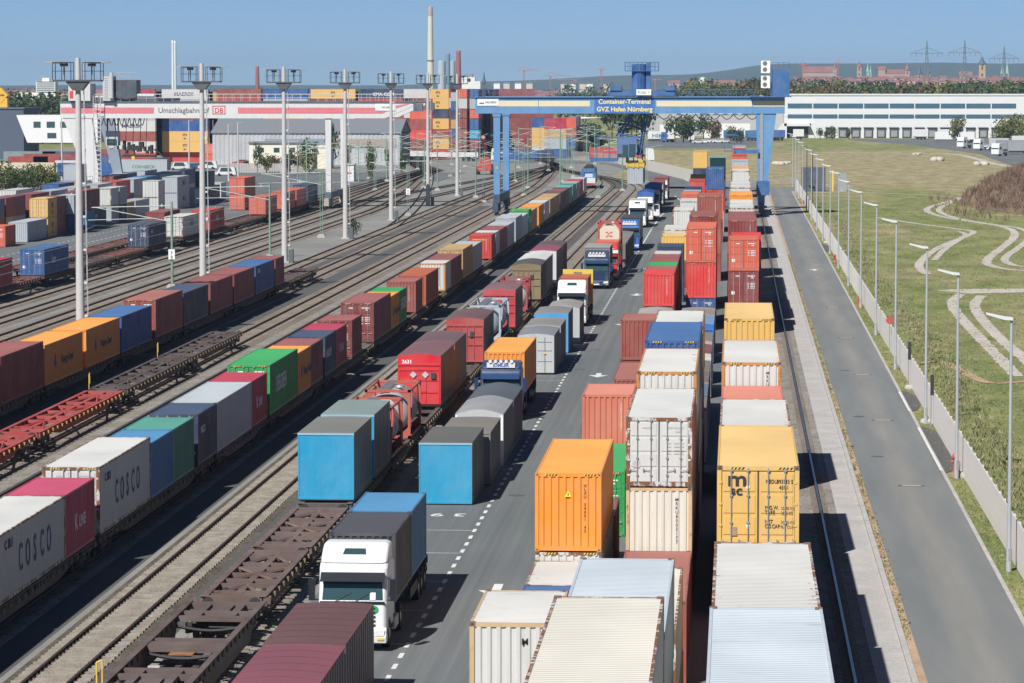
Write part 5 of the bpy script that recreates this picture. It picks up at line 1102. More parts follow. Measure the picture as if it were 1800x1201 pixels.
# ------------------------------------------------------------------ gantry cranes
def girder(mb, x0, x1, y, z0, z1, w=1.3, m=0): mb.box(x0, y - w / 2, z0, x1, y + w / 2, z1, m)
def railing(mb, x0, x1, y, z, h=1.1, st=2.0):
    mb.bar((x0, y, z + h), (x1, y, z + h), .03, 0, 4, cap=False); mb.bar((x0, y, z + h / 2), (x1, y, z + h / 2), .02, 0, 4, cap=False)
    n = int((x1 - x0) / st)
    for i in range(n + 1): x = x0 + i * (x1 - x0) / n; mb.bar((x, y, z), (x, y, z + h), .03, 0, 4, cap=False)
BLU = '5b92c4'
cr = thing('gantry_crane', 'blue gantry crane with cream stripe and yellow lettering, spanning the lorry lane and stacks', 'crane', (0, 0, 0)); CB = paint(BLU, .08, .3, .5, .9); CD = paint('3068a2', .08, .3, .5, .85)
Y1, Y2 = 520.0, 541.0; ZT1, ZB1 = 18.25, 15.75
for Y in (Y1, Y2):
    m = MB(); girder(m, -40.3, 7.6, Y, ZB1, ZT1)
    for x in (-30.5, -17.2, 2.6): m.box(x - .06, Y - .69, ZB1 + .05, x + .06, Y - .65, ZT1)
    m.box(-40.4, Y - .95, ZT1, 7.7, Y + .95, ZT1 + .1)
    put('main_girder', m.mesh('girder'), [CB], cr)
    r = MB(); railing(r, -40.2, 3.0, Y - .9, ZT1 + .1); put('railing', r.mesh('railing'), [CD], cr)
st = MB(); st.box(-37.2, Y1 - .67, 16.85, -22.5, Y1 - .65, 17.72).box(-12.2, Y1 - .67, 16.85, 7.55, Y1 - .65, 17.72)
put('cream_stripe', st.mesh('stripe'), [paint('ecdfb4', .05, .2, .6)], cr)
put('name_panel', MB().box(-21.8, Y1 - .68, 15.8, -12.5, Y1 - .655, 18.2).mesh('panel'), [paint('2b6fbc', .02, .1)], cr)
LY = plain('yellow_sign_letters', (.82, .68, .22), .6)
put('lettering', text_mesh('Container-Terminal', .98, .025, 1.03, 'CENTER'), [LY], cr, (-17.15, Y1 - .70, 17.28), (HP, 0, 0)); put('lettering', text_mesh('GVZ Hafen Nürnberg', .98, .025, .99, 'CENTER'), [LY], cr, (-17.15, Y1 - .70, 16.10), (HP, 0, 0))
put('maker_sign', MB().box(-40.0, Y1 - .74, 16.95, -36.7, Y1 - .66, 18.0).mesh('sign'), [WHITE], cr); put('lettering', text_mesh('HILGERS', .42, .01, 1.1, 'CENTER'), [plain('sign_green', (.1, .2, .18))], cr, (-37.9, Y1 - .76, 17.35), (HP, 0, 0))
put('logo', MB().bar((-39.7, Y1 - .76, 17.4), (-39.0, Y1 - .76, 17.4), .12, 0, 6).mesh('logo'), [plain('sign_grey', (.3, .35, .4))], cr)
for Y, lx in ((Y1, -37.05), (Y2, -37.05)):
    m = MB(); x = -37.0; m.prism([(x - .48, 3.2), (x + .48, 3.2), (x + .52, ZB1), (x - .52, ZB1)], Y - .5, Y + .5, 'y'); m.box(x - .62, Y - .6, ZB1 - .5, x + .62, Y + .6, ZB1 - .002)
    put('leg', m.mesh('leg'), [CB], cr)
    m = MB(); x = 4.3; m.prism([(x - .55, 3.0), (x + .45, 3.0), (x + 2.0, ZB1), (x - 1.05, ZB1)], Y - .5, Y + .5, 'y')
    put('leg', m.mesh('leg'), [CB], cr)
    q = MB(); q.box(x - .45, Y - .62, 3.2, x + .0, Y - .505, ZT1 + .3); put('cable_trunk', q.mesh('trunk'), [STEEL], cr)
for x in (-37.0, 4.1):
    s = MB(); s.box(x - .5, Y1 - 1.2, 1.9, x + .5, Y2 + 1.2, 3.2); put('sill_beam', s.mesh('sill'), [CB if x > 0 else paint('30415e', .1, .4)], cr)
    for Y in (Y1 - 2.6, Y1 + 1.4, Y2 - 1.4, Y2 + 2.6):
        w_ = MB(); w_.box(x - .42, Y - 1.1, .55, x + .42, Y + 1.1, 1.9)
        for dy in (-.6, .6): w_.lathe((x, Y + dy, .5), [(.42, -.12), (.42, .12)], 16, 1, 'x')
        put('bogie', w_.mesh('bogie', 2), [paint('22375c', .2, .5), DARK], cr)
put('control_box', MB().box(3.3, Y1 - 2.4, 3.2, 5.3, Y1 - .7, 5.4).mesh('box'), [CD], cr); put('warning_sign', TRI, [YEL, INKB], cr, (-37.0, Y1 - .52, 7.2), (0, 0, 0), (1.6, 1, 1.6))
# equipment house, cooling units
eh = MB(); eh.box(5.6, Y1 - 1.4, 18.4, 8.3, Y1 + 2.2, 22.6); put('equipment_house', eh.mesh('house'), [CD], cr)
put('house_platform', MB().box(2.2, Y1 - 1.8, 18.3, 8.6, Y1 + 2.6, 18.42).mesh('plat'), [CD], cr)
for z in (19.3, 21.6):
    q = MB(); q.box(3.9, Y1 - 1.3, z + .4, 5.3, Y1 - .2, z + 2.3); put('cooling_unit', q.mesh('ac'), [WHITE], cr)
    f = MB()
    for dz in (.85, 1.8): f.lathe((4.5, Y1 - 1.31, z + dz + .1), [(.34, 0), (.34, -.03), (.24, -.035), (.22, -.01)], 16, 0, 'y'); f.lathe((4.5, Y1 - 1.31, z + dz + .1), [(.10, 0), (.10, -.05)], 10, 0, 'y')
    put('fan', f.mesh('fan'), [plain('fan_grey', (.16, .16, .16))], cr)
l = MB()
for x in (5.35, 5.6): l.bar((x, Y1 - 1.5, 18.4), (x, Y1 - 1.5, 23.2), .03, 0, 4)
for i in range(14): l.bar((5.35, Y1 - 1.5, 18.7 + i * .32), (5.6, Y1 - 1.5, 18.7 + i * .32), .02, 0, 4)
railing(l, 5.6, 8.3, Y1 - 1.4, 22.6, 1.0, .9); put('ladder', l.mesh('ladder'), [CD], cr)
# trolley
tr = MB(); tr.box(-19.6, Y1 - 1.0, 18.5, -9.4, Y2 + 1.0, 19.3); tr.box(-19.4, Y1 - 1.2, 19.3, -17.6, Y1 + 2, 20.0).box(-10.8, Y1 - 1.2, 19.3, -9.4, Y1 + 2, 20.1)
put('trolley_frame', tr.mesh('trolley'), [CD], cr)
tw = MB(); tw.lathe((-15.0, Y1 + 3, 19.3), [(1.15, 0), (1.15, 4.1)], 20); tw.box(-13.9, Y1 + 2.2, 19.3, -13.2, Y1 + 4, 23.6); put('hoist_tower', tw.mesh('tower'), [paint('2a64a4', .05, .25)], cr)
q = MB(); railing(q, -17.2, -12.0, Y1 + 1.6, 22.4, 1.3, .45); railing(q, -17.2, -12.0, Y1 + 4.6, 22.4, 1.3, .6); q.box(-17.2, Y1 + 1.6, 22.3, -12.0, Y1 + 4.6, 22.4)
for i in range(10): q.bar((-15.2, Y1 + 1.8, 19.4 + i * .32), (-14.7, Y1 + 1.8, 19.4 + i * .32), .03, 0, 4)
q.bar((-15.2, Y1 + 1.8, 19.3), (-15.2, Y1 + 1.8, 22.5), .04, 0, 4); q.bar((-14.7, Y1 + 1.8, 19.3), (-14.7, Y1 + 1.8, 22.5), .04, 0, 4)
put('tower_platform', q.mesh('tp'), [CD], cr)
put('number_board', MB().box(-15.3, Y1 - 1.35, 18.6, -13.0, Y1 - 1.25, 19.5).mesh('nb'), [WHITE], cr); put('lettering', text_mesh('Kran 1', .72, .01, .95, 'CENTER'), [plain('board_grey', (.35, .35, .33))], cr, (-14.15, Y1 - 1.37, 18.82), (HP, 0, 0))
# driver cabin with hanging frame
h = MB()
for a, b in (((-16.2, 15.7), (-18.6, 12.2)), ((-15.8, 15.7), (-18.0, 12.2)), ((-14.0, 15.7), (-15.2, 9.2)), ((-13.6, 15.7), (-14.8, 9.2)), ((-17.2, 14.2), (-14.6, 13.2)), ((-18.2, 12.6), (-14.9, 12.0)), ((-16.6, 15.0), (-14.4, 13.6))):
    for Y in (Y1 + 2, Y1 + 5): h.bar((a[0], Y, a[1]), (b[0], Y, b[1]), .11, 0, 4)
h.box(-21.6, Y1 + 1.9, 11.9, -15.2, Y1 + 2.1, 12.1).box(-22.6, Y1 + 1.4, 8.6, -18.2, Y1 + 4.6, 8.75).box(-22.6, Y1 + 1.3, 8.3, -18.2, Y1 + 1.5, 8.6)
for x in (-22.6, -21.5, -19.6, -18.3): h.bar((x, Y1 + 1.4, 8.7), (x, Y1 + 1.4, 12.0 if x > -22 else 9.9), .06, 0, 4)
railing(h, -22.6, -18.3, Y1 + 1.4, 8.7, 1.1, 1.0); put('cabin_frame', h.mesh('cabin_frame'), [CD], cr)
cb = MB(); cb.prism([(-18.3, 8.9), (-15.9, 8.9), (-15.2, 9.8), (-15.3, 11.9), (-18.3, 11.9)], Y1 + 1.2, Y1 + 3.6, 'y'); put('driver_cabin', cb.mesh('cabin'), [paint('5577aa', .02, .2)], cr)
put('cabin_window', MB().box(-17.5, Y1 + 1.14, 8.95, -16.65, Y1 + 1.19, 10.9).box(-16.5, Y1 + 1.14, 9.0, -15.5, Y1 + 1.19, 11.0).box(-18.28, Y1 + 1.14, 8.95, -17.55, Y1 + 1.19, 9.5).mesh('cw'), [GLASS], cr)
sp = MB(); sp.box(-16.9, Y1 + 2, 7.45, -14.2, Y1 + 14.2, 8.1); put('spreader', sp.mesh('spreader'), [paint('e0c02c', .1, .35)], cr)
sq = MB()
for x in (-16.9, -15.9, -15.2, -14.3): sq.box(x, Y1 + 1.9, 7.3, x + .18, Y1 + 2.2, 9.0)
sq.box(-17.0, Y1 + 1.9, 8.1, -14.1, Y1 + 2.3, 8.45); put('spreader_arms', sq.mesh('arms'), [paint('e0c02c', .1, .35)], cr)
hb = MB(); hb.box(-16.6, Y1 + 4, 9.4, -14.5, Y1 + 10, 10.1).box(-16.2, Y1 + 4, 10.1, -14.9, Y1 + 9, 10.8); hb.lathe((-16.0, Y1 + 4, 9.7), [(.45, -.1), (.45, .3)], 14, 0, 'y'); hb.lathe((-15.0, Y1 + 4, 9.7), [(.45, -.1), (.45, .3)], 14, 0, 'y')
hb.box(-17.0, Y1 + 2.6, 8.1, -16.6, Y1 + 4, 9.4).box(-14.5, Y1 + 2.6, 8.1, -14.1, Y1 + 4, 9.4).box(-16.0, Y1 + 3.9, 10.8, -15.9, Y1 + 4.0, 11.7).box(-15.2, Y1 + 3.9, 10.8, -15.1, Y1 + 4.0, 11.7).box(-16.0, Y1 + 3.9, 11.6, -15.1, Y1 + 4.0, 11.7)
put('hoist_block', hb.mesh('hb'), [DARK], cr)
ro = MB()
for x in (-16.4, -14.7):
    for dy in (4.5, 9.5): ro.bar((x, Y1 + dy, 10.8), (x + (.5 if x < -15 else -.1), Y1 + dy, 18.5), .05, 0, 4)
put('hoist_rope', ro.mesh('rope'), [DARK], cr)
container('gry', 40, 's', 'f', None, (-15.55, Y1 + 2.05, 4.78), 0, 'grey container hanging from the yellow spreader of the blue crane', None, 1)
fs = MB()
xx = -12.0
while xx < 3.2:
    for i in range(6):
        a, b = i / 6, (i + 1) / 6; fs.bar((xx + a * 1.9, Y1 + 1.2, 15.6 - .75 * math.sin(math.pi * a)), (xx + b * 1.9, Y1 + 1.2, 15.6 - .75 * math.sin(math.pi * b)), .06, 0, 4)
    xx += 1.95
put('festoon_cable', fs.mesh('festoon'), [BLACK], cr)
wb = MB(); wb.box(-1.7, Y1 - 1.6, 12.4, -.1, Y1 + .2, 12.55).box(-1.7, Y1 - 1.6, 9.9, -.1, Y1 - .2, 10.05).box(-.1, Y1 - 1.2, 9.6, 3.6, Y1 - .9, 10.2); railing(wb, -1.7, -.1, Y1 - 1.6, 9.0 + .9, 1.3, .8); put('walkway', wb.mesh('walkway'), [CD], cr)
# ---- white and red crane of the rail yard
wc = thing('gantry_crane', 'white gantry crane with red stripe spanning the rail sidings and container yard', 'crane', (0, 0, 0)); WM = paint('e2e2e0', .08, .3, .5); RS = paint('e27a82', .05, .2); GD = paint('5b6672', .1, .3)
YA, YB = 545.0, 566.0
for Y in (YA, YB):
    m = MB(); girder(m, -110.6, -57.0, Y, 14.75, 17.3, 1.4); m.prism([(-57.0, 14.75), (-57.0, 17.3), (-52.4, 17.3), (-52.4, 16.8)], Y - .7, Y + .7, 'y')
    for x in (-99.2, -84.6, -72.0, -62.0): m.box(x - .05, Y - .73, 14.8, x + .05, Y - .70, 17.3)
    put('main_girder', m.mesh('girder'), [WM], wc)
    put('crane_rail', MB().box(-110.8, Y - .85, 17.3, -52.0, Y + .85, 17.5).box(-52.4, Y - .7, 15.9, -50.9, Y + .7, 17.2).mesh('rail'), [GD], wc)
    r = MB(); railing(r, -110.4, -52.4, Y - .85, 17.5, 1.15, 1.4); put('railing', r.mesh('railing'), [plain('pale_rail_paint', (.6, .6, .6))], wc)
s = MB(); s.box(-110.5, YA - .74, 15.55, -95.1, YA - .705, 16.5).box(-81.2, YA - .74, 15.55, -57.4, YA - .705, 16.5); s.prism([(-57.4, 15.55), (-57.4, 16.5), (-53.6, 17.1), (-53.0, 17.1), (-56.8, 15.9)], YA - .74, YA - .705, 'y'); put('red_stripe', s.mesh('stripe'), [RS], wc)
put('lettering', text_mesh('Umschlagbahnhof', 1.22, .004, .97), [plain('sign_dark_grey', (.14, .14, .15))], wc, (-94.4, YA - .745, 15.65), (HP, 0, 0))
RD = plain('logo_red_paint', (.62, .06, .05)); put('lettering', text_mesh('DB', 1.15, .01, .95, 'CENTER'), [RD], wc, (-84.35, YA - .745, 15.65), (HP, 0, 0))
q = MB(); 
for (a, b, c, d) in ((-85.4, 15.42, -83.3, 15.52), (-85.4, 16.7, -83.3, 16.8), (-85.4, 15.42, -85.28, 16.8), (-83.42, 15.42, -83.3, 16.8)): q.box(a, YA - .75, b, c, YA - .705, d)
put('logo', q.mesh('logo'), [RD], wc)
put('maker_sign', MB().box(-58.6, YA - .8, 16.0, -55.3, YA - .71, 17.05).mesh('sign'), [WHITE], wc); put('lettering', text_mesh('HILGERS', .42, .01, 1.1, 'CENTER'), [plain('sign_green', (.1, .2, .18))], wc, (-56.7, YA - .82, 16.4), (HP, 0, 0))
for Y in (YA, YB):
    m = MB(); x = -66.4; m.prism([(x - .42, 2.6), (x + .42, 2.6), (x + .48, 14.75), (x - .48, 14.75)], Y - .5, Y + .5, 'y'); put('leg', m.mesh('leg'), [WM], wc)
    m = MB(); m.prism([(-105.1, 2.2), (-103.9, 2.2), (-105.4 - (.4 if Y > 560 else 0), 14.75), ((-110.2 if Y < 560 else -108.4), 14.75)], Y - .6, Y + .6, 'y'); put('leg', m.mesh('leg'), [WM if Y < 560 else paint('8d9aa8', .1, .3)], wc)  # rear leg painted greyer: the girder's shade is put into its colour
for x in (-66.4, -104.5):
    put('sill_beam', MB().box(x - .5, YA - 1, 1.7, x + .5, YB + 1, 2.7).mesh('sill'), [GD], wc)
    for Y in (YA - 2.2, YA + 2, YB - 2, YB + 2.2):
        w_ = MB(); w_.box(x - .4, Y - 1.2, .5, x + .4, Y + 1.2, 1.7)
        for dy in (-.6, .6): w_.lathe((x, Y + dy, .5), [(.42, -.12), (.42, .12)], 14, 1, 'x')
        put('bogie', w_.mesh('bogie', 2), [paint('b8b4a8', .3, .5), DARK], wc)
put('equipment_house', MB().box(-109.0, YA - 1.8, 17.6, -105.4, YA + 3, 20.4).box(-107.6, YA - 1.2, 20.4, -106.8, YA, 20.9).mesh('eh'), [paint('d8dad8', .1, .2)], wc)
put('red_mark', MB().box(-108.8, YA - 1.84, 18.0, -108.2, YA - 1.81, 19.2).mesh('rm'), [RD], wc)
m = MB(); m.prism([(-101.4, 18.2), (-99.6, 17.8), (-97.9, 18.2), (-97.9, 21.0), (-101.4, 21.0)], YA - 1, YA + 3, 'y'); m.box(-99.75, YA - 1.06, 18.6, -99.6, YA - 1, 21); put('machine_house', m.mesh('mh'), [paint('3d4955', .1, .2)], wc)
m = MB(); m.box(-103.4, YA - 1.4, 17.6, -101.6, YA + 1, 21.6).lathe((-101.9, YA - 1.6, 18.0), [(.35, 0), (.35, 4.2)], 12); railing(m, -101.4, -97.9, YA - 1, 21.0, 1.2, .6)
for i in range(12): m.bar((-103.1, YA - 1.45, 18 + i * .3), (-102.5, YA - 1.45, 18 + i * .3), .03, 0, 4)
put('hoist_tower', m.mesh('ht'), [paint('c8cac8', .1, .25)], wc)
put('trolley_frame', MB().box(-105, YA - .6, 17.55, -94.5, YB + 1, 17.95).mesh('tf'), [GD], wc)
m = MB()
for k_ in range(5): m.lathe((-104.6 + k_ * .8, YA - .3, 18.2), [(.25, -.3), (.25, .3)], 10, 0, 'x')
m.lathe((-96.6, YA - .4, 18.4), [(.42, -1.6), (.42, 1.6)], 12, 0, 'x'); m.box(-98.6, YA - .6, 17.95, -94.8, YA + 1, 18.1); put('winch_drum', m.mesh('wd'), [STEEL], wc)
m = MB(); m.box(-103.6, YA + 2, 10.2, -101.6, YA + 4.4, 12.6).box(-103.2, YA + 1.9, 9.6, -101.8, YA + 4, 10.2); put('driver_cabin', m.mesh('dc'), [paint('c9ccce', .1, .2)], wc); put('cabin_window', MB().box(-103.4, YA + 1.84, 10.3, -101.8, YA + 1.89, 11.3).mesh('w'), [GLASS], wc)
m = MB()
for x in (-103.5, -101.7): m.bar((x, YA + 3, 12.6), (x, YA + 3, 15), .12, 0, 4)
m.box(-101.0, YA + 3, 8.3, -95.6, YA + 4.4, 8.7)
rg_ = random.Random(2)
for k_ in range(13): x = -100.8 + k_ * .38; m.cbox(x, YA + 3.6, 9.4 + rg_.uniform(-.3, .9), .34, 1.4, rg_.uniform(.5, 1.6))
m.bar((-95.8, YA + 3.4, 9.6), (-94.2, YA + 3.4, 8.3), .14, 0, 4); put('grapple_arms', m.mesh('ga'), [DARK], wc)
put('grapple_end', MB().cbox(-99.2, YA + 2.8, 8.2, .5, .3, .5).mesh('ge'), [YEL], wc)
m = MB()
for x in (-100.6, -99.4, -98.2, -97.2): m.bar((x, YA + 3.6, 10), (x + .2, YA + 3.6, 15), .05, 0, 4)
put('hoist_rope', m.mesh('hr'), [DARK], wc)
fs = MB(); xx = -104.6
while xx < -97.5:
    for i in range(5):
        a, b = i / 5, (i + 1) / 5; fs.bar((xx + a * .8, YA + 1.3, 14.8 - 1.3 * math.sin(math.pi * a)), (xx + b * .8, YA + 1.3, 14.8 - 1.3 * math.sin(math.pi * b)), .07, 0, 4)
    xx += .85
put('festoon_cable', fs.mesh('festoon'), [BLACK], wc)
lt = MB()
for i in range(22): lt.bar((-104.9, YA - 1.8, 1 + i * .75), (-103.7, YA - 1.8, 1.4 + i * .75), .05, 0, 4); lt.bar((-103.7, YA - 1.8, 1 + i * .75), (-104.9, YA - 1.8, 1.4 + i * .75), .05, 0, 4)
for x in (-104.9, -103.7): lt.bar((x, YA - 1.8, 0), (x, YA - 1.8, 18.5), .07, 0, 4)
put('stair_tower', lt.mesh('st'), [plain('pale_rail_paint', (.6, .6, .6))], wc)
m = MB(); m.box(-108.4, YA - 1.2, 4.6, -105.6, YA - .7, 4.7).box(-107.8, YA - 1.2, 4.7, -107.7, YA - 1.1, 8.6)
for k_ in range(5): railing(m, -108.4, -105.6, YA - 1.2, 4.7 + .0, 1.2, .5) if k_ == 0 else m.bar((-108.0 + k_ * .1, YA - 1.2, 5 + k_ * .7), (-107.2, YA - 1.2, 5.2 + k_ * .7), .04, 0, 4)
put('walkway', m.mesh('wk'), [plain('pale_rail_paint', (.6, .6, .6))], wc)
# ------------------------------------------------------------------ light masts
MASTM = plain('mast_concrete', (.50, .49, .47), .8, 0, .08)
def mast_parts(root, H=22.6, pz=20.35):
    m = MB().bar((0, 0, 0), (0, 0, H - .4), .36, 0, 18, .19); put('pole', m.mesh('pole'), [MASTM], root)
    put('footing', MB().box(-.55, -.55, 0, .55, .55, .14).mesh('footing'), [CONC], root)
    p = MB(); p.box(-1.9, -.55, pz, 1.9, .55, pz + .14); p.prism([(-.9, pz), (.9, pz), (.35, pz - .7), (-.35, pz - .7)], -.45, .45, 'y')
    put('platform', p.mesh('platform'), [paint('444a50', .1, .3)], root)
    r = MB()
    for y in (-.55, .55):
        for a, b in ((-1.9, -.45), (.45, 1.9)): railing(r, a, b, y, pz + .14, 1.35, .55)
    put('railing', r.mesh('railing'), [DARK], root)
    for sx in (-1, 1):
        l = MB(); l.prism([(sx * .9, pz + 1.5), (sx * 2.0, pz + 1.62), (sx * 2.6, pz + 1.50), (sx * 1.9, pz + 1.42), (sx * .9, pz + 1.38)], -.5, .5, 'y')
        put('floodlight', l.mesh('floodlight'), [STEEL], root)
        l = MB(); l.cbox(sx * 1.1, 0, pz + 1.3, .5, .8, .22); l.bar((sx * 1.1, 0, pz + 1.2), (sx * 1.1, 0, pz + .5), .05, 0, 6); put('floodlight_bracket', l.mesh('fb'), [DARK], root)
    ld = MB()
    for x in (-.16, .16): ld.bar((.62, x, .8), (.42, x, H - .6), .022, 0, 4)
    for i in range(int((H - 2) / .45)): z = 1 + i * .45; ld.bar((.62 - .2 * z / H, -.16, z), (.62 - .2 * z / H, .16, z), .02, 0, 4)
    for i in range(8): z = 2 + i * 2.6; ld.cbox(.48 - .1 * z / H, 0, z, .3, .12, .16)
    put('ladder', ld.mesh('ladder'), [plain('pale_rail_paint', (.6, .6, .6))], root)
    put('fuse_box', MB().box(.5, -.35, 0, 1.0, .35, 1.5).mesh('fb'), [plain('box_green_grey', (.10, .12, .12), .6)], root)
first = None
ML = ['light mast nearest the camera, rising behind the orange containers', 'second light mast from the camera, between two maroon and orange trains', 'third light mast, beside the end of the blue container', 'fourth light mast, with a bush at its foot', 'fifth light mast along the sidings', 'sixth light mast, in front of the grey warehouse corner', 'last light mast, just before the blue crane leg']
for i, (x, y) in enumerate(((-51.3, 259.5), (-51.4, 321.0), (-51.0, 377.0), (-51.0, 436.6), (-51.1, 496.3), (-51.3, 558.2), (-50.5, 607.8))):
    if first is None: first = thing('light_mast', ML[0], 'light mast', (x, y, 0), 0, 'light masts along the sidings'); mast_parts(first); o = first
    else: o = copy_tree(first); o['label'] = ML[i]
    o.location = (x, y, 0)
# far floodlight poles on the left yard
for i, (x, y, h) in enumerate(((-116, 620, 16.0), (-119.5, 640, 22.5), (-142, 700, 14.5), (-106.5, 700, 12.0), (-95.5, 640, 13.0), (-128, 780, 12))):
    t = thing('yard_light_pole', '%s slim grey light pole standing beyond the container yard, counted from the white crane leg' % ORD[i], 'light pole', (x, y, 0), 0, 'slim yard light poles')
    put('pole', MB().bar((0, 0, 0), (0, 0, h), .22, 0, 10, .12).mesh('pole'), [MASTM], t)
    if h > 20: put('lamp_head', MB().cbox(-1.0, 0, h, 1.2, .5, .22).cbox(1.0, 0, h - .3, 1.0, .5, .22).bar((-1.3, 0, h - .1), (1.3, 0, h - .1), .06, 0, 4).mesh('lh'), [STEEL], t)
    else: put('lamp_head', MB().cbox(.5, 0, h, .9, .3, .1).mesh('lh'), [STEEL], t)
# ------------------------------------------------------------------ catenary masts and wires at the throat of the yard
GRN = plain('catenary_green', (.19, .30, .22), .6); WIRE = plain('catenary_wire', (.30, .36, .33), .5)
def cat_mast(x, y, h, arm, label, sign=None, lattice=True, foot=True):
    t = thing('catenary_mast', label, 'catenary mast', (x, y, 0), 0, 'catenary masts'); m = MB()
    if lattice:
        for sx in (-.16, .16): m.box(sx - .035, -.07, 0, sx + .035, .07, h)
        for i in range(int(h / .9)): m.bar((-.16, 0, .4 + i * .9), (.16, 0, .85 + i * .9), .022, 0, 4)
    else: m.bar((0, 0, 0), (0, 0, h), .15, 0, 8, .11)
    put('pole', m.mesh('pole'), [GRN], t)
    if foot: put('footing', MB().prism([(-.6, 0), (.6, 0), (.35, .45), (-.35, .45)], -.5, .5, 'y').mesh('foot'), [CONC], t)
    if arm:
        a = MB(); z = h - 1.1; a.bar((-arm * .5, 0, z + .3), (0, 0, z - .5), .035, 0, 4) if y > 560 else None; a.bar((0, 0, z - 2.2), (-arm * .7, 0, z - 1.6), .035, 0, 4) if y > 560 else None; a.bar((0, 0, z + .7), (arm, 0, z + .5), .05, 0, 6); a.bar((0, 0, z - .9), (arm * .95, 0, z + .5), .045, 0, 6); a.bar((arm * .25, 0, z - .55), (arm * 1.05, 0, z - .75), .035, 0, 6); a.lathe((arm * .12, 0, z + .6), [(.1, 0), (.1, .25)], 8)
        put('cantilever', a.mesh('cantilever'), [plain('pale_cantilever', (.45, .52, .47))], t)
    if sign: put('number_board', MB().box(-.32, -.26, sign, .32, -.22, sign + 1.0).mesh('nb'), [WHITE], t); put('lettering', text_mesh('3', .4, .01, 1, 'CENTER'), [INKB], t, (0, -.27, sign + .52), (HP, 0, 0)); put('lettering', text_mesh('0', .4, .01, 1, 'CENTER'), [INKB], t, (0, -.27, sign + .08), (HP, 0, 0))
    return t
cat_mast(-55.6, 328.0, 8.6, -8.0, 'green catenary mast with a white number board, behind the blue and maroon containers', 2.9, False)
cat_mast(-54.0, 386.5, 8.8, -8.2, 'green catenary mast beside the third light mast', None, False)
cat_mast(-54.6, 440.0, 9.0, -8.0, 'green catenary mast with thin ladder beside the fourth light mast', None, True)
cat_mast(-50.5, 516.0, 8.8, -6.0, 'green catenary mast with a white board at its middle, between two light masts', 3.2, True)
rr = random.Random(11); places = [(-43.2, 575, 9, 5), (-46.5, 600, 9, -5), (-38.5, 610, 9.5, 4.5), (-40.5, 655, 10, 4), (-36.2, 700, 10, -4), (-30.8, 590, 12.5, 0), (-24.5, 600, 11, 4), (-21.5, 640, 9.5, -3.5), (-16.9, 640, 11.5, -4.5), (-32.5, 735, 11, 4), (-35.5, 735, 11, -4), (-46, 700, 9, -4), (-50, 730, 9, 4), (-57, 640, 8.5, 4), (-61, 655, 8.5, -4), (-65, 700, 9, 4), (-69, 640, 9, -4), (-73, 700, 9, 3),
    (-55, 780, 9.5, 4), (-61, 800, 9.5, -4), (-67, 830, 9, 4), (-72, 850, 9, -4), (-44, 790, 10, 4), (-40, 820, 10, -4), (-78, 760, 9, 4), (-84, 640, 9, 4), (-90, 690, 9, -4), (-79, 720, 8, -4), (-50, 860, 10, 4), (-36, 860, 10, -4), (-31, 880, 11, 3), (-58, 700, 9, 5), (-63, 740, 9.5, -5), (-53, 820, 10, 5), (-76, 800, 9, 5), (-82, 820, 9, -5), (-70, 760, 9, 5), (-47, 660, 9.5, 5), (-33, 660, 11, 4)]
ADJ = ['beyond the crane leg', 'over the throat of the yard', 'where the tracks draw together', 'before the stacked yard', 'near the level crossing']
for i, (x, y, h, arm) in enumerate(places):
    cat_mast(x, y, h, arm, '%s green catenary mast %s, counted from the camera end' % (ORD[i], ADJ[i % 5]), None, i % 2 == 0)
wm = MB()
for a, b, z in (((-61.8, 230), (-61.5, 500), 6.6), ((-57.6, 230), (-57.4, 520), 6.6), ((-44, 560), (-45, 842), 6.6), ((-38.8, 600), (-45, 842), 6.8), ((-61.5, 500), (-66, 790), 6.8), ((-57.4, 520), (-47, 850), 6.8), ((-48.3, 560), (-46, 850), 6.8), ((-22.8, 590), (-40, 850), 6.8), ((-18.4, 600), (-38, 840), 6.9), ((-27.6, 600), (-43, 850), 6.8), ((-66, 500), (-80, 860), 6.8), ((-70, 500), (-90, 870), 6.8), ((-84, 640), (-60, 900), 7.5)):
    n = 6
    for k in range(n):
        p = (a[0] + (b[0] - a[0]) * k / n, a[1] + (b[1] - a[1]) * k / n); q = (a[0] + (b[0] - a[0]) * (k + 1) / n, a[1] + (b[1] - a[1]) * (k + 1) / n)
        wm.bar((*p, z - 1.4), (*q, z - 1.4), .022, 0, 3, cap=False)
        for u in range(4):
            s0, s1 = u / 4, (u + 1) / 4; f = lambda t: z - .9 * math.sin(math.pi * t)
            wm.bar((p[0] + (q[0] - p[0]) * s0, p[1] + (q[1] - p[1]) * s0, f(s0)), (p[0] + (q[0] - p[0]) * s1, p[1] + (q[1] - p[1]) * s1, f(s1)), .022, 0, 3, cap=False)
cw = put('overhead_wires', wm.mesh('wires', fix=False), [WIRE]); tag(cw, 'thin overhead contact wires hung over the sidings and yard throat', 'wires')
pt = thing('catenary_portal', 'green lattice portal with several arms in front of the pale office house', 'portal', (-79, 700, 0))
m = MB()
for x in (-11, 0): m.box(x - .1, -.1, 0, x + .1, .1, 8.6)
m.box(-11, -.08, 6.9, 3, .08, 7.1); m.box(-11, -.08, 7.9, 3, .08, 8.05)
for i in range(12): m.bar((-11 + i * 1.15, 0, 7.0), (-10.4 + i * 1.15, 0, 8.0), .04, 0, 4)
put('lattice_beam', m.mesh('portal'), [GRN], pt)
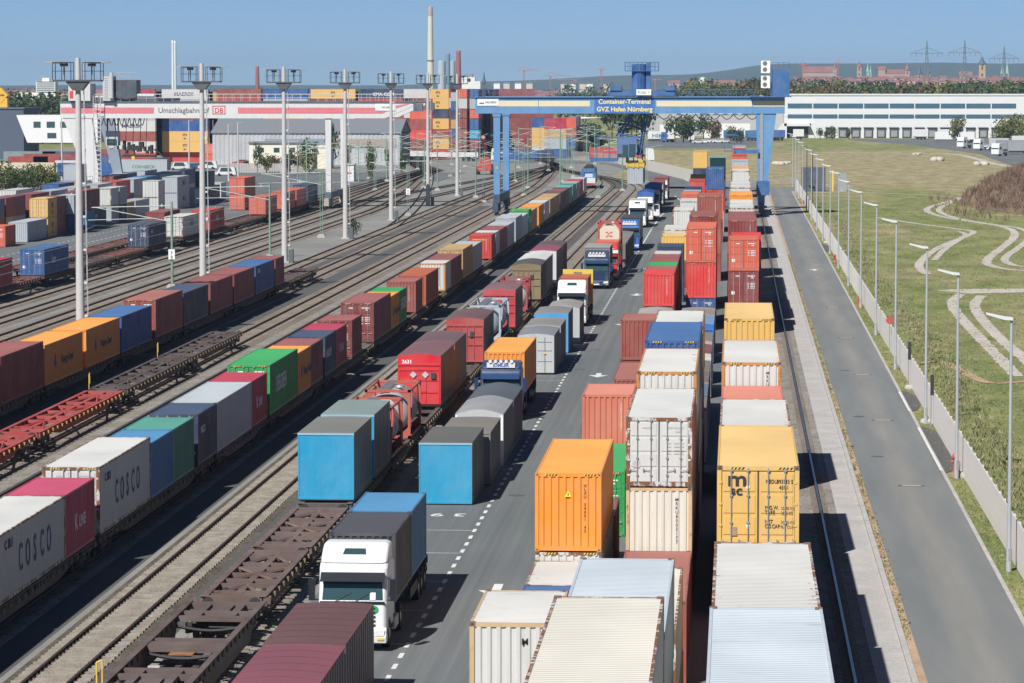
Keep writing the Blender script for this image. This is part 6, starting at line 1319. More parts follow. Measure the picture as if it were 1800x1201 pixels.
# ------------------------------------------------------------------ fence, street lamps, hydrants on the access road
FW = plain('fence_white_steel', (.70, .67, .64), .5, .2, .06)
fe = thing('steel_fence', 'long pale steel bar fence between the access road verge and the meadow', 'fence', (11.75, 0, 0))
pk = cached('picket', lambda: MB().box(-.03, -.06, .08, .03, .06, 2.05)); n = 0; rest = MB(); y = 112.0
while y < 655:
    if n < 300: put('picket', pk, [FW], fe, (0, y, 0)); n += 1; y += .21
    else: rest.box(-.03, y - .06, .08, .03, y + .06, 2.05); y += .21 if y < 320 else .30
o = put('pickets', rest.mesh('pickets', fix=False), [FW], fe); o['kind'] = 'stuff'
pp = cached('fence_post', lambda: MB().box(-.04, -.03, 0, .06, .03, 2.10)); y = 112.0
while y < 655: put('post', pp, [FW], fe, (.03, y, 0)); y += 2.6
put('rail', MB().box(.012, 112, .25, .04, 655, .30).box(.012, 112, 1.85, .04, 655, 1.90).mesh('fence_rail'), [FW], fe)
f2 = thing('wire_fence', 'thin mesh fence closing the lane bend at the foot of the meadow', 'fence', (0, 0, 0)); m = MB()
pts = [(-44, 905), (-30, 862), (-20.5, 795), (-9.0, 705), (-8.2, 690)]
for a, b in zip(pts, pts[1:]):
    d = math.hypot(b[0] - a[0], b[1] - a[1]); k = int(d / .5)
    for i in range(k): x = a[0] + (b[0] - a[0]) * i / k; y = a[1] + (b[1] - a[1]) * i / k; m.box(x - .03, y - .09, 0, x + .03, y + .09, 2.5)
put('fence_panel', m.mesh('fp', fix=False), [plain('fence_beige', (.42, .40, .36))], f2)
f3 = thing('wire_fence', 'thin wire fence and gate across the end of the access road', 'fence', (0, 0, 0)); m = MB()
for i in range(18): m.bar((-9 + i * 1.4, 676, 0), (-9 + i * 1.4, 676, 1.6), .04, 0, 4)
for z in (.5, 1.0, 1.5): m.bar((-9, 676, z), (15, 676, z), .03, 0, 4)
put('fence_panel', m.mesh('fp', fix=False), [STEEL], f3)
g = thing('service_gate', 'dark grey solid gate panel at the far end of the access road fence', 'gate', (12.6, 640, 0)); put('panel', MB().box(0, 0, .1, 4.6, .12, 4.6).mesh('panel'), [paint('4a5662', .1, .2)], g); put('post', MB().box(5.8, 0, 0, 6.1, .3, 4.0).mesh('post'), [YEL], g); put('cabinet', MB().box(7.0, 0, 0, 8.6, 1.2, 3.6).mesh('cab'), [STEEL], g)
POLE = plain('lamp_pole_galvanised', (.50, .53, .56), .4, .3, .05)
sl = None
for i in range(17):
    y = 138.0 + 32.9 * i - (5 if i == 2 else 0)
    if sl is None:
        sl = thing('street_lamp', '', 'street lamp', (11.35, y, 0), 0, 'street lamps along the access road')
        put('pole', MB().bar((0, 0, 0), (0, 0, 10.5), .095, 0, 14, .06).mesh('pole'), [POLE], sl); put('base_collar', MB().bar((0, 0, 0), (0, 0, 1.0), .12, 0, 12).mesh('collar'), [POLE], sl)
        h = MB(); h.prism([(.05, 10.42), (-.3, 10.44), (-1.05, 10.66), (-1.05, 10.74), (-.3, 10.58), (.05, 10.54)], -.16, .16, 'y'); put('lamp_head', h.mesh('lamp_head'), [paint('e6e8e8', 0, .1, .35)], sl); put('service_door', MB().box(-.03, -.13, .5, .03, -.12, 1.0).mesh('sd'), [STEEL], sl); o = sl
    else: o = copy_tree(sl); o.location = (11.35, y, 0)
    o['label'] = '%s slim grey street lamp from the camera along the access road fence' % ORD[i]
o = thing('lamp_pole', 'dark thin pole among the far street lamps of the access road', 'pole', (11.9, 520, 0)); put('pole', MB().bar((0, 0, 0), (0, 0, 9.8), .1, 0, 8).mesh('pole'), [DARK], o)
HYD = paint('c8402c', .1, .2, .4); hy = None
HL = ['red hydrant on the verge nearest the camera', 'red hydrant on the verge beside a double grey lamp pole', 'red hydrant in the middle of the verge', 'small red hydrant before the crane shadow', 'red hydrant near the far service gate']
for i, (x, y) in enumerate(((11.45, 173.5), (11.3, 303.5), (11.3, 380.0), (11.3, 470.0), (11.4, 560))):
    if hy is None:
        hy = thing('fire_hydrant', HL[0], 'hydrant', (x, y, 0), 0, 'hydrants on the verge')
        put('body', MB().lathe((0, 0, 0), [(.17, 0), (.17, .06), (.11, .08), (.11, .75), (.16, .78), (.16, .86), (.12, .98), (.04, 1.05)], 16).mesh('hyd'), [HYD], hy)
        put('outlet', MB().bar((-.22, 0, .6), (.22, 0, .6), .07, 0, 10).bar((0, -.2, .6), (0, 0, .6), .08, 0, 10).mesh('out'), [HYD], hy); o = hy
    else: o = copy_tree(hy); o['label'] = HL[i]
    o.location = (x, y, 0)
for i, y in enumerate((222.5, 196.8, 250)):
    o = thing('signpost', ('thin signpost with a dark back standing by the first passing bay', 'thin signpost at the second passing bay near the fence', 'signpost with a round red sign beside a lamp pole')[i], 'sign', (11.55, y, 0)); put('post', MB().bar((0, 0, 0), (0, 0, 3.2), .035, 0, 6).mesh('post'), [STEEL], o)
    put('sign_plate', MB().box(-.05, -.04, 1.9, .16, -.02, 3.1).mesh('plate') if i < 2 else MB().lathe((0, -.05, 2.6), [(.28, 0), (.28, .03)], 16, 0, 'y').mesh('plate'), [DARK if i < 2 else paint('c04038', .1, .2)], o)
for i, (x, y) in enumerate(((11.6, 221.5), (11.6, 199.0), (11.75, 171.2), (11.5, 428))):
    rr = random.Random(i); m = MB()
    for k in range(6): a = rr.uniform(0, 6.28); m.lathe((rr.uniform(-.35, .35), rr.uniform(-.6, .6), 0), [(.22, 0), (.26, .12), (.18, .26), (.05, .33)], 7)
    put('rubble_heap', m.mesh('rubble'), [CONC]); bpy.data.objects[-1] if False else None
    o = C.objects[-1]; o.location = (x, y, 0); tag(o, 'small heap of stones at the fence foot, %s from the camera' % ORD[(2, 1, 0, 3)[i]], 'stone heap', 'stone heaps by the fence')
# ------------------------------------------------------------------ container yard beyond the sidings (two-high stacks)
YD = [ # (x of the side towards the tracks, y, tiers)
 (-90.6, 411.0, [('ored', 20, 's', 'd')]), (-90.6, 424.0, [('gry', 20, 's')]), (-90.6, 430.2, [('gry', 20, 's')]),
 (-90.6, 437.0, [('yel', 20, 's', 'd', 'mscs'), ('yel', 20, 's', 'd', 'mscs')]), (-90.6, 443.2, [('mar', 20, 's', 'f', 'wid'), ('mar', 20, 's', 'f', 'wid')]), (-89.6, 449.6, [('blue', 20, 's', 'f', 'wid'), ('gry', 20, 's', 'd')]),
 (-89.9, 459.5, [('lblu', 20, 's')]), (-90.6, 466.0, [('navy', 40, 's', 'f', 'dfdp'), ]), (-91.2, 452.0, [('gry', 20, 's'), ]), (-90.2, 480.0, [('gry', 20, 's'), ('wht', 20, 's')]), (-90.2, 486.6, [('navy', 20, 's', 'f', 'dfdp'), ('gry', 20, 's')]),
 (-90.9, 496.6, [('tan', 20, 's', 'f', 'mscs')]), (-90.9, 503.5, [('gry', 40, 's')]), (-89.9, 518.0, [('wht', 20, 's', 'd'), ('wht', 20, 's', 'd')]), (-90.6, 540.0, [('gry', 40, 's', 'f', 'ncg'), ('gry', 40, 's', 'f', 'ncg')]),
 (-91.0, 560.0, [('gry', 40, 's', 'd')]), (-91.2, 577.0, [('mar', 40, 's', 'f', 'text1'), ('navy', 20, 's', 'd')]), (-92.4, 598.0, [('wht', 10, 's')]) ]
cnt = 0
for i, (x, y, tiers) in enumerate(YD):
    z = 0.02
    for k, (col, L, h, *r) in enumerate(tiers):
        face, mark = (r + ['f', None])[:2] if len(r) >= 2 else ((r[0] if r else 'f'), None)
        if L == 10: L = 20
        container(col, L, h, face, mark, (x - 1.22, y, z), 0, '%s, %s of the %s stack edging the far container yard' % (cdesc(col, L, h, face, mark), 'alone' if len(tiers) == 1 else ('lower', 'upper')[k], ORD[i]), 'containers in the far yard', 1 if y < 500 else 0)
        z += HT[h] + .012
container('mar', 40, 'h', 'd', 'wid', (-91.4, 459.0, 2.62), 0, 'long maroon container on top of the lower row in the far yard', 'containers in the far yard', 1)
YD2 = [(-96.4, 425, 'blue', 40, 2, 'whtt'), (-96.4, 438.0, 'mar', 40, 2, None), (-96.0, 452.0, 'mar', 40, 2, None), (-96.2, 466, 'gry', 40, 2, None), (-96, 482, 'gry', 40, 2, None), (-95.6, 498, 'gry', 40, 2, 'ncg'), (-95.6, 513, 'red', 40, 2, 'text1'), (-95.4, 527, 'gry', 40, 2, None), (-95.8, 541, 'lblu', 40, 2, None), (-96, 555, 'gry', 40, 2, 'ncg'), (-97, 571, 'gry', 40, 2, None), (-97, 586, 'navy', 40, 2, None), (-102, 470, 'wht', 40, 2, None), (-102, 500, 'blue', 40, 2, None), (-102, 516, 'gry', 20, 3, None), (-102, 545, 'mar', 40, 2, None), (-103, 560, 'gry', 40, 2, None), (-103, 580, 'gry', 40, 2, None), (-102, 440, 'mar', 40, 1, None), (-102, 455, 'mar', 40, 1, None)]
for i, (x, y, col, L, n, mark) in enumerate(YD2):
    for k in range(n):
        c = col if k == n - 1 else ('mar', 'gry', 'navy', 'tan')[(i + k) % 4]
        if k < n - 1: bulk(c, L, 's', x - 1.22, y, .02 + k * 2.603); continue
        container(c, L, 's', 'f' if i % 3 else 'd', mark if k == n - 1 else None, (x - 1.22, y, .02 + k * 2.603), 0, '%s container, tier %s of the %s stack behind the first yard row' % (PAL[c][1], ('one', 'two', 'three')[k], ORD[i]), 'containers deeper in the far yard', 0)
for k, c in enumerate(('ored', 'ored')): container(c, 40, 's', 'd', None, (-80.2, 536, .02 + k * 2.6), 0, '%s orange-red container with doors standing alone beside the loading lane' % ('lower', 'upper')[k], 'lone orange-red stack', 0)
# ------------------------------------------------------------------ high stacked yard in the distance
def high_stack(px_x, Y, cols, L, tag_, along='x', faces=None, base=0.02, group='high container stacks', hide=0):
    z = base
    for k, c in enumerate(cols):
        if c is None: z += 2.6; continue
        mark = None
        if '/' in c: c, mark = c.split('/')
        h = 'h' if k % 2 else 's'
        if k < hide: bulk(c, L, h, px_x + (0 if along == 'x' else 1.22), Y - (2 * W2 if along == 'x' else 0) + (2 * W2 if along == 'x' else 0), z, along); z += HT[h] + .02; continue
        lab = '%s container, %s tier of the %s' % (PAL[c][1], ORD[k], tag_)
        if along == 'x': container(c, L, h, 'f', mark, (px_x, Y, z), -HP, lab, group, 0)
        else: container(c, L, h, faces or 'f', mark, (px_x + 1.22, Y, z), 0, lab, group, 0)
        z += HT[h] + .02
def X_at(px, Y): 
    d = (px - 900) / 5880.0; a = YAW
    # horizontal direction of a picture column at this distance
    return Y * (math.cos(a) * d - math.sin(a) * math.cos(PITCH)) / (math.sin(a) * d + math.cos(a) * math.cos(PITCH))
# a container turned by -90 deg has its right side facing the camera and runs towards +x from its origin
SC_ = [ # picture column of the left edge, distance, colours from the ground, length, description
 (197, 872, ['ored', 'wht/maersk', 'mar2', 'wht/maersk', 'gry', 'lblu', 'crim/kl2'], 40, 'stack behind the white crane trolley'),
 (289, 878, ['red', 'yel/mscs', 'yel/mscs', 'blue', 'mar', 'gry', 'wht/maersk'], 40, 'stack beside the grey warehouse gable'),
 (385, 905, ['mar', 'tan', 'gry', 'teal', 'mint', 'red', 'mar2'], 40, 'stack above the warehouse roof ridge, westmost'),
 (466, 905, ['mar', 'blue', 'tan', 'red', 'yel/mscs', 'gry', 'blue'], 40, 'second stack above the warehouse roof'),
 (549, 905, ['mar', 'blue', 'tan', 'red', 'wht', 'mar', 'yel/mscs'], 40, 'third stack above the warehouse roof'),
 (632, 905, ['mar', 'blue', 'tan', 'gry', 'mar2', 'red', 'navy/cma'], 40, 'fourth stack above the warehouse roof'),
 (684, 940, ['mar', 'tan', 'wht', 'mar', 'wht', 'gry', 'wht'], 40, 'pale stack left of the yellow one'),
 (420, 925, ['mar', 'blue', 'tan', 'gry', 'mar2', 'crim', 'navy'], 40, 'rear stack behind the first roof stack'),
 (505, 925, ['mar', 'blue', 'tan', 'gry', 'mar2', 'tan', 'blue'], 40, 'rear stack behind the second roof stack'),
 (722, 905, ['mar', 'mar', 'scar', 'mar2', 'ored', 'mar'], 20, 'red stack beside the warehouse end wall'),
 (752, 926, ['red', 'yel/mscs', 'mar2', 'yel/mscs', 'navy', 'yel/mscs', 'yel/mscs'], 20, 'yellow stack behind the sixth light mast'),
 (868, 985, ['mar', 'mar2', 'mar', 'mar', 'mar', 'mar', 'mar2'], 40, 'all-maroon stack behind the blue crane leg'),
 (893, 940, ['mar', 'mar', 'mar', 'mar'], 20, 'lower maroon stack behind the blue crane leg'),
 (935, 960, ['wht', 'yel', 'yel', 'blue', 'mar'], 20, 'yellow stack beyond the blue crane'),
 (957, 930, ['blue', 'gry', 'tan', 'crim'], 20, 'mixed stack beyond the blue crane'),
 (975, 950, ['navy', 'blue', 'orab', 'ored'], 20, 'rust-topped stack beyond the blue crane')]
for i, (px, Y, cols, L, d) in enumerate(SC_): high_stack(X_at(px, Y), Y, cols, L, d, hide=4 if 'roof' in d and 'rear' not in d else (6 if 'rear' in d or 'all-maroon' in d or 'pale stack' in d else (1 if 'gable' in d else 0)))
for i, (px, Y, cols, f, d) in enumerate(((806, 930, ['mar', 'mar', 'mar2', 'mar', 'mar', 'wht', 'ored'], 'd', 'dark stack with long shaded side'), (778, 960, ['mar', 'mar', 'mar2', 'mar', 'mar', 'wht', 'crim'], 'd', 'crimson-topped stack'), (826, 915, ['dkgr', 'mar', 'cyan', 'blue', 'ored', 'gry', 'blue'], 'd', 'blue-topped stack'),
     (846, 945, ['mar', 'red', 'lblu', 'lblu', 'ored', 'mar', 'navy'], 'd', 'stack with light blue doors'), (862, 930, ['gry', 'mar', 'lblu', 'mar', 'orab'], 'd', 'stack beside the crane leg'), (995, 960, ['navy', 'yel', 'yel', 'tan'], 'f', 'yellow strip stack'), (1010, 980, ['brn', 'orab', 'wht'], 'f', 'brown stack near the canopy'))):
    for r in range(3):
        high_stack(X_at(px, Y) , Y + r * 12.4, cols if r == 0 else [random.choice(['mar', 'blue', 'gry', 'mar2']) for _ in cols], 40, d, 'y', f, hide=99 if r else 0)
# more low yard clutter: trailers, container rows behind the sidings throat
def trailer(x, y, col, L, label, rz=0, h=2.7, group='trailers in the distance'):
    t = thing('box_trailer', label, 'trailer', (x, y, 0), rz, group); put('box', MB().box(0, 0, 1.15, L, 2.5, 1.15 + h).mesh('box'), [paint(col, .1, .2)], t)
    m = MB(); m.box(0.4, .4, .85, L - .3, 2.1, 1.15)
    put('chassis', m.mesh('ch'), [DARK], t); w = MB()
    for xx in (L - 1.2, L - 2.5, L - 3.8): w.lathe((xx, .1, .52), [(.5, 0), (.5, .4)], 12, 0, 'y')
    put('wheels', w.mesh('wh'), [BLACK], t); return t
def far_cab(x, y, col, label, rz=0, group='distant lorries'):
    t = thing('lorry_tractor', label, 'lorry', (x, y, 0), rz, group); put('cab_body', MB().prism([(0, .6), (0, 2.0), (.3, 3.6), (2.3, 3.7), (2.3, .6)], 0, 2.5, 'y').mesh('cab'), [paint(col, 0, .15, .35)], t)
    put('windscreen', MB().prism([(-.02, 2.0), (.22, 3.0), (.26, 3.0), (.02, 2.0)], .1, 2.4, 'y').mesh('ws'), [GLASS], t); put('side_window', MB().box(.5, -.02, 1.9, 1.5, 0, 2.7).mesh('sw'), [GLASS], t)
    w = MB()
    for xx in (1.0, 4.2): w.lathe((xx, .05, .52), [(.52, 0), (.52, .4)], 14, 0, 'y')
    put('wheels', w.mesh('wh'), [BLACK], t); put('chassis', MB().box(.5, .6, .6, 5.2, 1.9, 1.0).mesh('ch'), [DARK], t); return t
trailer(-38.4, 884, 'c23b30', 13.6, 'long red box trailer crossing behind the yard throat'); far_cab(-21.2, 884, 'dfe8e4', 'pale green-white tractor pulling the red box trailer', math.pi)
bpy.data.objects[-1] if False else None
far_cab(-64.5, 884, 'e8e8e8', 'white tractor on the crossing road behind the crane leg'); trailer(-82, 890, 'e0e0dc', 13.6, 'low white trailer on the crossing road', h=1.2)
trailer(-56.5, 884, '9a9a96', 9.5, 'bare skeletal trailer on the crossing road', h=.12); trailer(-96, 900, 'dcdcd8', 13.6, 'second white trailer on the crossing road', h=1.4)
rs = thing('reach_stacker', 'red reach stacker parked behind the blue crane leg', 'reach stacker', (-56.6, 755, 0))
m = MB(); m.box(-1.6, 0, .8, 1.6, 6, 2.3).prism([(-1.2, 2.3), (1.2, 2.3), (1.0, 4.0), (-1.0, 4.0)], 2, 4, 'y'); m.bar((0, 7, 3.6), (0, -3, 8.5), .5, 0, 4); put('body', m.mesh('body'), [paint('c0392f', .2, .3)], rs)
w = MB()
for x in (-1.7, 1.7):
    for y in (.8, 5.2): w.lathe((x, y, .85), [(.85, -.35), (.85, .35)], 16, 0, 'x')
put('wheels', w.mesh('wh'), [BLACK], rs)
for i, (px, Y, c) in enumerate(((868, 905, 'blue'), (895, 910, 'navy'), (1035, 905, 'red'), (1050, 915, 'mar'))):
    container(c, 40, 's', 'f', 'whtt' if i == 0 else None, (X_at(px, Y), Y, .02), -HP, '%s container lying along the crossing road, %s from the crane leg' % (PAL[c][1], ORD[i]), 'containers along the crossing road', 0)
# left yard clutter (rows of trailers and boxes behind the bushes)
CL = [(0, 700, 'd8cba8', 12), (18, 760, 'a8362c', 12), (45, 790, '8d3a34', 13), (62, 760, 'e8e8e8', 3.4), (100, 720, 'dadada', 6), (78, 820, '3c4f6a', 12), (130, 690, 'e6e6e6', 12), (10, 820, '7d8f94', 13), (118, 800, '7a3434', 13), (170, 760, '35598c', 6), (150, 850, '8d3a34', 13), (0, 660, 'e8e6dc', 9), (200, 750, 'a8322c', 13)]
for i, (px, Y, c, L) in enumerate(CL): trailer(X_at(px, Y), Y, c, L, '%s box trailer in the jumble behind the green bushes, counted from the picture edge' % ORD[i], group='trailers behind the bushes')
for i, (px, Y, c, face) in enumerate(((262, 690, 'ored', 'd'), (262, 702, 'navy', 'f'))):
    container(c, 40, 's', face, None, (X_at(px, Y) + 1.2, Y, 2.0), 0, '%s container raised behind the far yard stacks' % PAL[c][1], 'raised containers', 0)
container('gry', 40, 's', 'f', 'grt', (X_at(196, 690), 690, 2.2), -HP, 'grey container with green lettering behind the far yard', 'raised containers', 0)
container('blue', 40, 's', 'f', None, (X_at(106, 640), 640, 2.6), -HP, 'blue container in the upper tier of the yard near the white crane leg', 'raised containers', 0); container('gry', 20, 's', 'd', None, (X_at(150, 640) + 1.2, 640, 5.2), 0, 'grey container with doors perched near the white crane leg', 'raised containers', 0)
for i, (px, Y, c) in enumerate(((378, 855, 'ored'), (378, 855, 'salm'))): container(c, 20, 's', 'f', None, (X_at(360, 850) + 1.2, 850, .02 + 2.6 * i), 0, '%s container of the pair in front of the warehouse corner' % ('lower', 'upper')[i], 'pair by the warehouse', 0)
# parked vans and cars near the warehouse yard
def car(x, y, col, label, rz=0, van=False, group='distant cars'):
    t = thing('parked_car', label, 'car', (x, y, 0), rz, group); h = 2.0 if van else 1.42
    pr = [(0, .35), (0, .8), (.5 if van else .9, .95), (1.1 if van else 1.6, h), (4.3 if van else 3.5, h), (4.6 if van else 4.2, .95), (4.7 if van else 4.4, .35)]
    put('body', MB().prism(pr, 0, 1.8, 'y').mesh('body'), [paint(col, 0, .1, .25)], t); put('window', MB().prism([(1.0 if van else 1.2, 1.0), (1.35 if van else 1.7, h - .12), (3.4, h - .12), (3.9, 1.0)], -.012, 1.812, 'y').mesh('win'), [GLASS], t)
    w = MB()
    for xx in (.9, 3.6):
        for yy in (-.02, 1.62): w.lathe((xx, yy, .33), [(.33, 0), (.33, .2)], 12, 0, 'y')
    put('wheels', w.mesh('wh'), [BLACK], t); return t
for i, (px, Y, c, v) in enumerate(((380, 740, 'e8e8e8', 1), (318, 800, '2a4a80', 0), (334, 805, 'b02a30', 0), (350, 800, 'e4e4e4', 1), (300, 790, 'd8d8d8', 1), (410, 842, 'b03a38', 0), (430, 842, '8b8f94', 0))):
    car(X_at(px, Y), Y, c, '%s %s parked before the grey warehouse, counted from the crane' % (ORD[i], 'van' if v else 'car'), van=bool(v))
for r_ in range(3):
    for i in range(17):
        z = .02
        for k in range(7 if i % 5 else 6): c_ = random.choice(['mar', 'blue', 'gry', 'mar2', 'tan', 'wht', 'red', 'navy']); bulk(c_, 40, 's', X_at(205 + i * 33, 960 + r_ * 25) , 960 + r_ * 25, z, 'x'); z += HT['s'] + .02
o = put('stacked_containers', BULK.mesh('bulk', fix=False), BULKM); tag(o, 'lower and rear containers of the distant stacks, mostly covered by the ones in front', 'containers', kind='stuff')
# ------------------------------------------------------------------ buildings near the yard
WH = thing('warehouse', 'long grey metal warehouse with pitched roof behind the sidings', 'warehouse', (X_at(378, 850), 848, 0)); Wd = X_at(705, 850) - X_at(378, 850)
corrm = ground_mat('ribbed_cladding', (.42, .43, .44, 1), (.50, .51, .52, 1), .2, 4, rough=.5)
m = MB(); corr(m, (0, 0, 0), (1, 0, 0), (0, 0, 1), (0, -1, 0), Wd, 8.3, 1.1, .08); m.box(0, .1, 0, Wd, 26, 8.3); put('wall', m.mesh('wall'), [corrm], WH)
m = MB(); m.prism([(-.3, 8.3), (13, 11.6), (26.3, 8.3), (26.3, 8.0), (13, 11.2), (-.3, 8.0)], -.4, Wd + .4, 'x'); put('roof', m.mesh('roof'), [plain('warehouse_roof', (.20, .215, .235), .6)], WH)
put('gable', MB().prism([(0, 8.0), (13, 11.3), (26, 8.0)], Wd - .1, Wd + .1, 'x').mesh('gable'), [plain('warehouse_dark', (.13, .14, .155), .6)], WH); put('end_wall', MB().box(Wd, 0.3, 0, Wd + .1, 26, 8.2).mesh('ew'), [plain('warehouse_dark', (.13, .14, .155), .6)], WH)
put('window_band', MB().box(Wd * .28, -.14, 4.6, Wd * .62, -.09, 6.6).mesh('wb'), [plain('band_grey', (.25, .30, .34), .3)], WH); put('window_band', MB().box(Wd * .62, -.14, 4.6, Wd * .98, -.09, 6.6).mesh('wb'), [plain('band_brown', (.36, .30, .26), .5)], WH)
hs = thing('office_house', 'low cream office house with small windows in front of the grey warehouse', 'house', (X_at(442, 808), 806, 0))
m = MB(); m.box(0, 0, 0, 15.5, 9, 6.2).box(15.5, 2, 0, 19.5, 9, 5.6); put('wall', m.mesh('wall'), [plain('cream_render', (.72, .68, .55), .8, 0, .05)], hs); put('roof', MB().box(-.3, -.4, 6.2, 15.8, 9.3, 6.5).mesh('roof'), [plain('warehouse_roof', (.2, .215, .235), .6)], hs)
for x in (2.2, 6.0, 9.8):
    for z in (1.2, 4.0): put('window', MB().box(x, -.08, z, x + 1.4, 0, z + 1.1).mesh('win'), [GLASS], hs)
ww = MB(); 
for i in range(34): ww.box(i * .55, 0, 0, i * .55 + .5, .06, 2.2 - .004 * i)
o = put('timber_fence', ww.mesh('tf'), [plain('grey_boards', (.40, .38, .36), .8)], None, (X_at(402, 770), 770, 0)); tag(o, 'pale board fence in front of the warehouse gable', 'fence')
sh = thing('service_hut', 'small white hut with a red mark beside the sidings', 'hut', (X_at(611, 702), 700, 0)); put('wall', MB().box(0, 0, 0, 1.7, 3.2, 3.5).mesh('w'), [paint('e8e8e6', .05, .2)], sh); put('roof', MB().box(-.2, -.2, 3.5, 1.9, 3.4, 3.7).mesh('r'), [paint('c8ccd0', .05, .2)], sh); put('red_mark', MB().box(.2, -.03, 1.6, 1.2, 0, 1.9).mesh('m'), [paint('c03a34', 0, .1)], sh)
wo = thing('office_building', 'angular white office building behind the bushes, with dark windows', 'building', (0, 0, 0)); Y = 880
m = MB(); xa, xb, xc, xd = X_at(33, Y), X_at(175, Y), X_at(52, Y), X_at(175, Y); m.prism([(xa, 12.3), (xb, 12.3), (xb, 5.0), (xc, 5.0)], Y, Y + 12, 'y'); put('wall', m.mesh('wall'), [plain('white_render', (.72, .72, .70), .7, 0, .05)], wo)
for px, z, hh, ww_ in ((63, 9.0, 1.6, 1.9), (86, 9.0, 1.6, 2.2), (87, 6.2, 1.4, 2.4), (110, 9.0, 1.6, 1.9)): x = X_at(px, Y); put('window', MB().box(x, Y - .08, z, x + ww_, Y, z + hh).mesh('win'), [GLASS], wo)
bs = thing('dark_hall', 'dark blue-grey hall at the picture edge behind the white office', 'building', (X_at(-25, 905), 905, 0)); put('wall', MB().box(0, 0, 0, 11.2, 20, 13.8).mesh('w'), [plain('hall_dark', (.075, .10, .14), .6)], bs); put('roof', MB().box(-.3, -.3, 13.8, 11.5, 20, 14.1).mesh('r'), [plain('hall_roof', (.12, .14, .17), .6)], bs)
sg = thing('rooftop_sign', 'yellow cube sign on a white rooftop cone', 'sign', (X_at(8, 1000), 1000, 0))
put('sign_cube', MB().prism([(-2.2, 17.3), (0, 14.8), (2.2, 17.3), (0, 19.6)], -1.6, 1.6, 'y').box(-2.0, -1.5, 13.3, 2.0, 1.5, 16.4).mesh('cube'), [paint('f0b82a', 0, .1, .5)], sg); put('lettering', text_mesh('Goes', 1.1, .02, 1, 'CENTER'), [INKB], sg, (0, -1.65, 17.0), (HP, 0, 0)); put('cone', MB().lathe((0, 0, 11.0), [(3.4, 0), (1.2, .8), (.3, 2.6)], 14).mesh('cone'), [WHITE], sg); put('support', MB().box(-1, 0, 0, 1, 1, 11).mesh('sup'), [STEEL], sg)
# loading canopy by the far stacks and grey hall with large letters
ca = thing('loading_canopy', 'thin white canopy roof beyond the blue crane', 'canopy', (X_at(1000, 1040), 1040, 0)); put('roof', MB().prism([(0, 9.8), (10, 10.2), (0, 10.5)], 0, 8, 'y').mesh('r'), [WHITE], ca); put('post', MB().box(1, 1, 0, 1.3, 1.3, 9.8).box(5, 1, 0, 5.3, 1.3, 9.9).mesh('p'), [STEEL], ca)
gh = thing('grey_hall', 'wide grey logistics hall with white wall letters beyond the meadow', 'building', (X_at(1120, 1330), 1345, 0)); put('wall', MB().box(0, 0, 0, 58, 40, 11.5).mesh('w'), [plain('hall_grey', (.40, .40, .41), .7)], gh); put('roof', MB().box(-.3, -.3, 11.5, 58.3, 40, 12.0).mesh('r'), [plain('hall_roof2', (.3, .31, .32), .6)], gh)
put('sign_band', MB().box(15, -.2, 8.6, 50, -.05, 11.2).mesh('sb'), [plain('sign_dark', (.10, .13, .17), .6)], gh); put('lettering', text_mesh('GEIS  OOOO', 3.0, .1, 1.5, 'LEFT'), [WHITE], gh, (16, -.25, 8.8), (HP, 0, 0))
lw = thing('low_white_hall', 'low white hall in front of the grey logistics hall', 'building', (X_at(1235, 1300), 1300, 0)); put('wall', MB().box(0, 0, 0, 18, 10, 5.5).box(-17, 4, 0, -9, 10, 5.0).mesh('w'), [plain('white_render', (.72, .72, .70), .7)], lw); put('door', MB().box(3, -.1, 0, 6, 0, 4).mesh('d'), [DARK], lw)
for i, (px, Y, c, L) in enumerate(((1138, 1200, 'ececea', 9.5), (1270, 1230, '2b6fae', 7.5), (1308, 1228, '2f6f9f', 5), (1322, 1235, '3a5a9a', 10), (1340, 1240, '2a5aa8', 8), (1392, 1262, 'e8e8e4', 4), (1640, 1195, 'f0f0ee', 14), (1600, 1262, 'e4e4e2', 6), (1645, 1262, 'e0e0de', 6), (1748, 1010, '8f9296', 12), (1768, 985, '9a9da0', 13), (1735, 1050, 'c0c2c4', 6), (1775, 1100, 'd8d8d6', 12))):
    t = trailer(X_at(px, Y), Y, c, L, '%s trailer parked around the far logistics halls, counted from the blue crane' % ORD[i], group='trailers by the far halls')
    if i == 0: put('lettering', text_mesh('HIKO', 2.0, .05, 1.2), [plain('letter_teal', (.03, .2, .3))], t, (1.4, -.03, 1.6), (HP, 0, 0))
for i, (px, Y, c) in enumerate(((1160, 1195, '2a5ea8'), (1208, 1215, 'e4e4e4'), (1690, 1085, 'f2f2f0'), (1719, 1050, 'f2f2f0'), (1752, 965, 'f0f0f0'), (1700, 1195, 'e2e2e2'))): far_cab(X_at(px, Y), Y, c, '%s tractor parked near the far halls, counted from the blue crane' % ORD[i], 0 if i < 2 else HP * .6, 'tractors by the far halls')
for i, (px, Y, c) in enumerate(((1250, 1180, 'e8e8e8'), (1262, 1182, 'c8c8cc'), (1246, 1200, 'e0e0e0'), (1215, 1170, 'd8d8d8'), (1225, 1176, 'f0f0f0'), (1712, 1085, 'dfe2e6'), (1730, 1052, 'e8e8e8'), (1745, 1044, 'c05a50'), (1755, 1100, '46607c'), (1765, 1102, '5a7ca8'), (1742, 1120, '3c5a80'))): car(X_at(px, Y), Y, c, '%s small car in the far car parks, counted from the blue crane' % ORD[i], group='cars in the far car parks')
struct('far_parking_lot', MB().poly([(70, 800, .01), (98, 850, .01), (110, 1280, .01), (44, 1280, .01), (44, 1240, .01), (60, 1150, .01), (72, 1000, .01), (70, 880, .01)]), ASPH, fix=False)
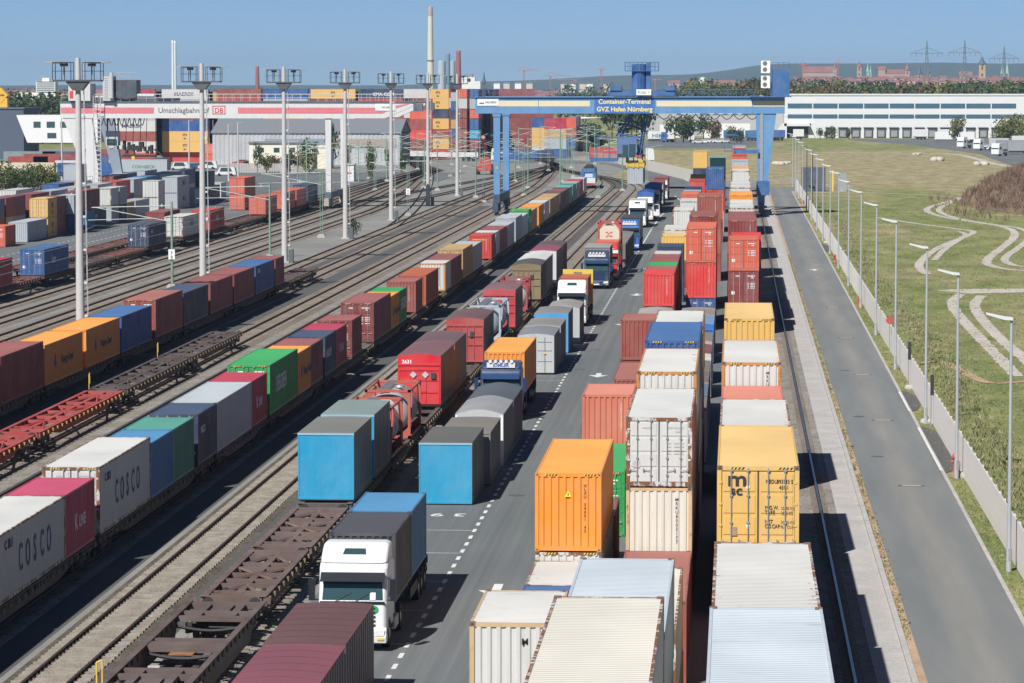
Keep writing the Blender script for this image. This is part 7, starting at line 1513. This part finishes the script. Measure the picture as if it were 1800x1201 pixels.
struct('far_service_road', MB().poly([(-32, 1080, .006), (2, 1080, .006), (12, 1150, .006), (14, 1282, .006), (-32, 1282, .006)]), ASPH, fix=False)
LG = thing('logistics_building', 'very long white logistics building with two blue window bands and dock gates', 'building', (0, 0, 0)); Y = 1300.0; WM2 = plain('white_panel_wall', (.66, .67, .67), .7, 0, .03, .3); BG = plain('band_glass', (.055, .13, .19), .12)
x0, x1 = X_at(1376, Y), 128.0
m = MB(); m.box(x0, Y, 0, x1, Y + 60, 16.4); m.box(x0 - .25, Y - .3, 16.4, x1, Y + 60, 16.9); m.box(x0, Y - .12, 8.3, x1, Y, 8.5); put('wall', m.mesh('wall'), [WM2], LG)
px = 1382
while px < 1830:
    a, b = X_at(px, Y), X_at(px + 42.5, Y)
    if px < 1770: put('window_band', MB().box(a, Y - .14, 11.5, b, Y - .05, 13.3).mesh('b'), [BG], LG)
    put('window_band', MB().box(a, Y - .14, 7.2 + .4, b, Y - .05, 9.4 - .3).mesh('b'), [BG], LG); px += 44.6
gm = plain('dock_seal', (.055, .06, .065), .8); gd = plain('dock_door', (.28, .29, .30), .6)
px = 1449; k = 0
while px < 1800:
    a = X_at(px, Y); g_ = put('dock_gate', cached('dock', lambda: MB().box(0, -.5, .2, 3.4, 0, 3.9).box(-.25, -.7, 3.9, 3.65, 0, 4.15)), [gm], LG, (a, Y, 0)); put('dock_door', cached('dockd', lambda: MB().box(.5, -.56, .5, 2.9, -.5, 2.9)), [gd], g_); px += 22.3; k += 1
put('gateway', MB().box(X_at(1379, Y), Y - .3, .2, X_at(1418, Y), Y - .06, 4.6).mesh('gw'), [gm], LG); m = MB()
m.prism([(X_at(1370, Y) - 4, 0), (X_at(1376, Y), 5.6), (X_at(1376, Y) + 1, 5.6), (X_at(1376, Y) + 1, 0)], Y - 3, Y + 20, 'y'); m.box(X_at(1376, Y), Y - 3, 4.6, X_at(1423, Y), Y - .05, 5.6); m.prism([(X_at(1420, Y), 5.6), (X_at(1425, Y), 5.6), (X_at(1434, Y), 0), (X_at(1431, Y), 0)], Y - 3, Y - .2, 'y'); put('gateway_canopy', m.mesh('gc'), [WM2], LG)
# ------------------------------------------------------------------ trees and shrubs
LEAF = {}
def leafmat(name, c1, c2):
    if name in LEAF: return LEAF[name]
    m, N, L, P = newmat(name); oi = N.new('ShaderNodeObjectInfo'); g = N.new('ShaderNodeNewGeometry')
    n = noise(N, L, g.outputs['Position'], 0.6, 3, .6); a = N.new('ShaderNodeMath'); a.operation = 'ADD'; L.new(n, a.inputs[0]); b = N.new('ShaderNodeMath'); b.operation = 'MULTIPLY'; b.inputs[1].default_value = .3; L.new(oi.outputs['Random'], b.inputs[0]); L.new(b.outputs[0], a.inputs[1])
    L.new(mixc(N, L, ramp(N, L, a.outputs[0], .4, .85), c1, c2), P.inputs['Base Color']); P.inputs['Roughness'].default_value = .7; P.inputs['Specular IOR Level'].default_value = .2; LEAF[name] = m; return m
LG_ = leafmat('leaves_dark_green', (.026, .044, .018, 1), (.065, .090, .035, 1)); LO_ = leafmat('leaves_autumn', (.085, .055, .024, 1), (.17, .105, .045, 1)); LY_ = leafmat('leaves_yellow_green', (.075, .088, .024, 1), (.165, .165, .048, 1)); LM_ = leafmat('leaves_mid_green', (.038, .060, .022, 1), (.090, .118, .040, 1)); WOOD = plain('tree_bark', (.10, .075, .05), .9)
def crown_mesh(seed, n=520, size=.55, rx=1.0, rz=1.0, clumps=9):
    def f():
        r = random.Random(seed); m = MB(); cs = []
        for k in range(clumps):
            a = r.uniform(0, 6.28); d = r.uniform(0, .6); cs.append((Vector((math.cos(a) * d * rx, math.sin(a) * d * rx, .35 + r.uniform(-.2, .55) * rz)), r.uniform(.28, .5)))
        for i in range(n):
            c, R = r.choice(cs); v = Vector((r.gauss(0, 1), r.gauss(0, 1), r.gauss(0, 1))).normalized() * R * r.uniform(.65, 1.05); p = c + v; s = size * r.uniform(.08, .17)
            u = Vector((r.gauss(0, 1), r.gauss(0, 1), r.gauss(0, 1))).normalized(); w = u.cross(v.normalized() + Vector((.01, .02, .03))).normalized(); t = u.cross(w)
            m.poly([tuple(p + u * s), tuple(p + w * s * .8), tuple(p - u * s), tuple(p - w * s * .8)])
        return m
    k = ('crown', seed, n, size, rx, rz, clumps)
    if k not in MESHES: MESHES[k] = f().mesh('crown', fix=False)
    return MESHES[k]
def trunk_mesh():
    return cached('trunk', lambda: MB().bar((0, 0, 0), (0, 0, .45), .045, 0, 7, .03).bar((0, 0, .38), (.25, .1, .8), .025, 0, 5, .01).bar((0, 0, .35), (-.22, -.08, .75), .025, 0, 5, .01).bar((0, 0, .4), (.02, -.1, .95), .022, 0, 5, .008))
def tree(x, y, h, mat, label, seed=0, wd=1.0, group=None, n=520, name='broadleaf_tree', size=.55):
    t = thing(name, label, 'tree', (x, y, 0), random.uniform(0, 6.28), group); t.scale = (h * .62 * wd, h * .62 * wd, h * .78)
    put('trunk', trunk_mesh(), [WOOD], t); put('crown', crown_mesh(seed % 6, n, size), [mat], t, (0, 0, .28)); return t
rt = random.Random(5); k = 0
kinds = [(LG_, 'dark green'), (LM_, 'mid green'), (LO_, 'rust-brown'), (LY_, 'yellowing'), (LG_, 'dark green'), (LM_, 'mid green')]
px = 1225
while px < 1830:
    for row in range(3):
        Yt = (1500, 1720, 2050)[row] + rt.uniform(-60, 60); mt, nm = rt.choice(kinds) if not (row < 2 and 1370 < px < 1450) else kinds[rt.choice((2, 3))]
        hh = rt.uniform(14, 17.5) if row == 0 else (rt.uniform(15, 19) if row == 1 else rt.uniform(17, 22))
        tree(X_at(px + rt.uniform(-6, 6), Yt), Yt, hh, mt, '%s tree, %s along the %s belt behind the logistics building' % (nm, ORD[min(45, int((px - 1225) / 13.2))], ('front', 'middle', 'rear')[row]), rt.randrange(6), rt.uniform(.9, 1.3), 'trees behind the logistics building, %s' % nm, 760); k += 1
    px += 13 if px > 1370 else 16
px = 985
while px < 1230:
    Yt = 1900 + rt.uniform(-150, 200); tree(X_at(px, Yt), Yt, rt.uniform(14, 18), rt.choice((LG_, LG_, LM_)), '%s dark tree of the belt beyond the blue crane trolley' % ORD[int((px - 985) / 13)], rt.randrange(6), 1.2, 'trees beyond the blue crane', 420); px += 13
px = -15
while px < 125:
    for Yt, a, b in ((1180, 9, 13), (1300, 13, 17)):
        yy = Yt + rt.uniform(-40, 40); tree(X_at(px + rt.uniform(-5, 5), yy), yy, rt.uniform(a, b), rt.choice((LG_, LM_, LG_)), 'dark green tree in the %s line behind the white office building, %s from the picture edge' % (('front' if Yt < 1200 else 'rear'), ORD[int((px + 15) / 14)]), rt.randrange(6), 1.25, 'trees behind the white office', 520)
    px += 14
for i, px in enumerate((1075, 1090, 1103, 1118, 1130)): tree(X_at(px, 1230), 1230, rt.uniform(11, 15), LM_ if i % 2 else LG_, '%s tree of the clump behind the crane driver cabin' % ORD[i], i, .9, 'clump behind the driver cabin', 520)
for i, (px, Y, h, mt) in enumerate(((1185, 1190, 8, LM_), (1200, 1195, 9, LM_), (1212, 1200, 8, LG_), (1258, 1190, 7, LO_), (1282, 1170, 5.5, LM_), (1300, 1170, 4.5, LM_), (1235, 1240, 8, LM_), (1680, 1180, 8.5, LY_), (1762, 1130, 9, LY_), (1780, 1125, 9.5, LY_), (1797, 1120, 9, LY_), (1812, 1110, 9, LY_), (1762, 1060, 8, LY_), (1490, 1260, 4, LM_), (1450, 1262, 3.6, LM_), (1460, 1264, 4.4, LM_), (1440, 1258, 4, LM_))):
    tree(X_at(px, Y), Y, h, mt, '%s single tree around the far logistics halls, counted from the blue crane' % ORD[i], i, 1.0, 'single trees by the far halls', 520)
for i, (px, Y, h) in enumerate(((13, 600, 6.3), (32, 604, 6.5), (52, 612, 6.0), (74, 618, 6.2), (90, 625, 6.5), (8, 640, 6.6), (60, 640, 6.2), (-8, 596, 6.2))):
    tree(X_at(px, Y), Y, h * .72, LY_ if i % 2 else LM_, '%s yellow-green bush of the group behind the far container yard' % ORD[i], i, 1.35, 'bushes behind the far yard', 900, 'bush', .42)
for i, (px, Y, h, mt, w_) in enumerate(((454, 770, 6, LM_, .4), (507, 740, 5, LM_, .6), (540, 780, 7, LG_, .7), (582, 815, 10, LM_, .45), (655, 705, 6.5, LM_, .4), (651, 700, 7, LM_, .35), (682, 770, 5, LM_, .4), (612, 790, 6, LM_, .35), (470, 765, 4.0, LY_, 1.2), (480, 772, 3.6, LO_, 1.2), (525, 765, 4.5, LO_, 1.2), (545, 760, 4.2, LY_, 1.2), (708, 705, 5.5, LM_, .35), (1040, 960, 9, LG_, 1), (1052, 965, 7, LM_, 1))):
    tree(X_at(px, Y), Y, h, mt, '%s small tree or bush standing before the warehouse and yard throat' % ORD[i], i, w_, 'small trees by the warehouse', 520)
tree(-50.2, 437.6, 2.3, LG_, 'small dark bush at the foot of the fourth light mast', 3, 1.0, None, 500, 'bush', .45)
# dry weeds on the earth mound
md = MB(); rm = random.Random(9); nx, ny = 44, 40; X0, X1, Ya, Yb = 31.0, 82.0, 498.0, 640.0
def mound_h(x, y):
    u = (x - 66) / 27.0; v = (y - 568) / 60.0; d = math.sqrt(u * u + v * v); n = .06 * math.sin(x * .9) * math.cos(y * .23) + .04 * math.sin(x * 2.1 + y * .4)
    return max(0.0, 9.0 * max(0, 1 - max(0, d + n) ** 2.2)) if d < 1.1 else 0.0
for j in range(ny + 1):
    for i in range(nx + 1): x = X0 + (X1 - X0) * i / nx; y = Ya + (Yb - Ya) * j / ny; md.v.append((x, y, mound_h(x, y) - .03))
for j in range(ny):
    for i in range(nx): a = j * (nx + 1) + i; md.f.append((a, a + 1, a + nx + 2, a + nx + 1)); md.m.append(0)
o = put('earth_mound', md.mesh('mound', fix=False), [ground_mat('mound_earth', (.13, .085, .06, 1), (.20, .15, .09, 1), .3, 5)]); o['kind'] = 'structure'
def blades(mb, x, y, z, h, r, n=4, lean=.3):
    for k in range(n):
        a = r.uniform(0, 6.28); d = r.uniform(0, .25); bx, by = x + math.cos(a) * d, y + math.sin(a) * d; w = r.uniform(.02, .06) * (1 + h * .6); b = r.uniform(0, 6.28); dx, dy = math.cos(b) * w, math.sin(b) * w; l = r.uniform(-lean, lean) * h, r.uniform(-lean, lean) * h
        mb.poly([(bx - dx, by - dy, z), (bx + dx, by + dy, z), (bx + l[0] + dx * .5, by + l[1] + dy * .5, z + h * .7), (bx + l[0] * 1.4, by + l[1] * 1.4, z + h)])
wd = MB()
for _ in range(15000):
    x = rm.uniform(33, 78); y = rm.uniform(500, 600); z = mound_h(x, y)
    if z < .15 and rm.random() < .97: continue
    c = .5 + .5 * math.sin(x * .7 + 2 * math.sin(y * .11)); blades(wd, x, y, z - .05, rm.uniform(.6, 1.2) * (.7 + .7 * c), rm, 4, .35)
WEED = ground_mat('dry_weed', (.14, .085, .07, 1), (.27, .18, .13, 1), .55, 1.2, c3=(.22, .17, .08, 1), t=(.4, .6)); o = put('dry_weeds', wd.mesh('weeds', fix=False), [WEED]); tag(o, 'brown dry weeds covering the earth mound', 'weeds', kind='stuff')
# tufts of grass in the ditch and meadow beside the fence
gt = MB(); rg = random.Random(21)
for _ in range(26000):
    y = 125 + 480 * rg.random() ** 1.5; x = 12.0 + rg.random() * (9 + (y - 125) * .05); ditch = math.exp(-((x - 14.6 - .6 * math.sin(y * .03)) / 1.3) ** 2)
    if rg.random() > .25 + ditch: continue
    blades(gt, x, y, -.02, rg.uniform(.06, .16) + .22 * ditch * rg.random(), rg, 4, .5)
for _ in range(5000):
    y = rg.uniform(120, 400); x = rg.choice((rg.uniform(10.98, 11.7), rg.uniform(10.98, 11.7), rg.uniform(6.22, 6.45))); blades(gt, x, y, 0, rg.uniform(.04, .12), rg, 3, .5)
GT = ground_mat('grass_blades', (.15, .165, .07, 1), (.28, .265, .135, 1), .35, 2, c3=(.36, .32, .18, 1), t=(.4, .62)); o = put('grass_tufts', gt.mesh('tufts', fix=False), [GT]); tag(o, 'green and straw-coloured grass growing beside the pale fence', 'grass', kind='stuff')
sheet('grass_verge', 10.93, 40, 11.75, 640, .03, MEADOW)
for key, w_ in (('a', 1.1), ('a2', 1.0), ('b', 1.0), ('b2', .8), ('c', 6.5), ('d', 1.0), ('d2', 1.0), ('e', .8), ('f', 3.0), ('g', 4.0), ('h', 2.2)):
    m = MB(); ribbon(m, smooth(PATHS[key]), w_, .012 + .004 * (ord(key[0]) % 3) + (.004 if len(key) > 1 else 0)); struct('dirt_path', m, SANDR if key == 'e' else SAND, fix=False)
for i, (px, py, x, y, s) in enumerate(((0, 0, 53.5, 905, 1.8), (0, 0, 62.5, 858, 1.5), (0, 0, 53, 985, 1.0), (0, 0, 11.5, 860, 1.4), (0, 0, 13.2, 870, 1.0))):
    r = random.Random(i); m = MB(); 
    for q in range(6): m.lathe((r.uniform(-s, s), r.uniform(-s, s) * 2, 0), [(s * .6, 0), (s * .7, s * .25), (s * .4, s * .5), (s * .1, s * .6)], 7)
    o = put('rubble_heap', m.mesh('rubble'), [SAND], None, (x, y, 0)); tag(o, '%s pale heap of rubble lying in the dry meadow, counted eastwards' % ORD[i], 'rubble heap', 'rubble heaps in the meadow')
# ------------------------------------------------------------------ skyline
def px_m(Y): return 5880.0 / Y
def zz(py, Y): return H_CAM + (151.5 - py) * Y / 5880.0
CREAM = plain('chimney_cream', (.62, .58, .48), .7, 0, .08, .05)
c = thing('factory_chimney', 'tall cream chimney, highest thing on the horizon', 'chimney', (X_at(757.5, 2700), 2700, 0)); put('stack', MB().bar((0, 0, 0), (0, 0, zz(20, 2700)), 3.1, 0, 24, 1.9).mesh('s'), [CREAM], c); put('ring', MB().lathe((0, 0, zz(107, 2700)), [(2.7, -.5), (2.9, -.3), (2.9, .3), (2.7, .5)], 20).mesh('r'), [plain('soot', (.12, .11, .10))], c); put('cap', MB().lathe((0, 0, zz(20, 2700)), [(2.0, -4), (2.0, 2.4), (1.4, 3.6)], 18).mesh('c'), [plain('chimney_tip', (.40, .30, .26))], c)
for i, (px, top, r, col, lab, Y) in enumerate(((307.5, 72, 1.1, (.68, .7, .7), 'first of two thin white chimneys', 2400), (311.5, 73, 1.1, (.68, .7, .7), 'second of two thin white chimneys', 2410), (806.5, 90, 2.2, (.30, .10, .09), 'dark red brick chimney beside the grey towers', 2600), (455, 117, 1.7, (.30, .10, .09), 'distant dark red chimney above the container stacks', 2600), (788, 95, 1.8, (.16, .27, .36), 'thin blue chimney between two grey towers', 2650), (777, 108, 3.2, (.40, .46, .52), 'first pale grey storage tower', 2700), (796, 108, 2.4, (.34, .42, .5), 'second pale grey storage tower', 2720))):
    o = put('chimney' if i < 5 else 'storage_tower', MB().bar((0, 0, 0), (0, 0, zz(top, Y)), r * (1.35 if i in (2, 3) else 1), 0, 16, r * .75 if i < 4 else r).lathe((0, 0, zz(top, Y)), [(r * .8, -2), (r * .85, 0), (r * .6, .4)], 14).mesh('ch'), [plain('skyline_%d' % i, col, .7)], None, (X_at(px, Y), Y, 0)); tag(o, lab + ' on the horizon', 'chimney' if i < 5 else 'tower')
b = thing('factory_block', 'white factory block with round window beside the red chimney', 'building', (X_at(812, 2500), 2500, 0)); put('wall', MB().box(0, 0, 0, 10, 10, zz(136, 2500)).box(10, 0, 0, 14, 10, zz(143, 2500)).mesh('w'), [plain('white_render', (.72, .72, .7), .7)], b); put('window', MB().lathe((5.5, -.1, zz(141, 2500)), [(1.4, 0), (1.4, .1)], 14, 0, 'y').mesh('w2'), [DARK], b); put('roof', MB().box(2, 2, zz(136, 2500), 8, 8, zz(130, 2500)).mesh('r'), [plain('far_roof', (.2, .25, .3))], b)
RED = plain('tile_roof_red', (.27, .12, .10), .8, 0, .2, .05); STO = plain('sandstone', (.42, .30, .24), .85, 0, .15, .05); GRNC = plain('copper_green', (.30, .52, .42), .7); SLATE = plain('slate', (.08, .11, .14), .7)
def house(px, Y, wpx, ybase, ytop, roofpx, label, wallm=None, roofm=None, name='town_house', group='old town houses'):
    w = wpx * Y / 5880; z1 = zz(ytop, Y); z0 = max(0, 0); zr = z1 + roofpx * Y / 5880; t = thing(name, label, 'house' if name == 'town_house' else 'building', (X_at(px, Y), Y, 0), 0, group)
    put('wall', MB().box(0, 0, 0, w, w * .7 + 6, z1).mesh('w'), [wallm or STO], t); d = w * .7 + 6; put('roof', MB().prism([(-.5, z1), (d / 2, zr), (d + .5, z1)], -.5, w + .5, 'x').mesh('r'), [roofm or RED], t); return t
def spire(px, Y, wpx, ytop_body, ytop, label, wallm=STO, roofm=SLATE, name='church_tower', onion=False):
    w = wpx * Y / 5880; z1 = zz(ytop_body, Y); z2 = zz(ytop, Y); t = thing(name, label, 'tower', (X_at(px, Y), Y, 0)); put('wall', MB().box(-w / 2, -w / 2, 0, w / 2, w / 2, z1).mesh('w'), [wallm], t)
    put('spire', MB().lathe((0, 0, z1), [(w * .72, 0), (w * .72, .5), (w * .4, (z2 - z1) * .35), (w * .06, z2 - z1)], 8).mesh('s'), [roofm], t); wn_ = MB()
    for z in (z1 - w * .8, z1 - w * 1.9): wn_.box(-w * .12, -w / 2 - .2, z, w * .12, -w / 2, z + w * .5)
    put('belfry_window', wn_.mesh('bw'), [DARK], t); return t
YT = 4600.0
house(1408, YT, 55, 145, 128, 11, 'wide castle hall with long red roof on the skyline', name='castle_hall', group=None); spire(1464, YT, 6, 119, 113, 'slim castle tower beside the long red roof', roofm=RED, name='castle_tower'); spire(1506.5, YT, 8, 118, 108, 'round-capped castle keep tower on the skyline', roofm=RED, name='castle_tower')
spire(1521.5, YT - 30, 4, 126, 112, 'first green copper spire on the skyline', GRNC, GRNC); spire(1526.5, YT - 30, 3, 128, 115, 'second green copper spire on the skyline', GRNC, GRNC); house(1540, YT, 12, 145, 123, 6, 'stout castle building with hipped red roof', name='castle_hall', group=None); house(1552, YT, 35, 145, 130, 8, 'castle stable with long red dormered roof', name='castle_hall', group=None); spire(1590.5, YT, 8, 124, 110, 'castle tower with red pointed roof', roofm=RED, name='castle_tower')
spire(1611.5, YT - 200, 8, 131, 115, 'dark-spired church tower left of the first pylon'); spire(1627, YT - 200, 7, 130, 119, 'dark-spired church tower behind the first pylon'); house(1682, YT - 100, 22, 146, 134, 8, 'large church nave behind the second pylon', STO, plain('church_roof', (.24, .14, .12)), 'church_nave', None); spire(1721, YT - 400, 11, 114, 100, 'sandstone tower with a dark pointed roof between two pylons', plain('sandstone_warm', (.50, .34, .20)), SLATE); spire(1757, YT - 100, 6, 130, 112, 'first greenish tower behind the third pylon', STO, GRNC); spire(1765, YT - 100, 6, 130, 110, 'second greenish tower behind the third pylon', STO, GRNC)
house(1732, YT - 500, 38, 148, 141, 5, 'long low building with red roof between the pylons', name='town_hall', group=None); rh = random.Random(4)
px = 1395; i = 0
WM_ = [STO, plain('pale_render', (.55, .50, .44), .8), plain('pink_render', (.48, .32, .27), .8)]
while px < 1810:
    for row in range(2): house(px + rh.uniform(-3, 3), YT - 260 - row * 260, rh.uniform(8, 17), 150, (140 + rh.uniform(-3, 2)) + row * 4, rh.uniform(2.5, 5), 'red-roofed house below the castle skyline, %s in the %s line' % (ORD[min(45, int((px - 1395) / 9.2))], ('rear', 'front')[row]), rh.choice(WM_)); i += 1
    px += 9
for px in (1172, 1182, 1205, 1245, 1256, 1266, 1276): house(px, 3900, rh.uniform(9, 14), 150, 146, 4.5, 'red-roofed house over the blue girder, at column %s' % ORD[int((px - 1170) / 6)], group='red roofs beyond the crane')
dm = thing('domed_hall', 'pale green dome on the horizon above the blue crane girder', 'dome', (X_at(1234, 3400), 3400, 0)); R = 9 * 3400 / 5880; put('dome', MB().lathe((0, 0, zz(148, 3400)), [(R * math.cos(a), R * 1.45 * math.sin(a)) for a in [i * math.pi / 16 for i in range(8)]] + [(.3, R * 1.5)], 24).mesh('d'), [plain('dome_green', (.50, .56, .44), .7)], dm); put('drum', MB().lathe((0, 0, 0), [(R, 0), (R, zz(148, 3400))], 20).mesh('dr'), [STO], dm)
ab = thing('apartment_block', 'white and orange apartment block in front of the castle', 'building', (X_at(1418, 3300), 3300, 0)); put('wall', MB().box(0, 0, 0, 15.5, 9, zz(144, 3300)).mesh('w'), [WHITE], ab); put('orange_panel', MB().box(0, -.2, 6, 3.5, 0, zz(144.5, 3300)).box(10.5, -.2, 6, 14, 0, zz(144.5, 3300)).mesh('o'), [plain('orange_panel', (.60, .18, .10))], ab); m = MB()
for q in range(4): m.box(4, -.2, 11.5 + q * 2.9, 10, -.05, 13 + q * 2.9)
put('window', m.mesh('win'), [GLASS], ab)
mb_ = thing('office_tower', 'white multi-storey office block on the horizon above the wood', 'building', (X_at(68, 2300), 2300, 0)); put('wall', MB().box(0, 0, 0, 13.5, 10, zz(143, 2300)).box(4, 2, zz(143, 2300), 9, 6, zz(137, 2300)).mesh('w'), [WHITE], mb_); m = MB()
for q in range(6): m.box(.5, -.15, zz(163 - q * 3.6, 2300), 13, -.02, zz(161.3 - q * 3.6, 2300))
put('window_band', m.mesh('win'), [GLASS], mb_); o = put('low_block', MB().box(0, 0, 0, 16, 10, zz(163, 2200)).mesh('lb'), [WHITE], None, (X_at(33, 2200), 2200, 0)); tag(o, 'low white block before the office tower on the horizon', 'building')
for i, (px, t_) in enumerate(((51.5, 147), (5.5, 154))): spire(px, 3200, 3.5, 160 - i * 2, t_, '%s red church spire over the wood' % ORD[i], RED, RED)
spire(851, 3300, 5.5, 146, 126, 'dark slate church spire near the factory block', SLATE, SLATE)
for i, px in enumerate((985, 1000, 1018, 1030, 1060, 868, 885, 905, 925, 1300, 1312, 1330)):
    house(px, 3000, 11, 160, 147 if px > 950 else 146, 1.2, '%s pale flat block on the horizon beside the tower cranes' % ORD[i], WHITE if i % 2 else plain('pale_render', (.55, .5, .44), .8), plain('far_roof', (.2, .25, .3)), 'apartment_block', 'pale blocks on the horizon')
# tower cranes
TC = plain('tower_crane_red', (.42, .14, .10), .6)
for i, (px, top, j0, j1, s) in enumerate(((921, 124, -11, 28, 1), (967, 134, -11, 35, 1), (1056, 123, -4, 10, 1), (1010, 141, -30, 8, -1), (1150, 140, -38, 12, -1), (1268, 142, -2, 3, 1), (1408, 114, -8, 10, 1), (1470, 111, -6, 4, 1))):
    Y = 3600; z = zz(top, Y); q = Y / 5880; t = thing('tower_crane', '%s thin red tower crane on the horizon, counted from the tall chimney' % ORD[i], 'tower crane', (X_at(px, Y), Y, 0), 0, 'tower cranes on the horizon'); m = MB(); m.box(-.8, -.8, 0, -.45, .8, z).box(.45, -.8, 0, .8, .8, z)
    for k_ in range(int(z / 3)): m.bar((-.6, 0, k_ * 3), (.6, 0, k_ * 3 + 2.4), .14, 0, 4)
    put('tower', m.mesh('t'), [TC], t); m = MB().box(j0 * q, -.4, z, j1 * q, .4, z + .6); m.bar((j0 * q, 0, z), (0, 0, z + 4), .15, 0, 4).bar((j1 * q * .7, 0, z + .5), (0, 0, z + 4), .15, 0, 4).box(-1.2, -1, z - 1.5, 1.2, 1, z); put('jib', m.mesh('j'), [TC], t)
# electricity pylons
PY = plain('pylon_steel', (.16, .19, .19), .6)
def pylon(px, top, arm, label):
    Y = 2900.0; zt = zz(top, Y); t = thing('electricity_pylon', label, 'pylon', (X_at(px, Y), Y, 0), 0, 'electricity pylons on the skyline'); m = MB(); w0 = 4.2
    lv = [(0, w0), (zt * .3, w0 * .68), (zt * .55, w0 * .42), (zt * .78, w0 * .22), (zt * .92, w0 * .10), (zt, .1)]
    for (za, wa), (zb, wb_) in zip(lv, lv[1:]):
        for sx in (-1, 1):
            for sy in (-1, 1): m.bar((sx * wa, sy * wa, za), (sx * wb_, sy * wb_, zb), .24, 0, 4)
        k_ = max(1, int((zb - za) / (wa * 1.6 + .8)))
        for u in range(k_):
            a, b = u / k_, (u + 1) / k_; za_, zb_ = za + (zb - za) * a, za + (zb - za) * b; w1, w2 = wa + (wb_ - wa) * a, wa + (wb_ - wa) * b
            for s in (-1, 1): m.bar((-w1, s * w1, za_), (w2, s * w2, zb_), .13, 0, 4); m.bar((w1, s * w1, za_), (-w2, s * w2, zb_), .13, 0, 4)
    put('lattice_tower', m.mesh('lt'), [PY], t); a = MB(); za = zz(top + 21.5, Y); L_ = arm * Y / 5880
    for s in (-1, 1):
        a.bar((0, -.5, za), (s * L_, 0, za), .2, 0, 4); a.bar((0, .5, za), (s * L_, 0, za), .2, 0, 4); a.bar((0, 0, za + 5), (s * L_, 0, za), .17, 0, 4)
        for u in range(5): a.bar((s * L_ * u / 5, 0, za), (s * L_ * (u + .5) / 5, 0, za + 5 * (1 - (u + .5) / 5)), .11, 0, 4)
    put('cross_arm', a.mesh('ca'), [PY], t); n = MB()
    for s in (-1, 1):
        for f in (.33, .66, 1.0): n.bar((s * L_ * f, 0, za), (s * L_ * f, 0, za - 3.2), .22, 0, 5)
    put('insulator', n.mesh('in'), [PY], t); return t
pylon(1624.5, 73, 28, 'electricity pylon with wide cross arm, first from the castle'); pylon(1690.5, 72, 28, 'middle electricity pylon of the three on the skyline'); pylon(1759.5, 82, 25, 'smallest electricity pylon, beside the dark-roofed tower')
# hills
hp = [(-4000, 150), (700, 150), (790, 146), (870, 143), (940, 141), (1000, 138), (1060, 134), (1130, 132), (1190, 132), (1235, 130), (1280, 123), (1320, 116), (1355, 113), (1420, 112), (1560, 112), (1640, 110), (1700, 112), (1760, 113), (1830, 111), (2400, 116), (4200, 135), (7000, 150)]
hm = MB(); Yh = 10500.0; cols_ = 150; prof = [(0, 0), (.25, .30), (.5, .62), (.75, .88), (1, 1), (1.4, .8), (2, 0)]; rhh = random.Random(8)
def hill_px(p):
    for (a, va), (b, vb) in zip(hp, hp[1:]):
        if a <= p <= b: return va + (vb - va) * (p - a) / (b - a)
    return 150
for i in range(cols_ + 1):
    p = -1500 + 5500 * i / cols_; top = zz(hill_px(p) + rhh.uniform(-.5, .5), Yh)
    for (u, v) in prof:
        Y = Yh - 1500 + 1500 * u; hm.v.append((X_at(p, Yh) * (1 + .03 * (u - 1)), Y, max(-.5, top * v * (1 + rhh.uniform(-.03, .03) * (0 < v < 1)))))
for i in range(cols_):
    for k_ in range(len(prof) - 1): a = i * len(prof) + k_; b_ = a + len(prof); hm.f.append((a, b_, b_ + 1, a + 1)); hm.m.append(0); hm.sm.add(len(hm.f) - 1)
o = put('hills', hm.mesh('hills', fix=True), [FOREST]); o['kind'] = 'structure'
# far town mass on the plain
fm = MB(); rf = random.Random(6)
for _ in range(900):
    Y = rf.uniform(2600, 5600); p = rf.uniform(840, 1830) if rf.random() < .8 else rf.uniform(-50, 200); x = X_at(p, Y); s = rf.uniform(6, 22); h = rf.uniform(6, 11)
    fm.box(x, Y, 0, x + s, Y + 10, h, rf.choice((0, 0, 1))); fm.prism([(Y - .3, h), (Y + 5, h + 3.5), (Y + 10.3, h)], x - .3, x + s + .3, 'x', 2)
o = put('far_houses', fm.mesh('far_houses', fix=False), [plain('pale_render', (.55, .5, .44), .8), STO, RED]); tag(o, 'countless small roofs of the distant town on the plain', 'houses', kind='stuff')
ft = MB(); rf = random.Random(16)
for _ in range(5200):
    Y = rf.uniform(2300, 7500); p = rf.uniform(-60, 1850); x = X_at(p, Y); s = rf.uniform(4, 10); z = rf.uniform(3, 10) + (Y - 2300) * .0006
    for q in range(3):
        c_ = Vector((x + rf.uniform(-s, s), Y + rf.uniform(-s, s), z * rf.uniform(.3, 1))); u = Vector((rf.gauss(0, 1), rf.gauss(0, 1), rf.gauss(0, 1))).normalized() * s * .7; v = u.orthogonal().normalized() * s * .6
        ft.poly([tuple(c_ + u), tuple(c_ + v), tuple(c_ - u), tuple(c_ - v)])
o = put('distant_woodland', ft.mesh('dw', fix=False), [LG_]); tag(o, 'distant dark woodland on the plain below the hills', 'woodland', kind='stuff')
# ------------------------------------------------------------------ air
hz = MB().box(-7500, -50, -1.2, 7500, 13600, 128); o = put('haze', hz.mesh('haze'), []); o['kind'] = 'stuff'
hmz = bpy.data.materials.new('haze_air'); hmz.use_nodes = True; N = hmz.node_tree.nodes; N.clear(); out = N.new('ShaderNodeOutputMaterial'); pv = N.new('ShaderNodeVolumePrincipled'); pv.inputs['Color'].default_value = (.50, .71, .96, 1); pv.inputs['Density'].default_value = 0.00007; pv.inputs['Anisotropy'].default_value = 0.0
hmz.node_tree.links.new(pv.outputs[0], out.inputs['Volume']); o.data.materials.clear(); o.data.materials.append(hmz); o.display_type = 'WIRE'
